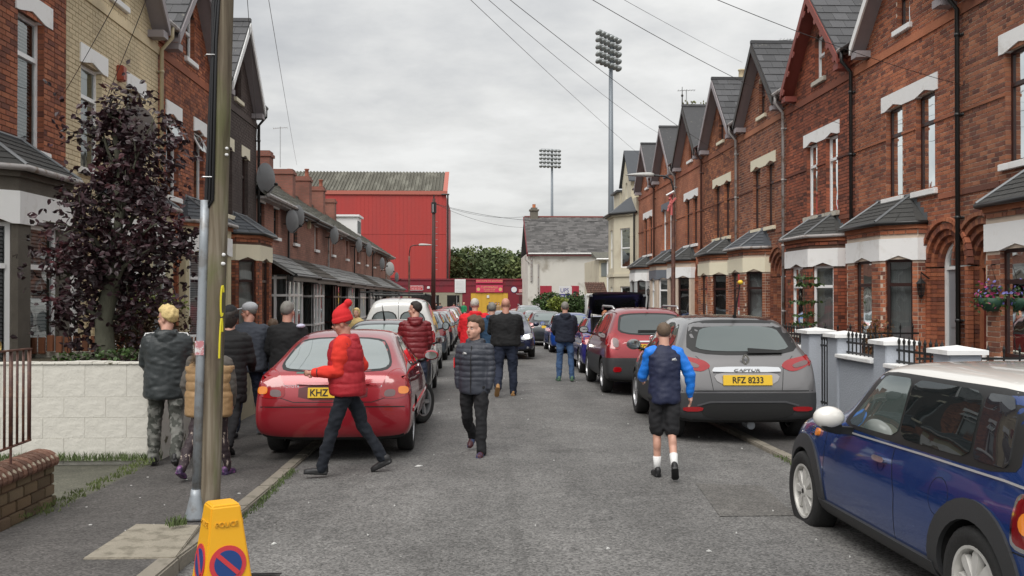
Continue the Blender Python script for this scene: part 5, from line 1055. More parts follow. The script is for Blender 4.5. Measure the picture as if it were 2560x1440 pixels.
# floodlights
M_FL = mat('floodlight_mast_grey', (.20, .225, .25), .5, metal=.3, var=.05); M_FH = mat('floodlight_head', (.33, .35, .35), .4, metal=.4)
def floodlight(px, ptop, pbot, Y, lean, label, n, seed):
    q = P(px, ptop, Y); p0 = P(px, pbot, Y); zb = -2; o = empty('floodlight', (q.x, Y, zb), label=label, cat='floodlight', group='stadium floodlights'); h = q.z-zb; b = MB().mat(M_FL); b.tube([(0, 0, 0), (0, 0, h*.5), (0, 0, h)], [.42, .30, .21], 14); b.build('mast', o, smooth=True)
    L = n[0]*1.0; rows = 5; dz = (q.z-p0.z)/5.0; hd = MB().mat(M_FH); fr = MB().mat(M_FL)
    a = lean; U = Vector((cos(a), sin(a), 0)); off = n[1]
    for r in range(rows):
        z = h-.35-dz*r; s0, s1 = -n[2], n[3]
        fr.tube([U*s0+Vector((0, -.3, z)), U*s1+Vector((0, -.3, z))], .06, 6); fr.tube([U*s0+Vector((0, -.3, z+.3)), U*s1+Vector((0, -.3, z+.3))], .03, 5)
        for i in range(6):
            t = s0+(s1-s0)*(i+.02)/5.04; c = U*t+Vector((0, -.55, z-.12)); 
            R_ = Matrix.Rotation(a, 3, 'Z') @ Matrix.Rotation(radians(-30), 3, 'Y' if False else 'X')
            hd.ell(c+Vector((-.12, -.1, 0)), (.40, .42, .26), 12, 8, R_)
    fr.tube([(0, -.3, h-.35-dz*4.2), (0, -.3, h)], .07, 6)
    hd.build('lamp_head', o, smooth=True); fr.build('lamp_rack', o)
floodlight(1527, 88, 175, 105, radians(52), 'nearest tall stadium floodlight rising behind the right terrace', (1, 0, 2.7, 1.9), 1)
floodlight(1380, 373, 422, 195, radians(12), 'further stadium floodlight above the white building', (1, 0, 2.4, 1.7), 2)

# ------------------------------------------------------------------ near left: low brick wall with railing
M_BW = mat('worn_coping_brick', (.15, .075, .05), .85, var=.25, vs=12, bump=.6, dark=(.42, .36, .27), ds=13, dthr=(.56, .64), island=.3); M_LW = brick_mat('mossy_low_wall_brick', [(.10, .07, .04), (.16, .10, .055), (.13, .105, .06), (.19, .13, .08), (.12, .08, .05)])
lw = empty('low_brick_wall', label='low mossy brick wall with worn rounded coping at the left edge', cat='wall'); e1 = G(135, 1240, .1); XW = e1.x
b = MB().mat(M_MORTD); b.box(XW-.21, XW-.015, 2.5, e1.y-.01, -.3, .25); wo = b.build('core', lw)
FWl = Frame((XW, 2.5), (0, 1), (1, 0)); bb = MB().mat(M_LW); Lw = e1.y-2.5
for k in range(4):
    z0 = -.13+k*.092; u = -.11*(k % 2); 
    while u < Lw:
        a, c = max(u+.006, 0), min(u+.229, Lw)
        if c-a > .04:
            m_ = MB().mat(M_LW); jit = random.uniform(-.004, .006)+(.02 if k == 0 else 0); m_.box(-.18, .0, -(c-a)/2, (c-a)/2, 0, .082)
            if c > 3.0: m_.build('brick', lw, loc=(XW+jit, 2.5+(a+c)/2, z0), bevel=.006)
            else: bb.box(XW-.18+jit, XW+jit, 2.5+a, 2.5+c, z0, z0+.082)
        u += .235
tag(bb.build('brick', lw, fix=False), kind='stuff')
y = e1.y-.03
while y > 3.2:
    rs = []; w_ = .036
    for dy in (-w_, w_): rs.append([(XW-.11+.155*cos(a), y+dy, .245+.10*max(sin(a), -.35)+random.uniform(-.002, .002)) for a in [-.4+i*(pi+.8)/11 for i in range(12)]])
    m_ = MB().mat(M_BW); m_.M = Matrix.Translation((-(XW-.11), -y, -.25)); m_.rings(rs); m_.build('coping_brick', lw, loc=(XW-.11, y, .25), bevel=.005); y -= .0785
# railing
rl = empty('railing', label='rust brown metal railing of upright bars behind the low brick wall', cat='railing'); XR = XW-.04; b = MB().mat(M_RUST); ye = 7.62
t0, t1 = P(0, 882, 7.0), P(105, 871, 7.65); b0, b1 = P(0, 1137, 7.0), P(102, 1098, 7.65)
def rz(y, top_): A, B_ = (t0, t1) if top_ else (b0, b1); return A.z+(B_.z-A.z)*(y-A.y)/(B_.y-A.y)
b.bar((XR, 5.4, rz(5.4, 1)), (XR, ye, rz(ye, 1)), .035, .012); b.bar((XR, 5.4, rz(5.4, 0)), (XR, ye, rz(ye, 0)), .03, .012); b.build('rail', rl)
k = 0; y = ye-.012
while y > 5.5:
    b = MB().mat(M_RUST); b.tube([(XR, y, rz(y, 0)), (XR, y, rz(y, 1))], .0105 if k % 3 else .016, 8); b.build('bar', rl, smooth=True)
    if k % 5 == 3: b = MB().mat(M_RUST); b.tube([(XR, y, .28), (XR, y, rz(y, 0))], .01, 6); b.build('stay', rl)
    y -= .098; k += 1
b = MB().mat(mat('brass_scroll', (.5, .38, .14), .35, metal=.6)); c = P(14, 868, 7.1); b.tube([Vector((XR, c.y, c.z))+Vector((0, .055*cos(a), .05*sin(a))) for a in [pi*1.15-i*.35 for i in range(13)]], .009, 6); b.build('scroll', rl)
# white painted block wall facing the camera, with return along the pavement
M_WW = mat('flaking_white_wall_paint', (.64, .62, .56), .85, var=.28, vs=1.6, bump=.8, bs=9, dark=(.12, .11, .07), ds=4.5, dthr=(.605, .635)); ww = empty('garden_wall', label='flaking white painted block wall facing the street across the front garden', cat='wall')
zt = P(200, 911, 10.05).z; yw = 10.02; xe = P(388, 1000, yw).x; core = MB().mat(mat('dirty_white_joint', (.62, .60, .54), .9)); core.box(-6.6, xe-.01, yw+.004, yw+.2, -.5, zt-.03); core.build('core', ww)
rowz = [gz(10)-.03, .0+gz(10)+.24, gz(10)+.46, gz(10)+.68, zt]
for j in range(4):
    u = -6.6-(.22 if j % 2 else 0)
    while u < xe:
        a, c = max(u+.0015, -6.6), min(u+.4385, xe)
        if c-a > .05: m_ = MB().mat(M_WW); m_.box(-(c-a)/2, (c-a)/2, 0, .1, 0, rowz[j+1]-rowz[j]-.003); m_.build('block', ww, loc=((a+c)/2, yw+random.uniform(-.001, .001), rowz[j]), bevel=.0015)
        u += .44
b = MB().mat(M_WW); n_ = 24
for i in range(n_): x0_, x1_ = -6.6+(xe+6.6)*i/n_, -6.6+(xe+6.6)*(i+1)/n_; b.box(x0_, x1_-.002, yw-.015, yw+.23, zt, zt+0.022+.02*noise.noise(Vector((x0_*2, 0, 0))))
b.box(xe-.2, xe+.0, yw+.2, yw+2.4, -.5, zt-.02); b.build('wall_cap', ww, bevel=.006)
M_BEI = mat('beige_render_wall', (.34, .30, .21), .9, var=.25, vs=2, bump=.5, dark=(.14, .13, .09), ds=2, dthr=(.5, .65))
def lowwall(x, y0, y1, h, m, label, th=.2, cap=None, col=None):
    r = empty('garden_wall', label=label, cat='wall'); b = MB().mat(m); n = max(1, int((y1-y0)/1.5))
    for i in range(n): a, c = y0+(y1-y0)*i/n, y0+(y1-y0)*(i+1)/n; b.hexa([(x-th/2, a, gz(a)-.4), (x+th/2, a, gz(a)-.4), (x+th/2, c, gz(c)-.4), (x-th/2, c, gz(c)-.4), (x-th/2, a, gz(a)+h), (x+th/2, a, gz(a)+h), (x+th/2, c, gz(c)+h), (x-th/2, c, gz(c)+h)])
    b.build('wall', r); b = MB().mat(cap or m)
    for i in range(n): a, c = y0+(y1-y0)*i/n, y0+(y1-y0)*(i+1)/n; b.hexa([(x-th/2-.03, a, gz(a)+h), (x+th/2+.03, a, gz(a)+h), (x+th/2+.03, c-.005, gz(c)+h), (x-th/2-.03, c-.005, gz(c)+h), (x-th/2-.03, a, gz(a)+h+.05), (x+th/2+.03, a, gz(a)+h+.05), (x+th/2+.03, c-.005, gz(c)+h+.05), (x-th/2-.03, c-.005, gz(c)+h+.05)])
    b.build('coping', r)
lowwall(-3.55, 12.4, 18.6, .72, M_BEI, 'beige rendered front wall seen behind the people on the left pavement', cap=M_STONE); lowwall(-3.55, 19.6, 26.5, .75, M_BEI, 'further beige front wall before the dark brown house', cap=M_STONE)
lowwall(-3.6, 28, 34, .8, M_PNKT, 'brick front wall with stone coping left of the parked cars', cap=M_STONE); lowwall(-3.6, 36, 70, .75, M_PNKT, 'long low brick front wall beyond the white van', cap=M_STONE)
# brick-and-post garden edge behind the white wall
gb2 = empty('garden_edging', label='row of reddish wooden posts along the garden behind the white wall', cat='fence'); b_ = MB().mat(mat('red_brown_board', (.20, .075, .035), .8, var=.3, island=.4)); 
for i in range(26): x_ = -6.4+.115*i; bb_ = MB().mat(b_.mats[0]); bb_.box(-.04, .04, -.03, .03, 0, .22); bb_.build('post', gb2, loc=(x_, 12.6, zt-.03+random.uniform(-.02, .02)), bevel=.006)
b = MB().mat(M_SOIL); b.box(-6.4, WL-.2, 10.25, 12.9, -.3, zt-.1); tag(b.build('raised_bed'), kind='structure')
b = MB().mat(M_STONE); b.box(-6.5, -3.6, 12.66, 12.76, .2, .88); gb2_ = b.build('board_base', gb2)
# ------------------------------------------------------------------ purple-leaved tree
def leaf_cloud(b, pts, size, droop=.3, n=1):
    for p in pts:
        for _ in range(n):
            s = size*random.uniform(.65, 1.25); d = Vector((random.gauss(0, 1), random.gauss(0, 1), random.gauss(-droop, .6))).normalized(); u = d.cross(Vector((random.gauss(0, 1), random.gauss(0, 1), random.gauss(0, 1)))).normalized(); c = Vector(p); nrm = d.cross(u)
            k = s*.36; v = [c, c+d*s*.35+u*k+nrm*s*.06, c+d*s*.75+u*k*.75+nrm*s*.05, c+d*s*1.1-nrm*s*.08, c+d*s*.75-u*k*.75+nrm*s*.05, c+d*s*.35-u*k+nrm*s*.06]
            b.add(v, [(0, 1, 2, 3), (0, 3, 4, 5)])
M_PLEAF = mat('purple_leaf', (.028, .010, .014), .45, var=.5, vs=1.2, island=.55, dark=(.11, .02, .026), ds=1.5, dthr=(.55, .68)); M_BARK = mat('grey_green_bark', (.085, .085, .06), .9, var=.35, vs=6, bump=.8, bs=22, stretch=(1, 1, .5))
tb = P(268, 905, 11.0); tr = empty('purple_leaved_tree', (tb.x, tb.y, tb.z-.05), label='small tree with dark purple leaves in the garden behind the white wall', cat='tree')
tk = MB().mat(M_BARK); rnd = random.Random(3)
def wp(px, py, dy=0): return P(px, py, 11.0+dy)-tr.location
trunk = [wp(266, 912), wp(262, 860), wp(260, 800), wp(272, 745), wp(285, 690), wp(290, 620), wp(300, 520), wp(298, 420), wp(290, 340)]
tk.tube(trunk, [.14, .11, .10, .095, .085, .06, .045, .028, .012], 12)
limbs = [(3, (345, 640, -.4)), (3, (210, 640, .5)), (4, (390, 560, -.5)), (4, (190, 560, -.3)), (5, (400, 470, .3)), (5, (225, 450, .4)), (5, (340, 400, -.2)), (6, (255, 330, .0)), (4, (440, 620, .2)), (4, (150, 700, .2)), (2, (180, 800, .3)), (6, (380, 360, .4)), (3, (400, 720, .5)), (7, (270, 275, 0)), (2, (345, 830, .4))]
tips = []
for i, (k, (x, y, dy)) in enumerate(limbs):
    a = trunk[k]; t = wp(x, y, dy); m_ = a.lerp(t, .5)+Vector((0, 0, .12)); pts = [a.lerp(m_, s/3)*1.0 if s < 3 else m_ for s in range(4)]+[m_.lerp(t, s/3) for s in range(1, 4)]
    tk.tube(pts, [.04*(1-.13*j) for j in range(7)], 7); tips += [(pts[j], .12+.05*j) for j in range(2, 7)]
    for _ in range(7): s = rnd.choice(pts[2:]); e_ = s+Vector((rnd.gauss(0, .22), rnd.gauss(0, .22), rnd.gauss(.12, .18))); tk.tube([s, s.lerp(e_, .5)+Vector((0, 0, .03)), e_], [.012, .009, .004], 5); tips += [(e_, .13), (s.lerp(e_, .5), .1)]
tk.build('trunk', tr, smooth=True)
# crown: leaf points inside the outline of the crown (real volume round the trunk)
prof = [(885, .0, 285), (850, .05, 285), (800, .16, 285), (740, .36, 290), (690, .54, 290), (640, .66, 300), (590, .74, 318), (540, .68, 318), (490, .62, 315), (440, .56, 312), (400, .52, 318), (360, .40, 312), (330, .22, 285), (290, .11, 268), (255, .04, 268)]
pts = []
for i in range(len(prof)-1):
    y0, r0, c0 = prof[i]; y1, r1, c1 = prof[i+1]; n_ = int(70*((r0+r1)/2)**1.6*8.5)+8
    for _ in range(n_):
        t = random.random(); y, r, cxx = y0+(y1-y0)*t, r0+(r1-r0)*t, c0+(c1-c0)*t; a = random.uniform(0, 2*pi); rr = r*sqrt(random.random())*(1.0+.22*noise.noise(Vector((cos(a)*1.5, sin(a)*1.5, y/60))))
        c = wp(cxx, y); c = c+Vector((rr*cos(a), rr*sin(a)*.8, random.gauss(0, .03)))
        if noise.noise(c*2.3+Vector((5, 1, 2))) > .02: pts.append(c)
for t, r in tips:
    for _ in range(9): pts.append(t+Vector((random.gauss(0, r*.8), random.gauss(0, r*.8), random.gauss(0, r*.8))))
for sp in ([(165, 640), (130, 630)], [(400, 720), (430, 745)], [(165, 760), (150, 800)], [(440, 620), (480, 600)], [(465, 380), (450, 350)], [(175, 770), (190, 850), (240, 880)], [(330, 870), (300, 900)]):
    for x, y in sp:
        c = wp(x, y, random.uniform(-.3, .3))
        for _ in range(20): pts.append(c+Vector((random.gauss(0, .09), random.gauss(0, .1), random.gauss(0, .08))))
b = MB().mat(M_PLEAF); leaf_cloud(b, pts, .072, n=2); tag(b.build('crown', tr, fix=False), kind='stuff')
# garden bushes
def bush(name, c, r, m, n, size, label, cat='bush', flat=1, droop=.0):
    o = empty(name, c, label=label, cat=cat); st_ = MB().mat(M_BARK)
    for k in range(8): a = k*.8; st_.tube([(0, 0, -r[2]*.9), (r[0]*.4*cos(a), r[1]*.4*sin(a), -.2*r[2]), (r[0]*.75*cos(a), r[1]*.75*sin(a), r[2]*.3)], [.02, .014, .006], 5)
    st_.build('stem', o); b = MB().mat(m); pts = []
    for _ in range(n):
        v = Vector((random.gauss(0, 1), random.gauss(0, 1), random.gauss(0, 1))).normalized()*(random.random()**.45); k = 1+.35*noise.noise(v*2.2+Vector(c)); pts.append(Vector((v.x*r[0]*k, v.y*r[1]*k, v.z*r[2]*k)))
    leaf_cloud(b, pts, size, droop); tag(b.build('foliage', o, fix=False), kind='stuff'); return o
M_LF1 = mat('green_leaf', (.045, .085, .02), .5, island=.45, var=.35, vs=1); M_LF2 = mat('brown_twig_leaf', (.085, .05, .025), .7, island=.4, var=.3); M_LF3 = mat('yellow_green_leaf', (.16, .20, .025), .55, island=.4, var=.3)
bush('bush', P(358, 830, 12.0), (.55, .4, .55), M_LF2, 2600, .045, 'brown twiggy bush in the garden between the tree and the blond person'); bush('bush', P(392, 770, 12.3), (.33, .3, .22), M_LF3, 900, .05, 'bright green top of the bush left of the telegraph pole')
bush('bush', P(300, 885, 10.7), (.3, .15, .07), M_LF1, 160, .05, 'small green plants at the foot of the purple tree'); bush('bush', P(190, 893, 10.6), (.25, .12, .06), M_LF1, 110, .045, 'small green weeds on top of the garden behind the white wall')
# ------------------------------------------------------------------ right: rendered wall with piers, caps, railings and gate
M_BLR = mat('blue_grey_render', (.42, .45, .50), .85, var=.08, vs=3, bump=.5, bs=45, dark=(.16, .18, .12), ds=1.4, dthr=(.66, .8)); rw = empty('garden_wall', label='blue-grey rendered garden wall with white pyramid pier caps and black spear railings', cat='wall'); XG = 5.15
def pier(y, w_=.36, zc_=1.06):
    b = MB().mat(M_BLR); b.box(-w_/2, w_/2, -w_/2, w_/2, -.6, zc_); p = b.build('pier', rw, loc=(XG+w_/2-.03, y, 0), bevel=.01); c = MB().mat(M_WHT); e_ = w_/2+.05
    c.add([(-e_, -e_, zc_), (e_, -e_, zc_), (e_, e_, zc_), (-e_, e_, zc_), (-e_, -e_, zc_+.05), (e_, -e_, zc_+.05), (e_, e_, zc_+.05), (-e_, e_, zc_+.05), (0, 0, zc_+.095)], [(0, 3, 2, 1), (0, 1, 5, 4), (1, 2, 6, 5), (2, 3, 7, 6), (3, 0, 4, 7), (4, 5, 8), (5, 6, 8), (6, 7, 8), (7, 4, 8)]); c.build('pier_cap', p)
def spear_rail(par, A, B_, z0, h, sp=.12, name='railing_bar'):
    A, B_ = Vector(A), Vector(B_); L = (B_-A).length; n = int(L/sp); b = MB().mat(M_IRON); b.bar(A+Vector((0, 0, z0+.03)), B_+Vector((0, 0, z0+.03)), .012, .03); b.bar(A+Vector((0, 0, z0+h-.1)), B_+Vector((0, 0, z0+h-.1)), .012, .03); rr = b.build('rail', par)
    me = MB().mat(M_IRON); me.box(-.008, .008, -.008, .008, 0, h); me.lathe([(.0, h-.03), (.016, h-.02), (.022, h+.02), (.008, h+.05), (.0, h+.09)], n=6); me = me.mesh('spear_bar')
    for i in range(n):
        o = bpy.data.objects.new('spear_bar', me); COL.objects.link(o); o.parent = par; o.location = A.lerp(B_, (i+.5)/n)+Vector((0, 0, z0))
for y, zc_ in ((14.15, 1.05), (13.05, 1.04), (11.5, 1.02), (9.95, 1.0)): pier(y, zc_=zc_)
b = MB().mat(M_BLR); b.box(XG, XG+.22, 11.68, 12.87, -.6, .76); b.box(XG, XG+.22, 10.13, 11.32, -.6, .74); b.box(XG, XG+.22, 5.0, 8.9, -.6, .74); b.box(XG, XG+.22, 14.33, 15.6, -.6, .78); b.build('wall', rw); c = MB().mat(M_WHT)
for y0, y1, z in ((11.68, 12.87, .76), (10.13, 11.32, .74), (14.33, 15.6, .78)): c.box(XG-.07, XG+.29, y0, y1, z, z+.055)
c.build('coping', rw, bevel=.008)
for y0, y1, z in ((11.68, 12.87, .81), (10.13, 11.32, .79), (14.33, 15.6, .83)): spear_rail(rw, (XG+.11, y0, 0), (XG+.11, y1, 0), z, .27)
gt_ = empty('garden_gate', label='black spear-topped iron gate between the blue-grey piers', cat='gate'); spear_rail(gt_, (XG+.15, 13.25, 0), (XG+.15, 13.96, 0), -.02, 1.0, .1)
fn1 = empty('garden_railing', label='black spear railing dividing the front gardens nearest the blue car', cat='railing'); spear_rail(fn1, (XG+.35, 11.3, 0), (8.35, 11.3, 0), .1, .85, .2)
fn2 = empty('garden_railing', label='black spear railing between two right gardens below the wall lantern', cat='railing'); spear_rail(fn2, (XG+.35, 15.72, 0), (7.7, 15.72, 0), .1, .98, .2)
for y0, y1, m_, lb in ((16.6, 20.0, M_RED, 'low brick garden wall behind the grey car'), (21.4, 24.6, M_LGRY, 'pale low garden wall behind the red car'), (26, 29.2, M_REDT, 'low brick garden wall near the right street lamp'), (30.4, 47, M_REDT, 'long low garden wall at the far end of the right terrace')): lowwall(XG+.1, y0, y1, .7, m_, lb, cap=M_STONE)
# plants and hanging basket on the right
o = bush('potted_shrub', (7.35, 16.6, .75), (.36, .33, .45), mat('autumn_leaf', (.16, .075, .02), .6, island=.5, var=.4), 900, .05, 'orange and green shrub in front of the brown bay window', 'plant'); pm_ = MB().mat(mat('dark_pot', (.03, .03, .035), .4)); pm_.lathe([(0, -.75), (.15, -.75), (.2, -.42), (.18, -.42), (.17, -.5), (0, -.5)], n=16); pm_.build('pot', o, smooth=True)
sh = empty('climbing_shrub', (7.45, 20.6, 0), label='thin leafy shrub rising before the white-framed bay window', cat='plant'); b = MB().mat(M_BARK); b.tube([(0, 0, 0), (.05, 0, .9), (-.02, 0, 1.7), (.03, 0, 2.2)], [.02, .018, .012, .005], 6); b.build('stem', sh); b = MB().mat(M_LF1); leaf_cloud(b, [Vector((random.gauss(0, .14), random.gauss(0, .14), z_)) for z_ in (1.0, 1.2, 1.5, 1.9, 2.05) for _ in range(55)], .09, .5); tag(b.build('foliage', sh, fix=False), kind='stuff')
hb = empty('hanging_basket', P(2478, 745, 13.6), label='hanging basket of pink and blue flowers by the arch of the nearest right house', cat='hanging basket'); b = MB().mat(mat('green_basket', (.02, .07, .04), .6)); b.lathe([(0, -.2), (.1, -.19), (.17, -.1), (.19, 0), (.17, 0)], n=14); b.build('basket', hb, smooth=True)
b = MB().mat(M_IRON); b.tube([(0, 0, .5), (.15, 0, .02)], .004, 4); b.tube([(0, 0, .5), (-.15, 0, .02)], .004, 4); b.tube([(0, 0, .5), (.85, .3, .6)], .01, 5); b.build('chain', hb); b = MB().mat(M_LF1); leaf_cloud(b, [Vector((random.gauss(0, .10), random.gauss(0, .10), random.gauss(.02, .09))) for _ in range(300)], .06, .6)
b.mat(mat('pink_petal', (.35, .03, .12), .6)); leaf_cloud(b, [Vector((random.gauss(-.05, .11), random.gauss(0, .10), random.gauss(.03, .10))) for _ in range(80)], .055); b.mat(mat('violet_petal', (.2, .18, .5), .6)); leaf_cloud(b, [Vector((random.gauss(.05, .08), random.gauss(0, .1), random.gauss(.08, .07))) for _ in range(80)], .05); tag(b.build('flowers', hb, fix=False), kind='stuff')
bush('hedge_bush', P(1375, 762, 57), (1.1, .9, .75), M_LF1, 3200, .14, 'dark green hedge below the for sale board'); bush('hedge_bush', P(1394, 760, 55.5), (.62, .5, .42), M_LF3, 1500, .12, 'yellow-green bush left of the for sale board post'); bush('hedge_bush', P(1440, 765, 58), (1.2, .9, .8), M_LF1, 3200, .14, 'dark green hedge right of the for sale board post')
# distant trees
M_FT = mat('far_tree_leaf', (.085, .12, .045), .7, island=.35, var=.4, vs=.35); M_FT2 = mat('far_tree_leaf_light', (.14, .175, .06), .7, island=.35, var=.4, vs=.35)
def far_tree(px, py, Y, rx, rz_, m, label):
    c = P(px, py, Y); o = empty('tree', (c.x, c.y, -2), label=label, cat='tree', group='trees beyond the football ground'); h = c.z+2; b = MB().mat(M_BARK); b.tube([(0, 0, 0), (.1, 0, h*.6), (0, 0, h)], [.35, .22, .08], 8)
    for k in range(7): a = k*.9; b.tube([(0, 0, h*.5), (rx*.4*cos(a), rx*.4*sin(a), h*.75), (rx*.7*cos(a), rx*.7*sin(a), h)], [.14, .09, .03], 5)
    b.build('trunk', o, smooth=True); b = MB().mat(m); pts = []
    for _ in range(34):
        v = Vector((random.gauss(0, 1), random.gauss(0, 1), random.gauss(0, 1))).normalized(); cc = Vector((v.x*rx*.72, v.y*rx*.72, h+v.z*rz_*.7)); r = rx*random.uniform(.22, .42)
        for _ in range(95): q = Vector((random.gauss(0, 1), random.gauss(0, 1), random.gauss(0, 1))).normalized(); pts.append(cc+q*r*(.6+.45*random.random()))
    leaf_cloud(b, pts, .42, 0); tag(b.build('crown', o, fix=False), kind='stuff')
for i, (px, py, Y, rx, rz_, m) in enumerate([(1138, 672, 128, 2.9, 2.6, M_FT), (1172, 668, 132, 3.0, 2.9, M_FT2), (1212, 671, 126, 2.9, 2.6, M_FT), (1248, 668, 131, 3.1, 2.8, M_FT2), (1282, 670, 127, 3.0, 2.7, M_FT), (1150, 690, 122, 2.8, 2.2, M_FT2), (1195, 692, 120, 3.0, 2.2, M_FT), (1240, 692, 121, 3.0, 2.2, M_FT), (1290, 688, 121, 2.6, 2.4, M_FT2), (1318, 690, 124, 2.4, 2.2, M_FT)]):
    far_tree(px, py, Y, rx, rz_, m, ['dark tree touching the red stand edge', 'light green tree second from the red stand', 'dark middle tree above the gate wall', 'light green tree right of the middle', 'dark rounded tree near the white building', 'low light tree just above the gate wall beside the stand', 'low dark tree above the pink signs', 'low dark tree above the blue plaque', 'low light tree near the white building corner', 'low tree half hidden by the white building'][i])
# ------------------------------------------------------------------ yellow no-waiting cone
c0 = Vector((-1.175, 4.32, gz(4.3, -1.3)+.0)); cn = empty('no_waiting_cone', c0, radians(30), label='tall yellow no-waiting cone with red and blue roundels at the kerb', cat='traffic cone'); M_YC = mat('yellow_plastic', (.80, .40, .012), .4, var=.06, vs=3, bump=.05); b = MB().mat(M_YC)
tz = P(545, 1254, 4.32).z-c0.z; tw, bw = .066, .155
rs = [[(-k, -k, z), (k, -k, z), (k, k, z), (-k, k, z)] for k, z in ((.19, 0), (.19, .035), (bw, .05), (bw, .07), (tw, tz-.01), (tw-.008, tz))]; b.rings(rs); body = b.build('body', cn, bevel=.008)
sl = atan((bw-tw)/(tz-.08))
for fx in range(4):
    R = Matrix.Rotation(fx*pi/2, 4, 'Z'); zc_ = tz-.265; k = bw-(bw-tw)*(zc_-.07)/(tz-.08)
    M_ = R @ Matrix.Translation((0, -k-.001, zc_)) @ Matrix.Rotation(-sl, 4, 'X')
    b = MB().mat(M_SRD if True else None); b.M = M_; b.lathe([(0, -.0035), (.083, -.0035), (.083, 0)], axis='Y', n=32); r_ = b.build('roundel', cn)
    b = MB().mat(mat('roundel_blue', (.012, .05, .20), .4)); b.M = M_; b.lathe([(0, -.0055), (.062, -.0055), (.062, -.002)], axis='Y', n=32); b.build('roundel_centre', r_)
    b = MB().mat(M_SRD); b.M = M_ @ Matrix.Rotation(radians(45), 4, 'Y'); b.box(-.064, .064, -.0075, -.004, -.010, .010); b.build('roundel_bar', r_)
    t_ = text('POLICE', .032, mat('dim_yellow_print', (.62, .33, .02), .5), (0, 0, 0), parent=cn); t_.matrix_local = R @ Matrix.Translation((0, -(bw-(bw-tw)*(tz-.09-.07)/(tz-.08))-.003, tz-.09)) @ Matrix.Rotation(-sl, 4, 'X') @ Matrix.Rotation(pi/2, 4, 'X')
# drain grate
b = MB().mat(M_IRON); q = G(640, 1436); b.box(-.12, .12, -.12, .12, -.01, .004)
for k in range(6): b.box(-.11, .11, -.10+.037*k, -.085+.037*k, .004, .010)
tag(b.build('drain_grate', loc=(q.x+.05, q.y-.1, q.z)), 'iron drain grate in the gutter by the yellow cone', 'drain cover')
# ================================================================== vehicles
def paint(name, col, metal=.35, rough=.28):
    if name in MATS: return MATS[name]
    m = mat(name, col, rough, metal=metal, var=0, coat=1.0); return m
def cglass(name, tint, refl): return glass_mat(name, tint=tint, refl=refl, rough=.015)
M_CG = cglass('car_glass', (.012, .015, .016), 1.5); M_CGL = cglass('car_glass_sky_pale', (.16, .19, .185), 2.2); M_CGM = cglass('car_glass_mid', (.05, .06, .06), 1.9)  # M_CGL: brightness of reflected sky is put into its pale tint
M_SEAL = mat('black_rubber', (.010, .010, .010), .45, var=.05); M_PLAS = mat('black_plastic_cladding', (.030, .031, .033), .55, var=.1, bump=.1, bs=90); M_TYRE = mat('tyre_rubber', (.016, .016, .016), .8, var=.2, vs=10, bump=.3, bs=50)
M_ALLOY = mat('alloy_wheel', (.42, .42, .43), .32, metal=.7, var=.08); M_RIMW = mat('silver_white_wheel', (.58, .57, .54), .4, metal=.2, var=.15, vs=20); M_CHR = mat('chrome', (.75, .76, .78), .08, metal=1.0, var=0)
M_TLR = mat('tail_lamp_red', (.30, .004, .008), .12, var=.15, vs=14, coat=1.0); M_TLD = mat('tail_lamp_dark_red', (.16, .005, .008), .12, var=.1, coat=1.0); M_TLO = mat('indicator_orange', (.75, .22, .02), .15, coat=1.0, var=.1); M_TLW = mat('reverse_lamp_clear', (.16, .11, .11), .3, var=.2, vs=30); M_PLY = mat('yellow_number_plate', (.78, .50, .03), .35, var=.02); M_BLK = mat('black_print', (.01, .01, .01), .5, var=0); M_UND = mat('underbody', (.012, .012, .012), .9)
M_LENS = mat('headlamp_glass', (.55, .58, .6), .06, metal=.3, var=.3, vs=25, coat=1.0); M_LIT = mat('lit_headlamp', (.9, .9, .85), .2, emit=((1, .93, .78), 14.0))
def chaikin(p, it=2, closed=True, k=.22):
    for _ in range(it):
        q = []; n = len(p)
        for i in range(n if closed else n-1):
            a, b = p[i], p[(i+1) % n]; q += [(a[0]+(b[0]-a[0])*k, a[1]+(b[1]-a[1])*k), (a[0]+(b[0]-a[0])*(1-k), a[1]+(b[1]-a[1])*(1-k))]
        p = q
    return p
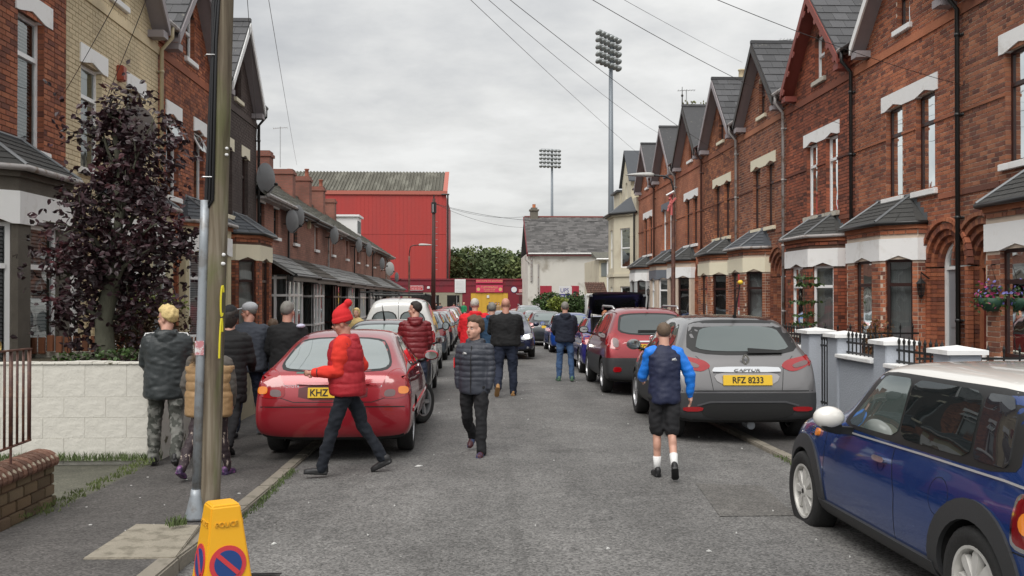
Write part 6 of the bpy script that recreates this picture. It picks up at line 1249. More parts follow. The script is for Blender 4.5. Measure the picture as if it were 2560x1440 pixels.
def decal(bvh, poly, view, m, off=.004, step=.07, name='pane', parent=None, rim=.012, side=1, build=True):
    """panel cut to `poly` (2-D, in side/rear/front/top view) laid on the body shell with its own edge depth"""
    bm = bmesh.new(); vs = [bm.verts.new((a, b, 0)) for a, b in poly]; bm.faces.new(vs)
    for ax in (0, 1):
        lo = min(p[ax] for p in poly); hi = max(p[ax] for p in poly); t = math.ceil(lo/step)*step
        while t < hi:
            co = [0, 0, 0]; co[ax] = t; no = [0, 0, 0]; no[ax] = 1; bmesh.ops.bisect_plane(bm, geom=bm.verts[:]+bm.edges[:]+bm.faces[:], plane_co=co, plane_no=no); t += step
    vert = []; nrm = []
    for v in bm.verts:
        a, b = v.co.x, v.co.y
        if view == 'side': o, d = Vector((3*side, a, b)), Vector((-side, 0, 0))
        elif view == 'rear': o, d = Vector((a, -3, b)), Vector((0, 1, 0))
        elif view == 'front': o, d = Vector((a, 9, b)), Vector((0, -1, 0))
        else: o, d = Vector((a, b, 4)), Vector((0, 0, -1))
        h, n, _, _ = bvh.ray_cast(o, d)
        if h is None:
            q = o+d*(2.2 if view == 'side' else 3 if view != 'front' else 5); h, n, _, _ = bvh.find_nearest(q)
            if n is None: n = -d
        if n.dot(d) > 0: n = -n
        vert.append(h); nrm.append(n)
    bm.verts.index_update(); mb = MB().mat(m); k = len(vert); vs = [h+n*off for h, n in zip(vert, nrm)]+[h-n*rim for h, n in zip(vert, nrm)]; fs = []
    for f in bm.faces: fs.append(tuple(v.index for v in f.verts))
    for e in bm.edges:
        if e.is_boundary: a, b = e.verts[0].index, e.verts[1].index; fs.append((a, b, k+b, k+a))
    bm.free(); mb.add(vs, fs)
    if not build: return mb
    return mb.build(name, parent, smooth=True, auto=40)
def stripe(pts, w_):
    """thin outline strip round a polyline as a polygon"""
    L, R = [], []; n = len(pts)
    for i in range(n):
        a = Vector(pts[max(i-1, 0)]); b = Vector(pts[min(i+1, n-1)]); d = (b-a).normalized(); q = Vector((-d.y, d.x))*w_/2; p = Vector(pts[i]); L.append(tuple(p+q)); R.append(tuple(p-q))
    return L+R[::-1]
def seam(bvh, pts, view, parent, side=1, w_=.008, m=None, name='panel_gap', off=.0015):
    dense = []
    for a, b in zip(pts[:-1], pts[1:]):
        n = max(1, int((Vector(b)-Vector(a)).length/.06))
        for i in range(n): dense.append((a[0]+(b[0]-a[0])*i/n, a[1]+(b[1]-a[1])*i/n))
    dense.append(pts[-1]); mb = MB().mat(m or M_SEAL); L = stripe(dense, w_); k = len(dense); vs = []
    for a, b in L:
        if view == 'side': o, d = Vector((3*side, a, b)), Vector((-side, 0, 0))
        elif view == 'rear': o, d = Vector((a, -3, b)), Vector((0, 1, 0))
        elif view == 'front': o, d = Vector((a, 9, b)), Vector((0, -1, 0))
        else: o, d = Vector((a, b, 4)), Vector((0, 0, -1))
        h, n, _, _ = bvh.ray_cast(o, d)
        if h is None: h, n, _, _ = bvh.find_nearest(o+d*(2.2 if view == 'side' else 3))
        if n.dot(d) > 0: n = -n
        vs.append(h+n*off)
    fs = [(i, i+1, 2*k-2-i, 2*k-1-i) for i in range(k-1)]; mb.add(vs, fs); return mb.build(name, parent, fix=False)
def make_wheel(r, w_, spokes, style, m, parent, loc, face, steer=0, rimk=.66):
    o = empty('wheel', loc, parent=parent); o.rotation_euler.z = steer; s = face; b = MB().mat(M_TYRE); h = w_/2
    b.lathe([(r*rimk, -h*.8), (r*.80, -h), (r*.93, -h*.96), (r*.985, -h*.8), (r, -h*.5), (r, h*.5), (r*.985, h*.8), (r*.93, h*.96), (r*.80, h), (r*rimk, h*.8)], axis='X', n=36, caps=False); b.build('tyre', o, smooth=True, auto=50)
    b = MB().mat(m); R = r*rimk
    b.lathe([(R*1.02, s*h*.84), (R*1.02, s*h*.9), (R*.94, s*h*.88), (R*.9, s*h*.5), (R*.9, -s*h*.6), (R*1.02, -s*h*.6)], axis='X', n=36, caps=False)
    for k in range(spokes):
        a = 2*pi*k/spokes; ca, sa = cos(a), sin(a); 
        def pt(rr, t, x): return (x, rr*ca-t*sa, rr*sa+t*ca)
        if style == 'fat': prof = [(.16, .055), (.42, .085), (.66, .115), (.82, .11), (.9, .05)]
        elif style == 'twin': prof = [(.15, .05), (.5, .04), (.93, .06)]
        else: prof = [(.12, .06), (.5, .045), (.93, .055)]
        offs = (0,) if style != 'twin' else (-.075, .075)
        for of in offs:
            rs = []
            for rr, ww in prof:
                x1 = s*h*(.80-.12*(rr-.3)**2*2); x0 = s*h*.45; rs.append([pt(rr*R, (-ww+of*(.4+rr))*R*1.6, x0), pt(rr*R, (ww+of*(.4+rr))*R*1.6, x0), pt(rr*R, (ww*.75+of*(.4+rr))*R*1.6, x1), pt(rr*R, (-ww*.75+of*(.4+rr))*R*1.6, x1)])
            b.rings(rs)
    b.lathe([(0, s*h*.3), (R*.24, s*h*.3), (R*.24, s*h*.78), (R*.19, s*h*.86), (0, s*h*.87)], axis='X', n=20)
    rim = b.build('rim', o, smooth=True, auto=35); b = MB().mat(M_UND); b.lathe([(0, s*h*.1), (R*.92, s*h*.1), (R*.92, s*h*.2), (0, s*h*.2)], axis='X', n=24)
    b.build('brake', o); b = MB().mat(M_BLK if style == 'fat' else M_CHR); b.lathe([(0, s*h*.87), (R*.1, s*h*.87), (R*.09, s*h*.9), (0, s*h*.9)], axis='X', n=14); b.build('hub_cap', o); return o
def shell(spec):
    """smooth closed body from cross-sections; returns object-less mesh + BVH"""
    W = spec['W']/2; vs = []; fs = []; rings = []
    for (y, zb, zs, zt, wm, ws, wt) in spec['keys']:
        h, g = zs-zb, zt-zs; wm, ws, wt = wm*W, ws*W, wt*W
        half = [(0, zb), (wm*.78, zb), (wm*.965, zb+.05*min(1, h/.3)), (wm, zb+.30*h), (wm*.998, zb+.66*h), (ws, zs), (ws+(wt-ws)*.40, zs+g*.36), (wt+(ws-wt)*.10, zs+g*.76), (wt*.93, zs+g*.93), (wt*.62, zt-.01*g), (wt*.3, zt), (0, zt+.002)]
        rings.append([(x, y, z) for x, z in half]+[(-x, y, z) for x, z in half[-2:0:-1]])
    n = len(rings[0])
    mb = MB(); mb.mats = [spec['paint'], spec.get('lower', M_PLAS), M_UND, spec.get('roofm', spec['paint'])]
    mb.rings(rings); me = mb.mesh('body', True)
    for m in mb.mats:
        pass
    me.materials.clear()
    for m in mb.mats: me.materials.append(m)
    o = bpy.data.objects.new('body', me); COL.objects.link(o); s = o.modifiers.new('s', 'SUBSURF'); s.levels = s.render_levels = spec.get('lv', 2)
    dg = bpy.context.evaluated_depsgraph_get(); m2 = bpy.data.meshes.new_from_object(o.evaluated_get(dg)); o.modifiers.clear(); o.data = m2
    bm = bmesh.new(); bm.from_mesh(m2); bmesh.ops.recalc_face_normals(bm, faces=bm.faces)
    for z in (spec.get('zclad'), spec.get('zroof')):
        if z: bmesh.ops.bisect_plane(bm, geom=bm.verts[:]+bm.edges[:]+bm.faces[:], plane_co=(0, 0, z), plane_no=(0, 0, 1))
    for f in bm.faces:
        c = f.calc_center_median(); f.smooth = True; f.material_index = 0
        if spec.get('zclad') and c.z < spec['zclad']: f.material_index = 1
        if spec.get('zroof') and c.z > spec['zroof'] and spec.get('roofy', (0, 9))[0] < c.y < spec.get('roofy', (0, 9))[1]: f.material_index = 3
        if f.normal.z < -.75 and c.z < .5: f.material_index = 2
    bvh = BVHTree.FromBMesh(bm); bm.to_mesh(m2); bm.free()
    # wheel wells
    r = spec['r']+.045; cut = MB().mat(M_UND)
    for ya in spec['axles']:
        for s_ in (-1, 1): cut.lathe([(0, 0), (r, 0), (r, .42), (0, .42)], c=((W-.30) if s_ > 0 else -(W+.12), ya, spec['r']+.01), axis='X', n=32)
    co = cut.build('cutter'); co.data.materials.clear(); co.data.materials.append(M_UND)
    b = o.modifiers.new('b', 'BOOLEAN'); b.operation = 'DIFFERENCE'; b.object = co; b.solver = 'EXACT'; b.material_mode = 'TRANSFER' if hasattr(b, 'material_mode') else None
    dg = bpy.context.evaluated_depsgraph_get(); m3 = bpy.data.meshes.new_from_object(o.evaluated_get(dg)); o.modifiers.clear(); o.data = m3; m3.set_sharp_from_angle(angle=radians(42)); bpy.data.objects.remove(co)
    return o, bvh
def plate(txt, p, parent, ry=0, m=None, w_=.52, h_=.112, face=-1, align='CENTER', tx=0):
    b = MB().mat(m or M_PLY); b.box(-w_/2, w_/2, -.008, .012, -h_/2, h_/2); o = b.build('number_plate', parent, bevel=.003, loc=p); o.rotation_euler = (radians(ry), 0, 0 if face < 0 else pi)
    if txt: text(txt, .105, M_BLK, (tx, -.0095, -.002), parent=o, sx=.92, align=align, bold=.0012, name='plate_characters')
    return o
def mirror(p, s, m, parent, size=(.11, .075, .08), glassface=True):
    b = MB().mat(m); b.ell(p, size, 14, 10); b.mat(M_SEAL); b.bar(Vector(p)+Vector((-s*.06, .02, -.05)), Vector(p)+Vector((-s*.20, .04, -.09)), .05, .04); o = b.build('door_mirror', parent, smooth=True)
    g = MB().mat(mat('mirror_glass', (.55, .6, .6), .04, metal=1.0, var=0)); q = Vector(p)+Vector((0, -size[1]*.80, 0)); g.prism([(size[0]*.78*cos(a), size[2]*.72*sin(a)) for a in [2*pi*k/16 for k in range(16)]], lambda u, v, w_: (q.x+u, q.y+w_, q.z+v), -.012, .0); g.build('mirror_glass', o); return o
HATCH = [(-.0, .46, .60, .64, .72, .66, .5), (.015, .32, .64, .72, .86, .80, .66), (.07, .25, .80, .86, .955, .90, .76), (.16, .22, .93, .99, .99, .93, .80), (.26, .20, .97, 1.10, 1.0, .935, .78), (.45, .20, .97, 1.29, 1.0, .93, .70), (.68, .20, .965, 1.40, 1.0, .93, .67), (1.1, .20, .95, 1.45, 1.0, .93, .67), (1.8, .20, .93, 1.46, 1.0, .93, .68), (2.35, .20, .92, 1.41, 1.0, .93, .68), (2.75, .20, .92, 1.20, 1.0, .93, .72), (3.1, .20, .90, .99, 1.0, .92, .80), (3.5, .20, .82, .90, .985, .90, .76), (3.78, .22, .72, .80, .93, .85, .70), (3.92, .26, .60, .68, .82, .76, .62), (3.96, .36, .54, .60, .70, .64, .5)]
def scaled(keys, L, H, y0=3.96, h0=1.46, belt=0):
    return [(y*L/y0, zb*(1 if zb < .3 else H/h0), zs*H/h0+belt, zt*H/h0, wm, ws, wt) for y, zb, zs, zt, wm, ws, wt in keys]
def vehicle(label, cat, spec, loc, rz=0, group=None, name='parked_car'):
    body, bvh = shell(spec); root = empty(name, loc, rz, label=label, cat=cat, group=group); root.rotation_euler.x = -.012*cos(rz); body.parent = root; body.name = 'body'; W = spec['W']/2
    for i, ya in enumerate(spec['axles']):
        for s in (-1, 1): make_wheel(spec['r'], spec.get('tw', .205), spec.get('spokes', 7), spec.get('wstyle', 'plain'), spec.get('rimm', M_ALLOY), root, (s*(W-spec.get('inset', .115)), ya, spec['r']), s, steer=spec.get('steer', 0) if i == 1 else 0)
    return root, body, bvh
def side_glass(bvh, root, outs, m, sides=(-1, 1), seal=True):
    for s in sides:
        for p in outs:
            if seal:
                c = (sum(a for a, _ in p)/len(p), sum(b for _, b in p)/len(p)); q = [(c[0]+(a-c[0])*1.0+(.022 if a > c[0] else -.022), b+(.02 if b > c[1] else -.02)) for a, b in p]; decal(bvh, chaikin(q, 2), 'side', M_SEAL, off=.002, side=s, name='window_seal', parent=root)
            decal(bvh, chaikin(p, 2), 'side', m, off=.005, side=s, name='side_window', parent=root)
# ---------------- red hatchback, near left
SP = dict(W=1.69, keys=[(0, .47, .58, .62, .80, .76, .6), (.012, .36, .62, .68, .93, .88, .72), (.04, .28, .72, .77, .985, .94, .8), (.08, .24, .84, .89, .99, .945, .82), (.14, .21, .915, .965, 1.0, .94, .84), (.28, .20, .93, .995, 1.0, .93, .84), (.52, .20, .94, 1.12, 1.0, .925, .76), (.80, .20, .935, 1.27, 1.0, .92, .70), (1.1, .20, .93, 1.355, 1.0, .92, .66), (1.6, .20, .92, 1.385, 1.0, .92, .66), (2.1, .20, .91, 1.37, 1.0, .92, .67), (2.45, .20, .905, 1.27, 1.0, .92, .70), (2.85, .20, .89, 1.03, 1.0, .915, .78), (3.2, .20, .84, .92, .99, .90, .78), (3.6, .20, .76, .84, .97, .87, .74), (3.9, .22, .66, .74, .9, .82, .68), (4.05, .28, .56, .64, .78, .72, .6), (4.09, .36, .5, .56, .66, .6, .5)],
          paint=paint('red_car_paint', (.30, .012, .022), .2), r=.295, axles=(.80, 3.265), tw=.185, spokes=5, wstyle='fat', steer=radians(-27), rimk=.64)
SP['paint'] = paint('red_car_paint', (.30, .012, .022), .2)
cx_, cy_ = -1.54, 9.95
R1, B1, V1 = vehicle('red hatchback with its front wheel turned out, behind the man in the bobble hat', 'car', SP, (cx_, cy_, gz(10, -1.2)+.015))
gl = [(-.60, .985), (-.28, .965), (.28, .965), (.60, .985), (.52, 1.17), (.42, 1.285), (-.42, 1.285), (-.52, 1.17)]
decal(V1, chaikin([(a*1.05, b+(.018 if b > 1.1 else -.018)) for a, b in gl], 2), 'rear', M_SEAL, off=.002, name='window_seal', parent=R1); decal(V1, chaikin(gl, 2), 'rear', cglass('sky_pale_rear_glass', (.10, .12, .118), 3.0), off=.005, name='rear_window', parent=R1)  # pale tint stands for sky mirrored in and seen through the glass
side_glass(V1, R1, [[(1.02, .985), (1.62, .96), (1.66, 1.27), (1.45, 1.27), (1.22, 1.17)], [(1.70, .955), (2.66, .935), (2.46, 1.10), (2.26, 1.235), (1.73, 1.275)]], M_CGM)
decal(V1, chaikin([(-.56, 1.255), (.56, 1.255), (.66, 1.02), (-.66, 1.02)], 2), 'front', M_CG, name='windscreen', parent=R1)
for s in (-1, 1):
    t = decal(V1, chaikin([(s*.81, .68), (s*.50, .67), (s*.53, .84), (s*.61, .97), (s*.75, .985), (s*.81, .90)], 2), 'rear', M_TLR, off=.007, name='tail_lamp', parent=R1)
    decal(V1, chaikin([(s*.805, .72), (s*.70, .72), (s*.70, .80), (s*.80, .80)], 2), 'rear', M_TLO, off=.010, name='indicator', parent=t); decal(V1, chaikin([(s*.67, .695), (s*.545, .69), (s*.56, .765), (s*.67, .77)], 2), 'rear', M_TLW, off=.010, name='reversing_lamp', parent=t)
    decal(V1, [(.03, .72), (.30, .70), (.30, .90), (.16, .93), (.05, .86)], 'side', M_TLR, off=.005, side=s, name='tail_lamp_side', parent=R1)
    seam(V1, [(1.0, .30), (1.05, .95)], 'side', R1, s); seam(V1, [(1.68, .28), (1.68, .95)], 'side', R1, s); seam(V1, [(2.72, .28), (2.78, .90)], 'side', R1, s); decal(V1, chaikin([(1.78, .80), (1.95, .80), (1.95, .835), (1.78, .835)], 1), 'side', SP['paint'], off=.02, side=s, name='door_handle', parent=R1); decal(V1, [(.3, .50), (3.5, .50), (3.5, .54), (.3, .54)], 'side', SP['paint'], off=.014, side=s, name='rub_strip', parent=R1)
    mirror((s*.93, 2.62, 1.0), s, SP['paint'], R1, (.105, .06, .07))
seam(V1, [(-.60, .93), (-.56, .68), (-.42, .635), (.42, .635), (.56, .68), (.60, .93)], 'rear', R1); seam(V1, [(-.83, .585), (.83, .585)], 'rear', R1, w_=.012)
decal(V1, chaikin([(-.37, .655), (.37, .655), (.37, .815), (-.37, .815)], 1), 'rear', mat('recess_shade_red', (.09, .004, .007), .4), off=.003, name='plate_recess_shade', parent=R1)  # flat panel; the recess shade is painted as a darker body red
decal(V1, chaikin([(-.39, .81), (.39, .81), (.39, .84), (-.39, .84)], 1), 'rear', SP['paint'], off=.03, name='plate_trim', parent=R1); plate('KHZ', (-.005, .012, .735), R1, -10, tx=-.24, align='LEFT')
b = MB().mat(M_CHR)
for rx, rz_ in ((.062, .042), (.05, .017), (.022, .036)): b.tube([(rx*cos(a), .092, .885+rz_*sin(a)) for a in [2*pi*k/20 for k in range(21)]], .005, 5)
b.build('badge', R1, smooth=True); text('TOYOTA', .042, M_CHR, (-.45, .052, .80), rot=(radians(78), 0, 0), parent=R1, name='badge_lettering', ext=.003); text('COROLLA', .04, M_CHR, (.44, .052, .80), rot=(radians(78), 0, 0), parent=R1, name='badge_lettering', ext=.003)
b = MB().mat(M_SEAL); b.bar((-.32, .37, 1.0), (.02, .40, 1.0), .012, .012); b.bar((-.32, .36, .97), (-.32, .40, 1.04), .02, .02); b.build('wiper', R1); b = MB().mat(M_SEAL); b.box(.42, .80, .95, .97, .1, .32); f = b.build('mud_flap', R1); text('NORTHERN CARS', .035, M_SWH, (.62, .945, .27), parent=f, name='flap_lettering'); b = MB().mat(M_ALU); b.tube([(.32, .12, .27), (.32, .5, .27)], .03, 10); b.build('exhaust', R1)
# ---------------- grey crossover, right
PG_ = paint('grey_brown_car_paint', (.175, .170, .172), .55, .3)
SC = dict(W=1.778, paint=PG_, r=.335, axles=(.72, 3.326), tw=.205, spokes=5, wstyle='twin', zclad=.62, roofm=paint('dark_roof_paint', (.03, .022, .022), .2, .2), zroof=1.49,
    keys=[(0, .44, .60, .64, .76, .72, .6), (.015, .32, .66, .72, .90, .86, .74), (.06, .27, .76, .86, .97, .93, .82), (.12, .25, .88, 1.0, .99, .955, .86), (.20, .24, 1.0, 1.09, 1.0, .96, .84), (.30, .23, 1.04, 1.20, 1.0, .95, .80), (.47, .22, 1.045, 1.40, 1.0, .945, .74), (.62, .22, 1.04, 1.515, 1.0, .945, .71), (.95, .22, 1.03, 1.555, 1.0, .94, .70), (1.7, .22, 1.01, 1.57, 1.0, .94, .70), (2.25, .22, .99, 1.535, 1.0, .94, .70), (2.6, .22, .98, 1.42, 1.0, .94, .72), (3.0, .22, .97, 1.13, 1.0, .93, .78), (3.35, .22, .92, 1.02, .99, .91, .78), (3.75, .24, .83, .93, .95, .88, .74), (4.0, .28, .68, .78, .86, .8, .66), (4.1, .34, .56, .64, .74, .7, .56), (4.12, .4, .52, .58, .66, .6, .5)])
R2, B2, V2 = vehicle('grey crossover parked on the right kerb with plate RFZ 8233', 'car', SC, (3.30, 11.05, gz(11, 2.9)+.01), radians(-1.2))
gl = [(-.64, 1.10), (.64, 1.10), (.585, 1.30), (.50, 1.455), (-.50, 1.455), (-.585, 1.30)]
decal(V2, chaikin([(a*1.11, b+(.045 if b > 1.25 else -.03)) for a, b in gl], 2), 'rear', M_SEAL, off=.003, name='window_seal', parent=R2); decal(V2, chaikin([(a*.93, b+(.012 if b < 1.2 else -.035)) for a, b in gl], 2), 'rear', cglass('sky_tinted_rear_glass', (.06, .075, .072), 2.4), off=.008, name='rear_window', parent=R2)  # grey-green tint paints in the sky reflected by the rear window
side_glass(V2, R2, [[(.72, 1.22), (1.0, 1.11), (1.08, 1.41), (.95, 1.42)], [(1.05, 1.085), (1.72, 1.06), (1.78, 1.435), (1.14, 1.435)], [(1.80, 1.055), (2.80, 1.03), (2.56, 1.26), (2.32, 1.42), (1.85, 1.435)]], M_CG)
decal(V2, chaikin([(-.6, 1.42), (.6, 1.42), (.7, 1.12), (-.7, 1.12)], 2), 'front', M_CG, name='windscreen', parent=R2)
for s in (-1, 1):
    t = decal(V2, chaikin([(s*.845, .98), (s*.58, .86), (s*.42, .93), (s*.50, 1.01), (s*.70, 1.05), (s*.85, 1.075)], 2), 'rear', M_TLR, off=.008, name='tail_lamp', parent=R2, step=.05); decal(V2, chaikin([(s*.78, .965), (s*.60, .91), (s*.56, .955), (s*.76, 1.015)], 2), 'rear', M_TLW, off=.012, name='reversing_lamp', parent=t, step=.05)
    decal(V2, [(.09, .95), (.30, .97), (.42, 1.04), (.30, 1.075), (.10, 1.06)], 'side', M_TLR, off=.006, side=s, name='tail_lamp_side', parent=R2)
    decal(V2, chaikin([(s*.78, .40), (s*.56, .40), (s*.54, .455), (s*.79, .455)], 1), 'rear', M_TLR, off=.012, name='reflector', parent=R2)
    seam(V2, [(1.02, .45), (1.1, 1.08)], 'side', R2, s); seam(V2, [(1.79, .4), (1.79, 1.06)], 'side', R2, s); seam(V2, [(2.85, .4), (2.9, 1.02)], 'side', R2, s); decal(V2, chaikin([(1.86, .93), (2.05, .93), (2.05, .965), (1.86, .965)], 1), 'side', PG_, off=.02, side=s, name='door_handle', parent=R2); mirror((s*.98, 2.72, 1.10), s, PG_, R2)
    seam(V2, [(s*.42, .655), (s*.46, .93), (s*.60, 1.06)], 'rear', R2)
    for i in range(0, 2):
        ya = SC['axles'][i]; b = decal(V2, [(ya+(.38+.075*k)*cos(a), .345+(.38+.075*k)*sin(a)) for k, rng in ((1, range(-1, 14)), (0, range(13, -2, -1))) for a in [pi*j/12 for j in rng]], 'side', M_PLAS, off=.012, side=s, name='arch_trim', parent=R2)
seam(V2, [(-.80, .645), (.80, .645)], 'rear', R2, w_=.014); decal(V2, chaikin([(-.52, .30), (.52, .30), (.60, .46), (.44, .50), (-.44, .50), (-.60, .46)], 2), 'rear', M_UND, off=.006, name='bumper_insert', parent=R2); seam(V2, [(-.62, .47), (-.46, .515), (.46, .515), (.62, .47)], 'rear', R2, w_=.022, m=mat('grey_trim', (.07, .07, .075), .4), name='bumper_trim', off=.012)
decal(V2, chaikin([(-.43, .87), (.43, .87), (.34, .705), (-.34, .705)], 2), 'rear', mat('silver_surround', (.36, .35, .35), .3, metal=.5), off=.010, name='plate_surround', parent=R2); ch = decal(V2, chaikin([(-.41, .862), (.41, .862), (.42, .89), (.39, .925), (-.39, .925), (-.42, .89)], 1), 'rear', M_CHR, off=.03, name='chrome_bar', parent=R2)
plate('RFZ 8233', (0, .005, .775), R2, -8, w_=.60, h_=.125); text('CAPTUR', .045, mat('badge_grey', (.2, .2, .2), .4), (0, .03, .895), rot=(radians(80), 0, 0), parent=R2, sx=1.9, name='badge_lettering')
b = MB().mat(M_CHR); q = (0, .118, 1.02)
for a, c in (((0, .062), (.043, 0)), ((.043, 0), (0, -.062)), ((0, -.062), (-.043, 0)), ((-.043, 0), (0, .062))): b.bar((a[0], .112, 1.02+a[1]), (c[0], .112, 1.02+c[1]), .022, .022, up=(0, 1, 0))
b.build('badge', R2); b = MB().mat(M_SEAL); b.hexa([(.05, .175, 1.10), (.48, .20, 1.10), (.48, .22, 1.125), (.05, .2, 1.15), (.05, .16, 1.10), (.48, .17, 1.10), (.48, .18, 1.13), (.05, .175, 1.16)]); b.build('wiper', R2)
b = MB().mat(M_SEAL); b.tube([(0, .62, 1.535), (0, .60, 1.57), (.06, .55, 1.97)], [.03, .015, .006], 6); a_ = b.build('aerial', R2); b = MB().mat(M_PLY); b.ell((.06, .55, 1.98), (.035, .035, .03), 10, 8); b.build('aerial_ball', a_, smooth=True); b = MB().mat(M_GALV); b.lathe([(0, .3), (.0, .3), (.05, .3), (.05, .55), (0, .55)], c=(.12, 0, .19), axis='Y', n=16); b.build('exhaust', R2)
# ---------------- red suv beyond
PR_ = paint('dark_red_car_paint', (.26, .012, .02), .4, .3)
SM = dict(SC, paint=PR_, roofm=PR_, keys=[(y*1.04, zb, zs*1.05, zt*1.052, a, c, d) for y, zb, zs, zt, a, c, d in SC['keys']], axles=(.78, 3.335), zclad=.70, zroof=None, spokes=5)
R3, B3, V3 = vehicle('dark red suv with roof rails in front of the open-boot car', 'car', SM, (3.30, 17.0, gz(17, 2.6)+.01), radians(-.5))
gl = [(-.60, 1.14), (.60, 1.14), (.56, 1.36), (.50, 1.50), (-.50, 1.50), (-.56, 1.36)]; decal(V3, chaikin([(a*1.07, b+(.03 if b > 1.3 else -.02)) for a, b in gl], 2), 'rear', M_SEAL, off=.003, name='window_seal', parent=R3); decal(V3, chaikin(gl, 2), 'rear', M_CGM, off=.008, name='rear_window', parent=R3)
side_glass(V3, R3, [[(.74, 1.25), (1.02, 1.17), (1.1, 1.45), (.95, 1.46)], [(1.07, 1.15), (1.75, 1.12), (1.8, 1.49), (1.15, 1.49)], [(1.83, 1.12), (2.85, 1.09), (2.6, 1.33), (2.36, 1.48), (1.88, 1.49)]], M_CG)
for s in (-1, 1):
    t = decal(V3, chaikin([(s*.87, .90), (s*.62, .84), (s*.60, 1.0), (s*.66, 1.15), (s*.86, 1.22)], 2), 'rear', M_TLR, off=.009, name='tail_lamp', parent=R3, step=.05); decal(V3, chaikin([(s*.74, .90), (s*.635, .89), (s*.64, 1.05), (s*.75, 1.07)], 2), 'rear', M_TLW, off=.013, name='reversing_lamp', parent=t, step=.05); decal(V3, [(.09, .92), (.32, .95), (.30, 1.16), (.12, 1.19)], 'side', M_TLR, off=.006, side=s, name='tail_lamp_side', parent=R3)
    decal(V3, chaikin([(s*.76, .44), (s*.60, .44), (s*.60, .53), (s*.74, .54)], 1), 'rear', M_TLR, off=.012, name='reflector', parent=R3); mirror((s*1.0, 2.8, 1.16), s, M_SEAL, R3); b = MB().mat(M_ALU); b.tube([(s*.62, .75, 1.60), (s*.64, .9, 1.655), (s*.64, 2.3, 1.67), (s*.62, 2.5, 1.60)], .022, 8); b.build('roof_rail', R3, smooth=True)
decal(V3, chaikin([(-.30, .40), (.30, .40), (.36, .56), (-.36, .56)], 2), 'rear', M_GALV, off=.02, name='skid_plate', parent=R3); plate('SG65', (0, .02, .90), R3, -8, w_=.52, tx=-.245, align='LEFT'); decal(V3, chaikin([(-.38, .985), (.38, .985), (.38, 1.01), (-.38, 1.01)], 1), 'rear', M_CHR, off=.02, name='chrome_bar', parent=R3); b = MB().mat(M_CHR); b.tube([(.055*cos(a), .10, 1.06+.055*sin(a)) for a in [2*pi*k/20 for k in range(21)]], .007, 6); b.tube([(-.045, .10, 1.05), (0, .095, 1.075), (0, .095, 1.045), (.045, .1, 1.07)], .007, 5); b.build('badge', R3, smooth=True)
b = MB().mat(M_SEAL); b.box(-.25, .18, .2, .225, 1.185, 1.215); b.build('wiper', R3); b = MB().mat(M_SEAL); b.tube([(0, .62, 1.61), (0, .5, 1.86)], [.022, .006], 6); b.build('aerial', R3)
# ---------------- blue three-door with white roof, near right
PB_ = paint('deep_blue_car_paint', (.004, .036, .175), .35, .22); PW_ = paint('cream_white_roof_paint', (.72, .70, .66), 0, .3)
SB = dict(W=1.683, paint=PB_, lower=M_PLAS, r=.31, axles=(.62, 3.087), tw=.195, spokes=8, wstyle='fat', rimm=M_RIMW, rimk=.645, zroof=1.30, roofm=PW_, zclad=.33, inset=.10, lv=3,
    keys=[(0, .42, .56, .60, .80, .76, .6), (.012, .32, .60, .66, .92, .88, .72), (.06, .24, .68, .74, .975, .93, .8), (.12, .22, .78, .88, .985, .94, .82), (.18, .20, .88, 1.0, .99, .94, .82), (.26, .20, .90, 1.12, .995, .93, .79), (.36, .20, .90, 1.26, .995, .93, .77), (.46, .20, .90, 1.35, 1.0, .93, .765), (.70, .20, .90, 1.392, 1.0, .93, .77), (1.4, .20, .90, 1.407, 1.0, .93, .78), (2.0, .20, .895, 1.395, 1.0, .93, .78), (2.13, .20, .89, 1.35, 1.0, .93, .78), (2.36, .20, .885, 1.16, 1.0, .93, .80), (2.58, .20, .885, .97, 1.0, .93, .82), (3.1, .20, .86, .915, .99, .91, .80), (3.4, .21, .80, .86, .95, .87, .76), (3.6, .24, .66, .76, .86, .8, .68), (3.69, .32, .56, .62, .74, .7, .56), (3.70, .38, .52, .56, .64, .6, .5)])
R4, B4, V4 = vehicle('dark blue three-door small car with a white roof and white mirror, nearest on the right', 'car', SB, (3.38, 4.02, gz(5.5, 3.0)-.045), 0)
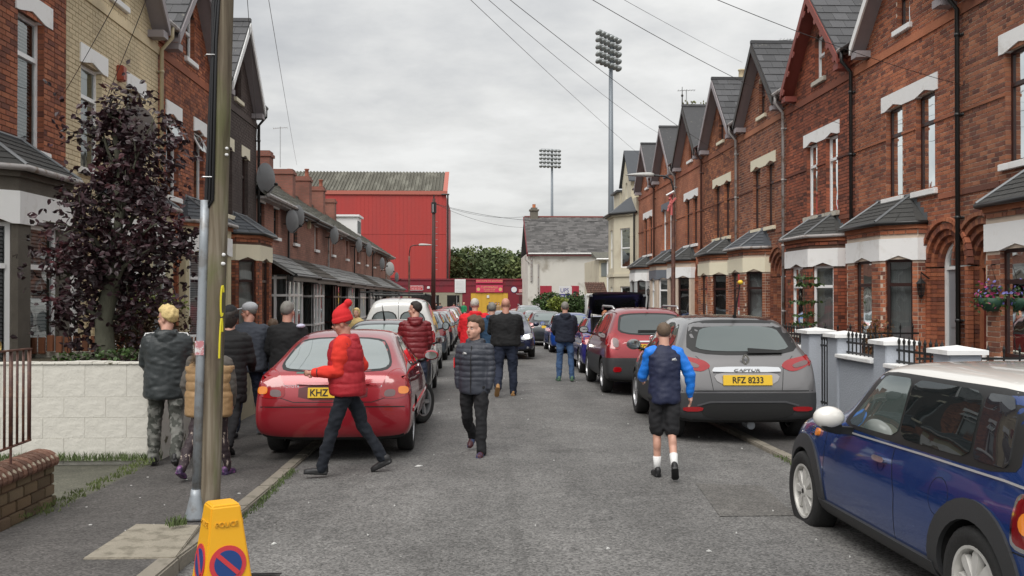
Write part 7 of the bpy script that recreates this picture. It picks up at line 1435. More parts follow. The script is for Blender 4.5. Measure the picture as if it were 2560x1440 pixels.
for s in (-1, 1):
    decal(V4, chaikin([(.30, .915), (2.47, .90), (2.17, 1.20), (2.02, 1.325), (.52, 1.325), (.40, 1.22)], 2, k=.12), 'side', M_SEAL, off=.002, side=s, name='window_seal', parent=R4, step=.05)
    decal(V4, chaikin([(1.585, .94), (2.35, .93), (2.10, 1.16), (1.97, 1.295), (1.60, 1.30)], 2, k=.1), 'side', cglass('front_door_glass', (.07, .09, .085), 2.0), off=.006, side=s, name='door_window', parent=R4, step=.05)
    decal(V4, chaikin([(.75, .945), (1.55, .94), (1.565, 1.30), (.80, 1.295)], 2, k=.1), 'side', M_CG, off=.006, side=s, name='quarter_window', parent=R4, step=.05); decal(V4, chaikin([(.40, .95), (.72, .945), (.77, 1.29), (.56, 1.29), (.47, 1.20)], 2, k=.1), 'side', cglass('dark_rear_pillar_glass', (.02, .02, .024), 1.7), off=.0065, side=s, name='pillar_glass', parent=R4, step=.05)
    seam(V4, [(.12, .885), (.4, .895), (1.2, .892), (2.68, .872)], 'side', R4, s, w_=.012, m=mat('bright_trim', (.55, .55, .56), .25, metal=.5), name='chrome_waist_trim', off=.008)
    seam(V4, [(1.50, .33), (1.50, .60), (1.58, .80), (1.575, .90)], 'side', R4, s, w_=.007); seam(V4, [(2.63, .33), (2.66, .86)], 'side', R4, s, w_=.006)
    decal(V4, chaikin([(1.63, .765), (1.80, .765), (1.80, .80), (1.63, .80)], 2), 'side', M_CHR, off=.032, side=s, name='door_handle', parent=R4, step=.04)
    seam(V4, [(1.72+.045*cos(a), .755+.045*sin(a)) for a in [pi+pi*k/8 for k in range(9)]], 'side', R4, s, w_=.008, m=mat('handle_cup', (.03, .05, .2), .15, metal=.5), name='handle_cup')
    if s < 0: seam(V4, [(.98+.105*cos(a), .70+.105*sin(a)) for a in [2*pi*k/22 for k in range(23)]], 'side', R4, s, w_=.003, name='fuel_flap_gap')
    for i, ya in enumerate(SB['axles']):
        ro_, ri_ = .455, .345; decal(V4, [(ya+r_*cos(a), .315+r_*sin(a)*(.97)) for r_, rng in ((ro_, range(-2, 21)), (ri_, range(20, -3, -1))) for a in [pi*j/18 for j in rng]], 'side', M_PLAS, off=.016, side=s, name='wheel_arch', parent=R4, step=.05)
    decal(V4, [(1.02, .245), (2.72, .245), (2.72, .335), (1.02, .335)], 'side', M_PLAS, off=.022, side=s, name='sill', parent=R4)
    sc_ = decal(V4, chaikin([(2.93, .765), (2.985, .765), (3.0, .835), (2.93, .835)], 1), 'side', M_SEAL, off=.004, side=s, name='side_vent', parent=R4, step=.03)
    for z_ in (.785, .80, .815, .83): seam(V4, [(2.86, z_-.004), (2.985, z_)], 'side', sc_, s, w_=.006, m=M_CHR, name='vent_bar', off=.006)
    for o_ in [ob for ob in R4.children if ob.name.startswith('side_vent')]: pass
    decal(V4, chaikin([(2.80, .775), (2.86, .775), (2.86, .83), (2.80, .83)], 2), 'side', M_TLO, off=.02, side=s, name='side_indicator', parent=R4, step=.03)
    ch = decal(V4, chaikin([(s*.79, .60), (s*.575, .60), (s*.575, .865), (s*.785, .865)], 2), 'rear', M_CHR, off=.008, name='tail_lamp', parent=R4, step=.04); decal(V4, chaikin([(s*.77, .625), (s*.60, .625), (s*.60, .84), (s*.765, .84)], 2), 'rear', M_TLD, off=.014, name='lamp_lens', parent=ch, step=.04)
    c2 = decal(V4, chaikin([(.02, .60), (.27, .60), (.285, .72), (.27, .865), (.10, .865)], 2, k=.18), 'side', M_CHR, off=.008, side=s, name='tail_lamp_side', parent=R4, step=.04); decal(V4, chaikin([(.03, .622), (.245, .622), (.26, .72), (.245, .843), (.10, .843)], 2, k=.18), 'side', M_TLD, off=.015, side=s, name='lamp_lens', parent=c2, step=.04)
    decal(V4, [(.15+.062*cos(a), .735+.055*sin(a)) for a in [2*pi*k/16 for k in range(16)]], 'side', M_TLO, off=.02, side=s, name='lamp_bulb', parent=c2, step=.03)
    b = MB().mat(PW_); b.ell((s*.945, 2.24, .985), (.108, .078, .078), 20, 14); m_ = b.build('door_mirror', R4, smooth=True); b = MB().mat(M_SEAL); b.hexa([(s*.88, 2.20, .87), (s*.97, 2.20, .89), (s*.97, 2.29, .89), (s*.88, 2.29, .87), (s*.87, 2.19, .94), (s*1.01, 2.19, .93), (s*1.01, 2.30, .93), (s*.87, 2.30, .94)]); b.bar((s*.75, 2.26, .89), (s*.90, 2.24, .90), .07, .05); b.build('mirror_foot', m_)
decal(V4, chaikin([(-.56, 1.31), (.56, 1.31), (.66, .99), (-.66, .99)], 2), 'front', M_CG, name='windscreen', parent=R4); decal(V4, chaikin([(-.55, 1.02), (.55, 1.02), (.48, 1.29), (-.48, 1.29)], 2), 'rear', M_CG, off=.006, name='rear_window', parent=R4); seam(V4, [(-.78, .585), (.78, .585)], 'rear', R4, w_=.01); seam(V4, [(.02, .585), (.28, .585), (.30, .52), (.24, .36)], 'side', R4, -1, w_=.007)
seam(V4, [(-.70, 3.02), (-.74, 3.3)], 'top', R4, w_=.007); seam(V4, [(-.62, 2.8), (-.68, 3.35), (-.5, 3.6)], 'top', R4, w_=.007); plate('', (0, -.0, .62), R4, -5)
# ---------------- generic cars of the two rows
def generic(label, loc, L, W, H, m, rz=0, kind='hatch', glass=M_CG, lit=False, rails=False, tl=M_TLR, clad=None, group='cars parked along the street', far=False, platem=None, hatch_open=False, dark=False, wash=None):
    s_ = dict(W=W, paint=m, r=.31 if H < 1.55 else .34, axles=(.78*L/4.0, .78*L/4.0+2.5*L/4.0), keys=scaled(HATCH, L, H), tw=.2, spokes=6, zclad=clad, lv=2)
    if hatch_open: s_['keys'] = [(y, zb, zs, (min(zt, zs+.02) if y < .55 else zt), a, c, d) for y, zb, zs, zt, a, c, d in s_['keys']]
    R, B, V = vehicle(label, 'car', s_, loc, rz, group); ky, kz = L/3.96, H/1.46
    if not hatch_open:
        gl = [(-.60, 1.06), (.60, 1.06), (.55, 1.22), (.47, 1.36), (-.47, 1.36), (-.55, 1.22)]; gl = [(a*W/1.75, b_*kz) for a, b_ in gl]
        decal(V, chaikin([(a*1.07, b_+(.025 if b_ > 1.2*kz else -.02)) for a, b_ in gl], 2), 'rear', M_SEAL, off=.003, name='window_seal', parent=R, step=.12); decal(V, chaikin(gl, 2), 'rear', glass, off=.007, name='rear_window', parent=R, step=.12)
    sg = [[(.62, 1.10), (.92, 1.04), (1.02, 1.34), (.86, 1.33)], [(.97, 1.025), (1.62, 1.01), (1.68, 1.375), (1.07, 1.36)], [(1.71, 1.005), (2.74, .985), (2.55, 1.17), (2.26, 1.34), (1.77, 1.375)]]
    side_glass(V, R, [[(a*ky, b_*kz) for a, b_ in p] for p in sg], M_CG, seal=not far)
    decal(V, chaikin([(-.58*W/1.75, 1.36*kz), (.58*W/1.75, 1.36*kz), (.70*W/1.75, 1.06*kz), (-.70*W/1.75, 1.06*kz)], 2), 'front', M_CGM if rz else M_CG, name='windscreen', parent=R, step=.12)
    w2 = W/2
    for s in (-1, 1):
        if not hatch_open or True: decal(V, chaikin([(s*w2*.97, .74*kz), (s*w2*.66, .76*kz), (s*w2*.62, .92*kz), (s*w2*.84, .985*kz), (s*w2*.96, .97*kz)], 2), 'rear', tl, off=.008, name='tail_lamp', parent=R, step=.07)
        decal(V, [(.05*ky, .78*kz), (.38*ky, .84*kz), (.30*ky, .96*kz), (.08*ky, .95*kz)], 'side', tl, off=.006, side=s, name='tail_lamp_side', parent=R)
        decal(V, chaikin([(s*w2*.86, .60*kz), (s*w2*.50, .56*kz), (s*w2*.46, .64*kz), (s*w2*.70, .76*kz), (s*w2*.9, .76*kz)], 2), 'front', M_LENS, off=.008, name='headlamp', parent=R, step=.07)
        mirror((s*(w2+.08), 2.68*ky, 1.02*kz), s, m if not dark else M_SEAL, R, (.10, .07, .075))
        if not far: seam(V, [(1.68*ky, .32), (1.68*ky, 1.0*kz)], 'side', R, s); decal(V, chaikin([(1.78*ky, .87*kz), (1.96*ky, .87*kz), (1.96*ky, .90*kz), (1.78*ky, .90*kz)], 1), 'side', m, off=.02, side=s, name='door_handle', parent=R)
        if rails: b = MB().mat(M_ALU); b.tube([(s*w2*.60, .75*ky, H-.05), (s*w2*.62, .95*ky, H+.03), (s*w2*.62, 2.2*ky, H+.04), (s*w2*.60, 2.4*ky, H-.04)], .02, 6); b.build('roof_rail', R, smooth=True)
    plate('', (0, .045*ky if kz < 1.1 else .05, .80*kz), R, -12); plate('', (0, L-.02, .42), R, 0, M_SWH, face=1)
    decal(V, chaikin([(-w2*.55, .36), (w2*.55, .36), (w2*.62, .50), (-w2*.62, .50)], 1), 'front', M_SEAL, off=.006, name='grille', parent=R, step=.1)
    return R, B, V
PD = dict(navy=paint('navy_car_paint', (.012, .018, .055), .3), blue=paint('bright_blue_car_paint', (.012, .07, .36), .35), violet=paint('violet_blue_car_paint', (.022, .02, .20), .4), silver=paint('silver_car_paint', (.38, .40, .42), .6), grey=paint('dark_grey_car_paint', (.05, .055, .06), .5), black=paint('black_car_paint', (.012, .012, .014), .2), slate=paint('blue_grey_car_paint', (.10, .125, .15), .6), white=paint('white_car_paint', (.70, .70, .68), 0), red=paint('plain_red_car_paint', (.35, .02, .02), .2))
# left row
R5, B5, V5 = generic('dark hatchback with roof aerial just beyond the red hatchback', (-1.62, 15.7, gz(15.7, -1.6)), 4.0, 1.72, 1.46, PD['grey'], glass=cglass('sky_pale_rear_glass2', (.22, .26, .25), 2.4), rz=radians(.6)); b = MB().mat(M_SEAL); b.tube([(0, .75, 1.44), (-.03, .6, 1.72)], [.02, .004], 6); b.build('aerial', R5)  # rear glass tint made pale to imitate reflected sky
generic('blue-grey crossover with wide red tail lamps behind the white van', (-1.78, 28.0, gz(28, -1.7)), 4.3, 1.8, 1.56, PD['slate'], tl=M_TLD)
generic('black hatchback in the left row beyond the blue-grey crossover', (-1.72, 33.6, gz(33.6, -1.7)), 4.1, 1.76, 1.48, PD['black'], glass=M_CGL, far=True, tl=M_TLD)
generic('silver estate far down the left row', (-1.75, 39.4, gz(39.4, -1.7)), 4.4, 1.78, 1.5, PD['silver'], far=True, rails=True); generic('dark red hatchback far down the left row', (-1.75, 45, gz(45, -1.7)), 4.1, 1.76, 1.52, PD['red'], far=True)
generic('white hatchback far down the left row', (-1.75, 50.6, gz(50.6, -1.7)), 4.1, 1.76, 1.5, PD['white'], far=True); generic('dark grey car near the far end of the left row', (-1.75, 56.2, gz(56, -1.7)), 4.2, 1.76, 1.5, PD['grey'], far=True); generic('red car, last of the left row before the gate', (-1.75, 62, gz(62, -1.7)), 4.1, 1.76, 1.55, PD['red'], far=True)
# right row
R6, B6, V6 = generic('violet blue hatchback with its boot lid raised, beyond the dark red suv', (3.45, 22.4, gz(22.4, 3)), 4.0, 1.74, 1.46, PD['violet'], hatch_open=True); 
lid = MB().mat(paint('dark_boot_lining', (.006, .007, .014), .1)); 
def lidp(u, t, n_): return (u, .62-.72*t*.95+n_*.25, 1.42+.16*t-.04*t*t+n_*.9)
hw_ = .66
pts = [(-hw_*.86, 0), (hw_*.86, 0), (hw_*1.04, .35), (hw_*1.0, .85), (hw_*.8, 1.0), (-hw_*.8, 1.0), (-hw_*1.0, .85), (-hw_*1.04, .35)]
lidm = MB().mat(MATS['dark_boot_lining'])
def LP(u, v, w_): # lid plane, raised and sloping back/down towards the viewer
    return (u, .60-.74*v-.3*w_, 1.45+.62*v-.08*v*v+w_)
lidm.prism(chaikin(pts, 2), LP, 0, .05)
for s in (-1, 1): lidm.prism([(.05, 0), (.7, .56), (.80, .50), (.62, .16), (.34, -.04)], lambda u, v, w_, s=s: (s*(.66+w_), .60-u, 1.42+v), -.04, .03)
lo_ = lidm.build('boot_lid', R6, bevel=.01); b = MB().mat(M_CG); b.prism([(-.5, .22), (.5, .22), (.54, .72), (-.54, .72)], LP, -.012, .004); b.build('boot_glass', lo_)
b = MB().mat(M_SEAL); b.tube([(-.55, .3, 1.05), (-.6, .2, 1.72)], .012, 6); b.tube([(.55, .3, 1.05), (.6, .2, 1.72)], .012, 6); b.build('gas_strut', R6); b = MB().mat(M_UND); b.hexa([(-.62, .22, .7), (.62, .22, .7), (.62, .75, .7), (-.62, .75, .7), (-.55, .35, 1.42), (.55, .35, 1.42), (.55, .8, 1.42), (-.55, .8, 1.42)]); b.build('boot_opening', R6)
generic('bright blue hatchback beyond the man in blue jeans', (3.50, 32.6, gz(33, 3)), 4.0, 1.72, 1.46, PD['blue'], glass=M_CGL); generic('grey hatchback ahead of the bright blue one', (3.02, 38.5, gz(38, 3)), 4.1, 1.74, 1.47, PD['grey'], glass=M_CGL); generic('silver hatchback in the right row', (3.0, 44.2, gz(44, 3)), 4.1, 1.74, 1.5, PD['silver'], glass=M_CGL, far=True)
generic('tall silver estate with roof rails in the right row', (2.95, 50.2, gz(50, 3)), 4.5, 1.8, 1.72, PD['silver'], rails=True, glass=M_CGL, far=True); generic('pale red small car beyond the silver estate', (2.75, 57, gz(57, 3)), 3.9, 1.7, 1.45, paint('faded_red_paint', (.42, .10, .09), .1), far=True, glass=M_CGL)
R7, B7, V7 = generic('navy saloon driving towards the camera with a headlamp lit', (.96, 32.6, gz(30, 1)), 4.4, 1.8, 1.48, PD['navy'], rz=pi, group='cars parked along the street'); del R7['group']; R7.name = 'moving_car'
b = MB().mat(M_LIT); b.ell((-.60, 4.33, .68), (.085, .05, .055), 12, 8); b.build('lit_lamp', R7, smooth=True); b = MB().mat(M_CHR); b.box(-.5, .5, 4.385, 4.41, .52, .54); b.ell((-.62, 4.34, .36), (.06, .04, .06), 12, 8); b.build('grille_trim', R7)
# white van
SV = dict(W=1.80, paint=PD['white'], r=.31, axles=(.75, 3.45), keys=[(0, .48, .70, .78, .86, .84, .74), (.01, .34, .95, 1.15, .95, .93, .82), (.04, .28, 1.10, 1.66, .985, .95, .72), (.10, .24, 1.12, 1.83, .99, .955, .70), (.30, .22, 1.12, 1.89, 1.0, .955, .70), (1.0, .22, 1.12, 1.91, 1.0, .955, .70), (2.2, .22, 1.10, 1.90, 1.0, .955, .70), (2.6, .22, 1.05, 1.78, 1.0, .95, .70), (3.1, .22, 1.0, 1.35, 1.0, .94, .74), (3.4, .22, .95, 1.10, .99, .92, .78), (3.9, .24, .85, .95, .95, .88, .74), (4.2, .30, .65, .75, .84, .8, .64), (4.25, .4, .55, .62, .7, .66, .5)], spokes=5)
R8, B8, V8 = vehicle('small white van with a black roof rack and two rear doors in the left row', 'van', SV, (-1.80, 21.4, gz(21.4, -1.8)), 0, name='white_van')
for s in (-1, 1): x0, x1 = (-.63, -.06) if s < 0 else (.06, .63); g_ = [(x0, 1.14), (x1, 1.14), (x1*(1 if s < 0 else .9), 1.56), (x0*(.9 if s < 0 else 1), 1.56)]; decal(V8, chaikin([((a-(x0+x1)/2)*1.1+(x0+x1)/2, (c-1.35)*1.12+1.35) for a, c in g_], 2), 'rear', M_SEAL, off=.003, name='window_seal', parent=R8); decal(V8, chaikin(g_, 2), 'rear', cglass('van_glass', (.12, .14, .14), 2.0), off=.008, name='rear_window', parent=R8); decal(V8, chaikin([(s*.86, .78), (s*.74, .78), (s*.72, 1.12), (s*.84, 1.14)], 1), 'rear', M_TLR, off=.008, name='tail_lamp', parent=R8); mirror((s*1.0, 3.0, 1.18), s, M_SEAL, R8, (.10, .07, .12)); decal(V8, chaikin([(2.2, 1.12), (3.05, 1.1), (2.8, 1.5), (2.3, 1.62)], 2), 'side', M_CG, side=s, name='side_window', parent=R8)
seam(V8, [(0, .4), (0, 1.84)], 'rear', R8, w_=.012); b = MB().mat(M_SEAL)
for x in (-.62, 0, .62): b.tube([(x, .15, 1.99), (x, 2.3, 1.99)], .018, 6)
for y in (.2, .9, 1.6, 2.3): b.tube([(-.66, y, 1.97), (.66, y, 1.97)], .018, 6); b.tube([(-.6, y, 1.86), (-.62, y, 1.98)], .015, 5); b.tube([(.6, y, 1.86), (.62, y, 1.98)], .015, 5)
b.tube([(-.9, .1, 2.03), (.5, 1.2, 2.02)], .022, 6); b.build('roof_rack', R8)
# ================================================================== people
def skin(n, c): return mat(n, c, .5, var=.08, vs=20)
S1 = skin('fair_skin', (.56, .31, .23)); S2 = skin('ruddy_skin', (.52, .26, .19))
def cloth(n, c, r=.85, v=.15, **k): return mat(n, c, r, var=v, vs=8, bump=.25, bs=120, **k)
def dirv(a): return Vector((0, sin(a), -cos(a)))
RMQ = []
def rm(mb, name, parent, vox, sm=3, quilt=None, wr=.0, seed=0, zr=None):
    o = mb.build(name, parent, smooth=True)
    m = o.modifiers.new('r', 'REMESH'); m.mode = 'VOXEL'; m.voxel_size = vox; m.use_smooth_shade = True
    if sm: s = o.modifiers.new('s', 'SMOOTH'); s.factor = .5; s.iterations = sm
    RMQ.append((o, quilt, wr, seed, zr)); return o
def flush():
    dg = bpy.context.evaluated_depsgraph_get(); nz = noise.noise
    done = [(q, bpy.data.meshes.new_from_object(q[0].evaluated_get(dg))) for q in RMQ]
    for (o, quilt, wr, seed, zr), m2 in done:
        M0 = o.data.materials[0]; o.modifiers.clear(); o.data = m2; m2.materials.clear(); m2.materials.append(M0)
        if quilt or wr:
            out_ = []
            for v in m2.vertices:
                c, n, d = v.co, v.normal, 0
                if quilt and (not zr or zr[0] < c.z < zr[1]): d += quilt[1]*(abs(sin(pi*(c.z+.012*nz(c*5))/quilt[0]))**.5-.75)
                if wr: d += wr*(nz(Vector((c.x*9, c.y*9, c.z*7+seed)))+.6*nz(Vector((c.x*16, c.y*16, c.z*26+seed))))
                out_ += [c.x+n.x*d, c.y+n.y*d, c.z+n.z*d]
            m2.vertices.foreach_set('co', out_)
        m2.polygons.foreach_set('use_smooth', [True]*len(m2.polygons)); m2.update()
def limb(b, pts, rs):
    b.tube(pts, rs, 14)
    for p, r in zip(pts, rs): b.ell(p, (r, r, r), 12, 8)
def person(label, pos, H, face, legs=((12, 8, 0, 2), (-14, 22, 25, 2)), arms=((10, 8, 20, .1), (-10, 8, 25, .1)), lean=3, head=(0, 0), bulk=1.0, wide=1.0, hem=.80, top=None, trou=None, shoe=None, hair=None, hat=None, hood=None, quilt=None, sleeve=None, short=None, vox=.010, sk=None, hands=(1, 1), sock=None, gender=0, fleshy=1.0, shoel=1.0, group=None, furhood=None, vest=False, collar=True, prop=None, sleeveq=None, trouw=1.0, extra=None, dark=None, visor=None, shoulder=None, hs=1.0):
    sk = sk or S1; k = H/1.75; root = empty('person', pos, radians(face), label=label, cat='person', group=group); L = radians(lean)
    def U(x, y, z): # upper body with lean
        return Vector((x*k, (y+(z-.92)*tan(L))*k, z*k))
    hips = [Vector((s*.092*wide*k, 0, .92*k)) for s in (-1, 1)]; J = []; low = 9
    for s, hp, (a, kb, fp, ab) in zip((-1, 1), hips, legs):
        a, kb, fp, ab = map(radians, (a, kb, fp, ab)); kn = hp+(dirv(a)+Vector((s*sin(ab), 0, 0)))*.43*k; an = kn+(dirv(a-kb)+Vector((s*sin(ab)*.5, 0, 0)))*.41*k; fd = Vector((s*.12, cos(fp), -sin(fp))).normalized(); up = Vector((0, sin(fp), cos(fp)))
        heel = an-fd*.06*k-up*.075*k; toe = an+fd*.19*k-up*.075*k; low = min(low, heel.z, toe.z); J.append([hp, kn, an, fd, up])
    dz = Vector((0, 0, -low)); 
    for j in J:
        for i in range(3): j[i] = j[i]+dz
    off = dz.z
    def V(x, y, z): return U(x, y, z)+dz
    # ---- body core: head, neck, torso, arms, hands
    hy, hp_ = radians(head[0]), radians(head[1]); HC = V(0, .02, 1.615); HR = Matrix.Rotation(hy, 3, 'Z') @ Matrix.Rotation(-hp_, 3, 'X'); f_ = fleshy; K = k*hs; HC = HC+Vector((0, 0, (hs-1)*.10*k))
    def h(x, y, z): return HC+HR @ Vector((x*K, y*K, z*K))
    b = MB().mat(sk); b.ell(h(0, -.012, .045), (.077*K, .098*K, .088*K), 18, 14, HR); b.ell(h(0, .022, -.035), (.060*K*f_, .068*K, .078*K), 16, 12, HR); b.ell(h(0, .060, -.085), (.030*K*f_, .024*K, .022*K), 10, 8, HR)
    b.ell(h(0, .092, -.018), (.013*K, .022*K, .022*K), 10, 8, HR); b.tube([h(0, .082, .02), h(0, .108, -.022)], [.010*k, .014*k], 8); b.ell(h(0, .074, .035), (.050*K, .018*K, .012*K), 12, 8, HR); b.ell(h(0, .078, -.058), (.024*K, .014*K, .011*K), 10, 6, HR)
    for s in (-1, 1): b.ell(h(s*.078, -.004, -.008), (.012*K, .022*K, .034*K), 10, 8, HR); b.ell(h(s*.038, .055, -.030), (.024*K*f_, .024*K, .026*K), 10, 8, HR)
    b.tube([h(0, -.02, -.04), V(0, -.005, 1.50), V(0, 0, 1.40)], [.058*k, .060*k*f_, .085*k], 14); b.rings([[V(rx*cos(t), ry*sin(t), z) for t in [2*pi*i/16 for i in range(16)]] for z, rx, ry in ((.88, .13, .09), (1.1, .12, .085), (1.35, .14, .09), (1.43, .10, .07))])
    A = []
    for s, (a, o_, e, w_) in zip((-1, 1), arms):
        a, o_, e = map(radians, (a, o_, e)); sh = V(s*.178*wide, 0, 1.405); el = sh+Vector((s*sin(o_), sin(a)*cos(o_), -cos(a)*cos(o_)))*.285*k; d = Vector((-s*w_, sin(a+e), -cos(a+e))).normalized(); wr_ = el+d*.25*k; A.append((sh, el, wr_, d, s)); b.tube([sh, el, wr_], [.035*k, .03*k, .024*k], 10)
        if hands[0 if s < 0 else 1]:
            side = Vector((1, 0, 0)).cross(d).normalized() if abs(d.x) < .8 else Vector((0, 1, 0)); pn = d.cross(side).normalized(); pm = wr_+d*.045*k; b.ell(pm, (.020*k, .022*k, .048*k), 10, 8, d.to_track_quat('Z', 'Y').to_matrix()); b.tube([wr_-d*.02*k, pm], [.024*k, .03*k], 10)
            for i in range(4):
                q0 = pm+d*.03*k+side*(i-1.5)*.017*k; ln = (.058, .066, .062, .048)[i]*k; c1 = q0+(d*.9+pn*-s*.25)*ln*.55; c2 = c1+(d*.55-pn*s*.8)*ln*.5; b.tube([q0, c1, c2], [.0095*k, .009*k, .0075*k], 7)
            t0 = wr_+d*.02*k-side*.022*k; b.tube([t0, t0-side*.025*k+d*.028*k, t0-side*.022*k+d*.055*k-pn*s*.012*k], [.011*k, .0105*k, .009*k], 7)
    for hp, kn, an, fd, up in J: b.tube([hp, kn, an], [.07*k, .05*k, .036*k] if short else [.05*k, .035*k, .028*k], 12); b.ell(an, (.036*k,)*3, 8, 6); b.ell(kn.lerp(an, .3)-Vector((0, .012*k, 0)), (.048*k, .052*k, .10*k) if short else (.02,)*3, 12, 8)
    rm(b, 'body', root, max(vox*.85, .0085), 2)
    # ---- face
    if vox < .02:
        fb = MB().mat(M_SWH)
        for s in (-1, 1): fb.ell(h(s*.030, .0765, .008), (.012*K, .006*K, .0055*K), 10, 6, HR)
        fb.mat(M_BLK)
        for s in (-1, 1): fb.ell(h(s*.030, .0815, .008), (.0055*K, .003*K, .0052*K), 8, 6, HR)
        fb.build('eye', root, smooth=True); fb = MB().mat(mat('lip', (.30, .09, .08), .5)); fb.ell(h(0, .0905, -.058), (.020*K, .005*K, .0062*K), 12, 6, HR); fb.build('mouth', root, smooth=True); fb = MB().mat(hair[0] if hair else M_BLK)
        for s in (-1, 1): fb.ell(h(s*.031, .088, .030), (.017*K, .005*K, .0045*K), 8, 5, HR)
        fb.build('eyebrow', root, smooth=True)
    # ---- hair and hats
    if hair:
        m, st = hair; b = MB().mat(m); vol = {'short': .010, 'crop': .005, 'full': .024, 'bun': .022, 'thin': .004}[st]; am = {'short': .004, 'crop': .0015, 'full': .016, 'bun': .008, 'thin': .002}[st]; rs = []
        low_ = -.13 if st == 'bun' else -.045; sd_ = random.random()*9
        for i in range(25):
            ph = -pi/2+pi*i/24; ring = []
            for j in range(44):
                t = 2*pi*j/44; u = Vector((cos(ph)*cos(t), cos(ph)*sin(t), sin(ph))); q = Vector((.077*u.x, -.012+.098*u.y, .045+.088*u.z*(1.0 if u.z > 0 or st != 'bun' or u.y > .1 else 1.9)))
                fr = u.y; line = low_+(.075+.045*abs(low_)/.045-.045)*max(0, min(1, (fr+.55)/.75)) if fr < .2 else .062+.03*(fr-.2)
                e_ = (q.z-line+.006*noise.noise(q*60+Vector((sd_, 0, 0))))/.022; e_ = max(0, min(1, e_)); e_ = e_*e_*(3-2*e_)
                d = -.010+(vol+.010)*e_+(am*noise.noise(q*(26 if st != 'full' else 34)+Vector((sd_, 1, 2)))+am*.6*noise.noise(Vector((q.x*90, q.y*50, q.z*30+sd_))))*e_
                ring.append(h(q.x+u.x*d, q.y+u.y*d, q.z+u.z*d*(1.4 if u.z > 0 else 1)))
            rs.append(ring)
        b.rings(rs); b.build('hair', root, smooth=True)
    if hat:
        m, st = hat; b = MB().mat(m)
        if st == 'cap': b.ell(h(0, -.015, .07), (.092*K, .108*K, .075*K), 18, 12, HR); b.ell(h(0, .115, .055), (.07*K, .075*K, .012*K), 16, 6, HR)
        else:
            b.ell(h(0, -.018, .075), (.093*K, .108*K, .105*K), 18, 12, HR); b.rings([[h((.092+q)*cos(t), -.015+(.106+q)*sin(t), z) for t in [2*pi*i/20 for i in range(20)]] for z, q in ((.01, 0), (.015, .009), (.06, .010), (.065, 0))])
            if st == 'bobble':
                b.tube([h(0, -.03, .13), h(0, -.085, .185)], [.07*k, .035*k], 10); b.ell(h(0, -.115, .195), (.045*k,)*3, 12, 8)
        o = rm(b, {'cap': 'cap', 'bobble': 'bobble_hat', 'beanie': 'beanie'}[st], root, min(vox, .008), 1, wr=.004 if st != 'cap' else 0)
    # ---- trousers
    w = trouw; b = MB().mat(trou); b.rings([[Vector((rx*k*wide*cos(t), (ry*sin(t))*k+0, z*k+off)) for t in [2*pi*i/18 for i in range(18)]] for z, rx, ry in ((.84, .12, .10), (.88, .165, .125), (1.0, .165, .12), (1.06, .15, .11))])
    for hp, kn, an, fd, up in J:
        if short: q = hp.lerp(kn, short); limb(b, [hp, hp.lerp(q, .5), q], [.098*k*w, .095*k*w, .092*k*w])
        else: limb(b, [hp, hp.lerp(kn, .5), kn, kn.lerp(an, .5), an+(an-kn).normalized()*.005*k], [.092*k*w, .084*k*w, .066*k*w, .062*k*w, .056*k*w])
    rm(b, 'shorts' if short else 'trousers', root, vox, 2, wr=.017, seed=7)
    # ---- shoes
    for hp, kn, an, fd, up in J:
        R_ = Matrix((fd.cross(up).normalized(), fd, up)).transposed(); b = MB().mat(shoe); g_ = shoel
        def F3(x, y, z): return an+R_ @ Vector((x*k, y*k, z*k))
        b.ell(F3(0, .03, -.040), (.042*k, .115*k*g_, .034*k), 14, 8, R_); b.ell(F3(0, -.025, -.015), (.040*k, .055*k, .055*k), 12, 8, R_); b.ell(F3(0, .105, -.045), (.043*k, .075*k*g_, .028*k), 14, 8, R_); b.rings([[F3(x*1.02, y*g_, z) for x, y in [(-.033, -.07), (.033, -.07), (.040, -.02), (.040, .08), (.044, .13), (.028, .175), (-.028, .175), (-.044, .13), (-.040, .08), (-.040, -.02)]] for z in (-.078, -.055)])
        so = rm(b, 'shoe', root, .009 if vox < .02 else .02, 1)
        if sock: b = MB().mat(sock); b.tube([an, an.lerp(kn, .18), an.lerp(kn, .36)], [.043*k, .041*k, .047*k], 14); b.build('sock', root, smooth=True)
    # ---- top
    B = bulk; b = MB().mat(top); wd = wide
    prof = [(hem, .165*B, .120*B), (hem+.03, .180*B, .132*B), (1.0, .178*B, .130*B), (1.12, .172*B, .125*B), (1.28, .182*B, .128*B), (1.37, .185*B, .118*B), (1.43, .150*B, .095*B), (1.475, .085, .075), (1.50 if collar else 1.485, .066, .064)]
    b.rings([[V(rx*wd*cos(t), ry*sin(t), z) for t in [2*pi*i/22 for i in range(22)]] for z, rx, ry in prof])
    for s in (-1, 1): b.ell(V(s*.165*wd, 0, 1.395), (.062*k*B, .068*k*B, .055*k*B), 12, 8)
    sb = b
    if sleeve: sb = MB().mat(sleeve)
    for i, (sh, el, wr_, d, s) in enumerate(A):
        q = sh.lerp(el, .12) if not vest or not sleeve else sh
        if sleeve and not vest: sb.tube([V(s*.075, 0, 1.452), sh, sh.lerp(el, .2)], [.048*k*B, .066*k*B, .064*k*B], 14)
        limb(sb, [q, sh.lerp(el, .55), el, el.lerp(wr_, .55), wr_-d*.012*k], [.064*k*B, .060*k*B, .054*k*B, .047*k*B, .036*k*max(1, B*.95)])
    if hood:
        hm = b; hb = -.085; hm.ell(V(0, hb-.01, 1.455), (.118*k, .065*k, .058*k), 16, 10); hm.ell(V(0, hb-.035, 1.41), (.085*k, .045*k, .065*k), 14, 8); 
        for s in (-1, 1): hm.ell(V(s*.08, -.025, 1.48), (.045*k, .075*k, .032*k), 12, 8)
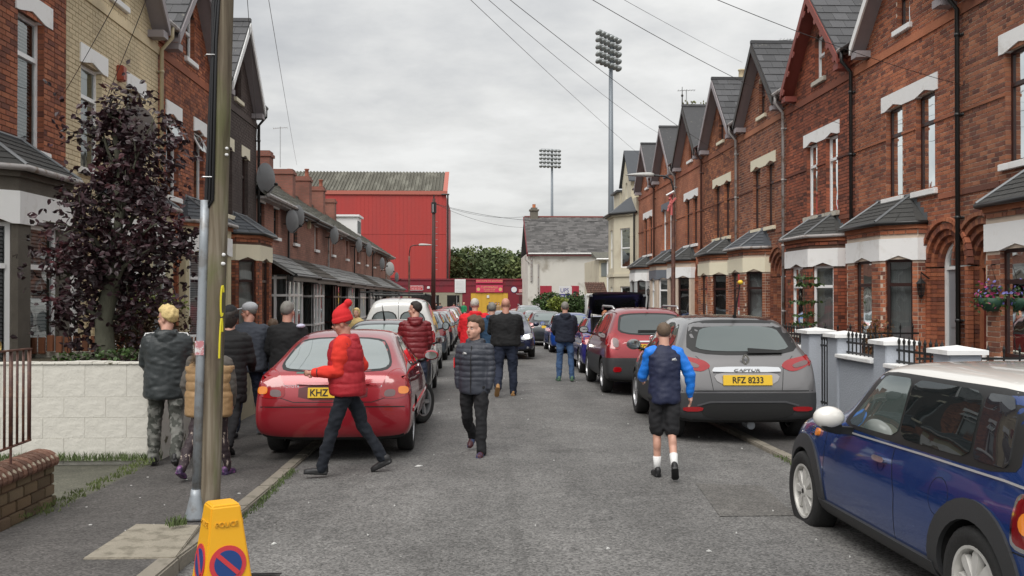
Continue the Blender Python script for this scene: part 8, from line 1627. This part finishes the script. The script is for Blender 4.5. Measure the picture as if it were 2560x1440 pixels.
    if furhood: b.ell(V(0, -.12, 1.42), (.10*k, .07*k, .10*k), 14, 10)
    o = rm(b, 'gilet' if vest else 'jacket', root, vox, 2, quilt=quilt, wr=.007 if quilt else .012, seed=1, zr=(hem+.03+off/k*0, 9))
    if sleeve: rm(sb, 'sleeve', root, vox, 2, quilt=sleeveq, wr=.012, seed=4)
    if furhood:
        fb = MB().mat(furhood); 
        for i in range(420):
            t = random.uniform(-.2, pi+.2); c = V(.12*cos(t), -.10-.07*sin(t)+random.gauss(0, .02), 1.50+.0*t+random.gauss(0, .025)-.05*sin(t)); d = Vector((cos(t), -sin(t), random.uniform(-.6, .9))).normalized()*.05*k+Vector((random.gauss(0, .012),)*3); fb.tube([c, c+d], [.004, .001], 3, caps=False)
        tag(fb.build('fur_trim', root, fix=False), kind='stuff')
    if shoulder:
        fb = MB().mat(shoulder)
        for s in (-1, 1): fb.ell(V(s*.17*wd, -.012, 1.418), (.075*k*B, .064*k*B, .052*k*B), 14, 10)
        fb.build('shoulder_panel', root, smooth=True)
    if extra: extra(root, V, h, A, J, k)
    return root
def at(px, Y, h=0.0, py=760): x = P(px, py, Y).x; return Vector((x, Y, gz(Y, x)+h))
C = {n: cloth(n, *c) for n, c in {'bright_red_knit': ((.62, .015, .02),), 'red_gilet': ((.40, .012, .022), .6), 'orange_red_fleece': ((.72, .035, .02),), 'dark_denim': ((.007, .010, .017),), 'navy_trouser': ((.012, .018, .038),), 'blue_jean': ((.045, .095, .20), .85, .3), 'black_trouser': ((.010, .010, .012),), 'slate_puffer': ((.038, .043, .058), .5), 'black_knit': ((.008, .008, .009),), 'navy_coat': ((.010, .014, .028),), 'bright_red_coat': ((.66, .012, .02),), 'teal_blue_coat': ((.020, .055, .11),), 'maroon_puffer': ((.17, .010, .015), .45), 'grey_blue_jacket': ((.045, .052, .068),), 'charcoal_anorak': ((.026, .032, .034), .45), 'tan_puffer': ((.34, .21, .10), .5), 'grey_sleeve': ((.10, .09, .08),), 'navy_sport': ((.010, .015, .048), .6), 'sky_blue_sport': ((.01, .19, .72), .5), 'white_sock': ((.75, .75, .74),), 'cap_grey': ((.42, .43, .45),), 'green_shirt': ((.015, .22, .09),), 'tan_suede': ((.36, .20, .08),), 'cream_hood': ((.6, .45, .2),), 'red_top': ((.5, .02, .02),), 'lilac_panel': ((.55, .54, .68),)}.items()}
C['camouflage'] = mat('camouflage', (.17, .17, .155), .85, var=.3, vs=14, dark=(.055, .058, .05), ds=9, dthr=(.48, .52)); C['striped_legging'] = mat('striped_legging', (.03, .018, .022), .7, var=.2, dark=(.4, .33, .28), ds=26, dthr=(.60, .63), stretch=(1.6, 1.6, .25))
BS = mat('black_shoe', (.014, .014, .015), .5); TS = mat('maroon_trainer', (.07, .018, .022), .5, dark=(.05, .09, .2), ds=14); GS = mat('grey_trainer', (.15, .16, .18), .6); GRS = mat('green_trainer', (.08, .16, .10), .6); PS = mat('purple_boot', (.05, .03, .08), .4, dark=(.3, .1, .3), ds=20)
def hm(n, c): return mat(n, c, .6, var=.35, vs=60, bump=.5, bs=90)
HB, HG, HW, HY, HD, HN = hm('brown_hair', (.085, .05, .028)), hm('grey_hair', (.20, .19, .17)), hm('white_hair', (.52, .48, .43)), hm('blond_hair', (.66, .50, .22)), hm('dark_hair', (.022, .016, .012)), hm('fair_crop', (.12, .08, .05))
def emb(root, c, w_, n='logo', m=None, rx=0):
    b = MB().mat(m or M_SWH)
    for i in range(3): b.tube([Vector(c)+Vector((w_*(-.5+.08*i), 0, -.3*w_)), Vector(c)+Vector((w_*(-.5+.3*i+.1), 0, .02*w_+.1*w_*i)), Vector(c)+Vector((w_*(.1+.2*i), 0, -.3*w_))], .09*w_, 5)
    return b.build(n, root, smooth=True)
def ex_vest(root, V, h, A, J, k):
    sh, el, wr_, d, s = A[0]; b = MB().mat(BS); b.tube([wr_-d*.03+Vector((.045*cos(a), .0+.04*sin(a)*abs(d.z), .04*sin(a))) for a in [2*pi*i/14 for i in range(15)]], .007, 6); b.build('watch', root); b = MB().mat(mat('phone', (.1, .3, .25), .3)); q = wr_+d*.12; b.box(q.x-.02, q.x+.02, q.y-.01, q.y+.06, q.z+.0, q.z+.012); tag(b.build('phone', root), 'small green phone held in the hand')
    b = MB().mat(BS)
    b.tube([h(-.082, .0, .012), h(-.06, .082, .014), h(0, .10, .012), h(.06, .082, .014), h(.082, 0, .012)], .003, 5)
    for s in (-1, 1): b.tube([h(s*.034+.018*cos(a), .093, .006+.013*sin(a)) for a in [2*pi*i/12 for i in range(13)]], .0025, 4)
    b.build('spectacles', root); b = MB().mat(M_SWH); b.tube([V(-.185, .06, .98), V(-.195, .06, 1.07)], .004, 5); b.build('pocket_zip', root)
def ex_boy(root, V, h, A, J, k):
    emb(root, V(.085, .150, 1.33), .045); b = MB().mat(M_BLK); b.tube([V(0, .152, .82), V(0, .158, 1.0), V(0, .155, 1.25), V(0, .125, 1.42)], .005, 6); b.build('zip', root); b = MB().mat(C['bright_red_knit']); sh, el, wr_, d, s = A[1]; q = sh.lerp(el, .75); b.tube([q+Vector((.045, .045, -.055)), q+Vector((.045, .045, .055))], .008, 6); b.build('arm_zip', root)
    emb(root, J[1][0].lerp(J[1][1], .12)+Vector((-.0, .100, 0)), .04)
def ex_blue(root, V, h, A, J, k): emb(root, V(.095, -.145, 1.345), .045)
# main cast
person('man in red bobble hat and red quilted gilet walking left across the road', G(868, 1187), 1.655, 88, legs=((19, 3, -4, 3), (-21, 10, 26, 3)), arms=((8, 6, 78, .12), (-30, 10, 72, .2)), lean=3, head=(4, 14), bulk=1.5, wide=.84, hem=.86, top=C['red_gilet'], sleeve=C['orange_red_fleece'], vest=True, trou=C['dark_denim'], shoe=BS, hair=(HG, 'crop'), hat=(C['bright_red_knit'], 'bobble'), hood=True, quilt=(.115, .010), vox=.009, sk=S2, extra=ex_vest, trouw=1.02)
person('boy in a slate grey quilted coat walking towards the camera along the road', G(1187, 1136), 1.51, 160, legs=((10, 6, 0, 3), (-8, 38, 42, 6)), arms=((4, 9, 8, .02), (-4, 10, 8, .02)), lean=0, head=(-22, -2), bulk=1.16, wide=1.02, hem=.80, top=C['slate_puffer'], trou=C['black_trouser'], shoe=TS, hair=(HB, 'full'), hood=True, quilt=(.062, .011), vox=.010, hands=(0, 0), fleshy=1.14, extra=ex_boy, trouw=1.14, hs=1.13)
person('boy in a blue-sleeved navy sports top and black shorts walking away', G(1662, 1192), 1.49, -4, legs=((3, 5, 0, 0), (-9, 30, 42, -2)), arms=((18, 14, 55, .1), (-4, 26, 14, -.05)), lean=5, head=(0, 4), bulk=1.12, wide=.93, hem=.84, top=C['navy_sport'], sleeve=C['sky_blue_sport'], trou=C['black_trouser'], short=.86, shoe=BS, hair=(HN, 'crop'), sock=C['white_sock'], vox=.010, extra=ex_blue, trouw=.98)
person('bald man in a black jacket walking away down the middle of the road', G(1264, 990), 1.80, -3, legs=((-4, 40, 50, 2), (6, 4, 0, 2)), arms=((22, 12, 70, .25), (18, 12, 70, .25)), lean=2, bulk=1.27, wide=1.2, hem=.90, top=C['black_knit'], trou=C['navy_trouser'], shoe=C['tan_suede'], vox=.013, sk=S2, hands=(0, 0), trouw=1.25, fleshy=1.1)
person('man in a navy hooded coat and blue jeans walking away beside the parked cars', G(1413, 953), 1.74, 2, legs=((3, 4, 0, 4), (-3, 6, 6, 4)), arms=((12, 12, 45, .3), (12, 12, 45, .3)), lean=2, bulk=1.22, wide=1.05, hem=.86, top=C['navy_coat'], trou=C['blue_jean'], shoe=GRS, hair=(HG, 'short'), hood=True, vox=.013, hands=(0, 0), trouw=1.05)
person('white-haired man in a bright red coat walking away behind the boy', at(1188, 19.0), 1.82, 6, head=(-15, 0), arms=((12, 12, 25, .1), (-10, 12, 30, .1)), bulk=1.4, wide=1.2, hem=.80, top=C['bright_red_coat'], trou=C['black_trouser'], shoe=BS, hair=(HW, 'short'), hood=True, vox=.014)
person('grey-haired man in a blue coat between the red coat and the bald man', at(1230, 18.1), 1.73, 0, bulk=1.15, wide=1.03, hem=.78, top=C['teal_blue_coat'], trou=C['navy_trouser'], shoe=BS, hair=(HG, 'short'), hood=True, vox=.014)
person('dark-haired man in a maroon quilted jacket glancing left beside the red hatchback', at(1038, 14.6), 1.76, 8, head=(66, 0), arms=((15, 10, 45, .25), (5, 10, 35, .2)), bulk=1.14, wide=1.02, hem=.82, top=C['maroon_puffer'], trou=C['navy_trouser'], shoe=BS, hair=(HD, 'short'), hood=True, quilt=(.085, .014), vox=.009)
def ex_anorak(root, V, h, A, J, k):
    for i, (sh, el, wr_, d, s) in enumerate(A): b = MB().mat(M_SWH); b.tube([sh+Vector((-s*.07, 0, .058)), sh+Vector((s*.03, -.01, .052)), sh.lerp(el, .3)+Vector((s*.068, 0, 0)), sh.lerp(el, .9)+Vector((s*.064, 0, 0))], .009, 5); b.build('white_stripe', root, smooth=True)
person('person with curly blond hair in a charcoal anorak and camouflage trousers on the left pavement', G(415, 1163, .04), 1.66, 12, legs=((8, 6, 0, 4), (-10, 20, 22, 3)), arms=((14, 10, 40, .25), (5, 10, 30, .2)), head=(62, 4), bulk=1.28, wide=1.04, hem=.74, top=C['charcoal_anorak'], trou=C['camouflage'], shoe=BS, hair=(HY, 'full'), hood=True, vox=.010, hands=(0, 0), extra=ex_anorak, trouw=1.12)
person('child in a tan gilet with fur-trimmed hood and striped leggings behind the telegraph pole', G(521, 1192, .03), 1.42, -10, legs=((-20, 18, 26, 4), (16, 6, 0, 4)), arms=((-6, 18, 25, .1), (6, 10, 20, .1)), bulk=1.5, wide=1.1, hem=.76, top=C['tan_puffer'], sleeve=C['grey_sleeve'], vest=True, trou=C['striped_legging'], shoe=PS, hair=(hm('auburn_hair', (.10, .035, .02)), 'bun'), quilt=(.085, .013), vox=.009, furhood=hm('brown_fur', (.16, .11, .07)), trouw=.92)
person('person in a black beanie and long black quilted coat right of the telegraph pole', G(572, 1132, .03), 1.68, -4, legs=((14, 4, 0, 2), (-14, 26, 30, 2)), arms=((10, 8, 30, .2), (12, 12, 45, .2)), bulk=1.2, hem=.62, top=C['black_knit'], trou=C['black_trouser'], shoe=BS, hair=(HD, 'bun'), hat=(C['black_knit'], 'beanie'), quilt=(.075, .010), vox=.012, hands=(0, 0))
person('man in a pale grey cap and slate jacket on the left pavement looking left', G(620, 1090, .03), 1.72, 4, legs=((-10, 16, 20, 2), (12, 4, 0, 3)), arms=((10, 10, 50, .3), (10, 12, 40, .2)), head=(78, 4), bulk=1.3, wide=1.1, hem=.84, top=C['grey_blue_jacket'], trou=C['navy_trouser'], shoe=GS, hair=(HG, 'crop'), hat=(C['cap_grey'], 'cap'), vox=.010, sk=S2, hands=(0, 0))
person('man in a black top with a pale shoulder panel left of the red hatchback', at(716, 11.9, .03), 1.75, -6, head=(-8, 0), arms=((8, 12, 30, .2), (8, 12, 35, .2)), bulk=1.16, wide=1.05, hem=.84, top=C['black_knit'], trou=C['navy_trouser'], shoe=GS, hair=(HG, 'short'), vox=.013, sk=S2, hands=(0, 0), extra=lambda root, V, h, A, J, k: [b_.build('shoulder_panel', root, smooth=True) for b_ in [MB().mat(C['lilac_panel'])] if b_.ell(A[1][0]+Vector((.0, -.02, .035)), (.055, .085, .03), 14, 8) is None])
person('person in blue jeans almost hidden between the cap man and the black coat', G(618, 1092, .03)+Vector((.1, 1.0, 0)), 1.5, 2, bulk=1.0, hem=.9, top=C['navy_coat'], trou=C['blue_jean'], shoe=GS, hair=(HB, 'short'), vox=.014)
person('woman in a cream hooded top beyond the bobble hat', at(893, 24), 1.66, 160, hair=(HY, 'bun'), top=C['cream_hood'], hood=True, trou=C['black_trouser'], shoe=BS, vox=.018, bulk=1.1)
person('person bending at the open boot of the violet blue car, top of the head showing', at(1512, 21.6), 1.60, 175, hair=(hm('ginger_hair', (.4, .16, .07)), 'short'), top=C['navy_coat'], trou=C['black_trouser'], shoe=BS, vox=.018, lean=14)
# far people by the ground entrance
far = [(1160, 84, 'green_shirt', 'black_trouser', HY, 'man in a green football shirt at the far end of the left row', 180), (1180, 86, 'navy_coat', 'black_trouser', HD, 'man in a dark coat left of the yellow gate', 170), (1224, 88, 'black_knit', 'black_trouser', HD, 'dark figure in front of the yellow gate, left of two', 180), (1240, 88, 'navy_coat', 'navy_trouser', HD, 'dark figure in front of the yellow gate, right of two', 185),
       (1068, 87, 'navy_coat', 'black_trouser', HD, 'figure with a pale collar by the first turnstile', 30), (1091, 88.5, 'black_knit', 'black_trouser', HD, 'dark figure standing inside the first turnstile doorway', 10), (1100, 85, 'grey_blue_jacket', 'black_trouser', HB, 'grey jacketed figure right of the telegraph pole', 0), (1135, 88, 'maroon_puffer', 'black_trouser', HD, 'figure in a dark red coat in the second doorway', 10), (1146, 84, 'grey_blue_jacket', 'black_trouser', HG, 'grey-haired figure before the second doorway', 5), (1247, 84, 'tan_puffer', 'navy_trouser', HB, 'figure in a yellowish top beside the bald man\'s head', 170)]
for px, Y, tp, tr_, hr, lb, fc in far: person(lb, at(px, Y), 1.74, fc, top=C[tp], trou=C[tr_], shoe=BS, hair=(hr, 'short'), vox=.03, bulk=1.15, hands=(0, 0), group='people by the football ground entrance')
flush()
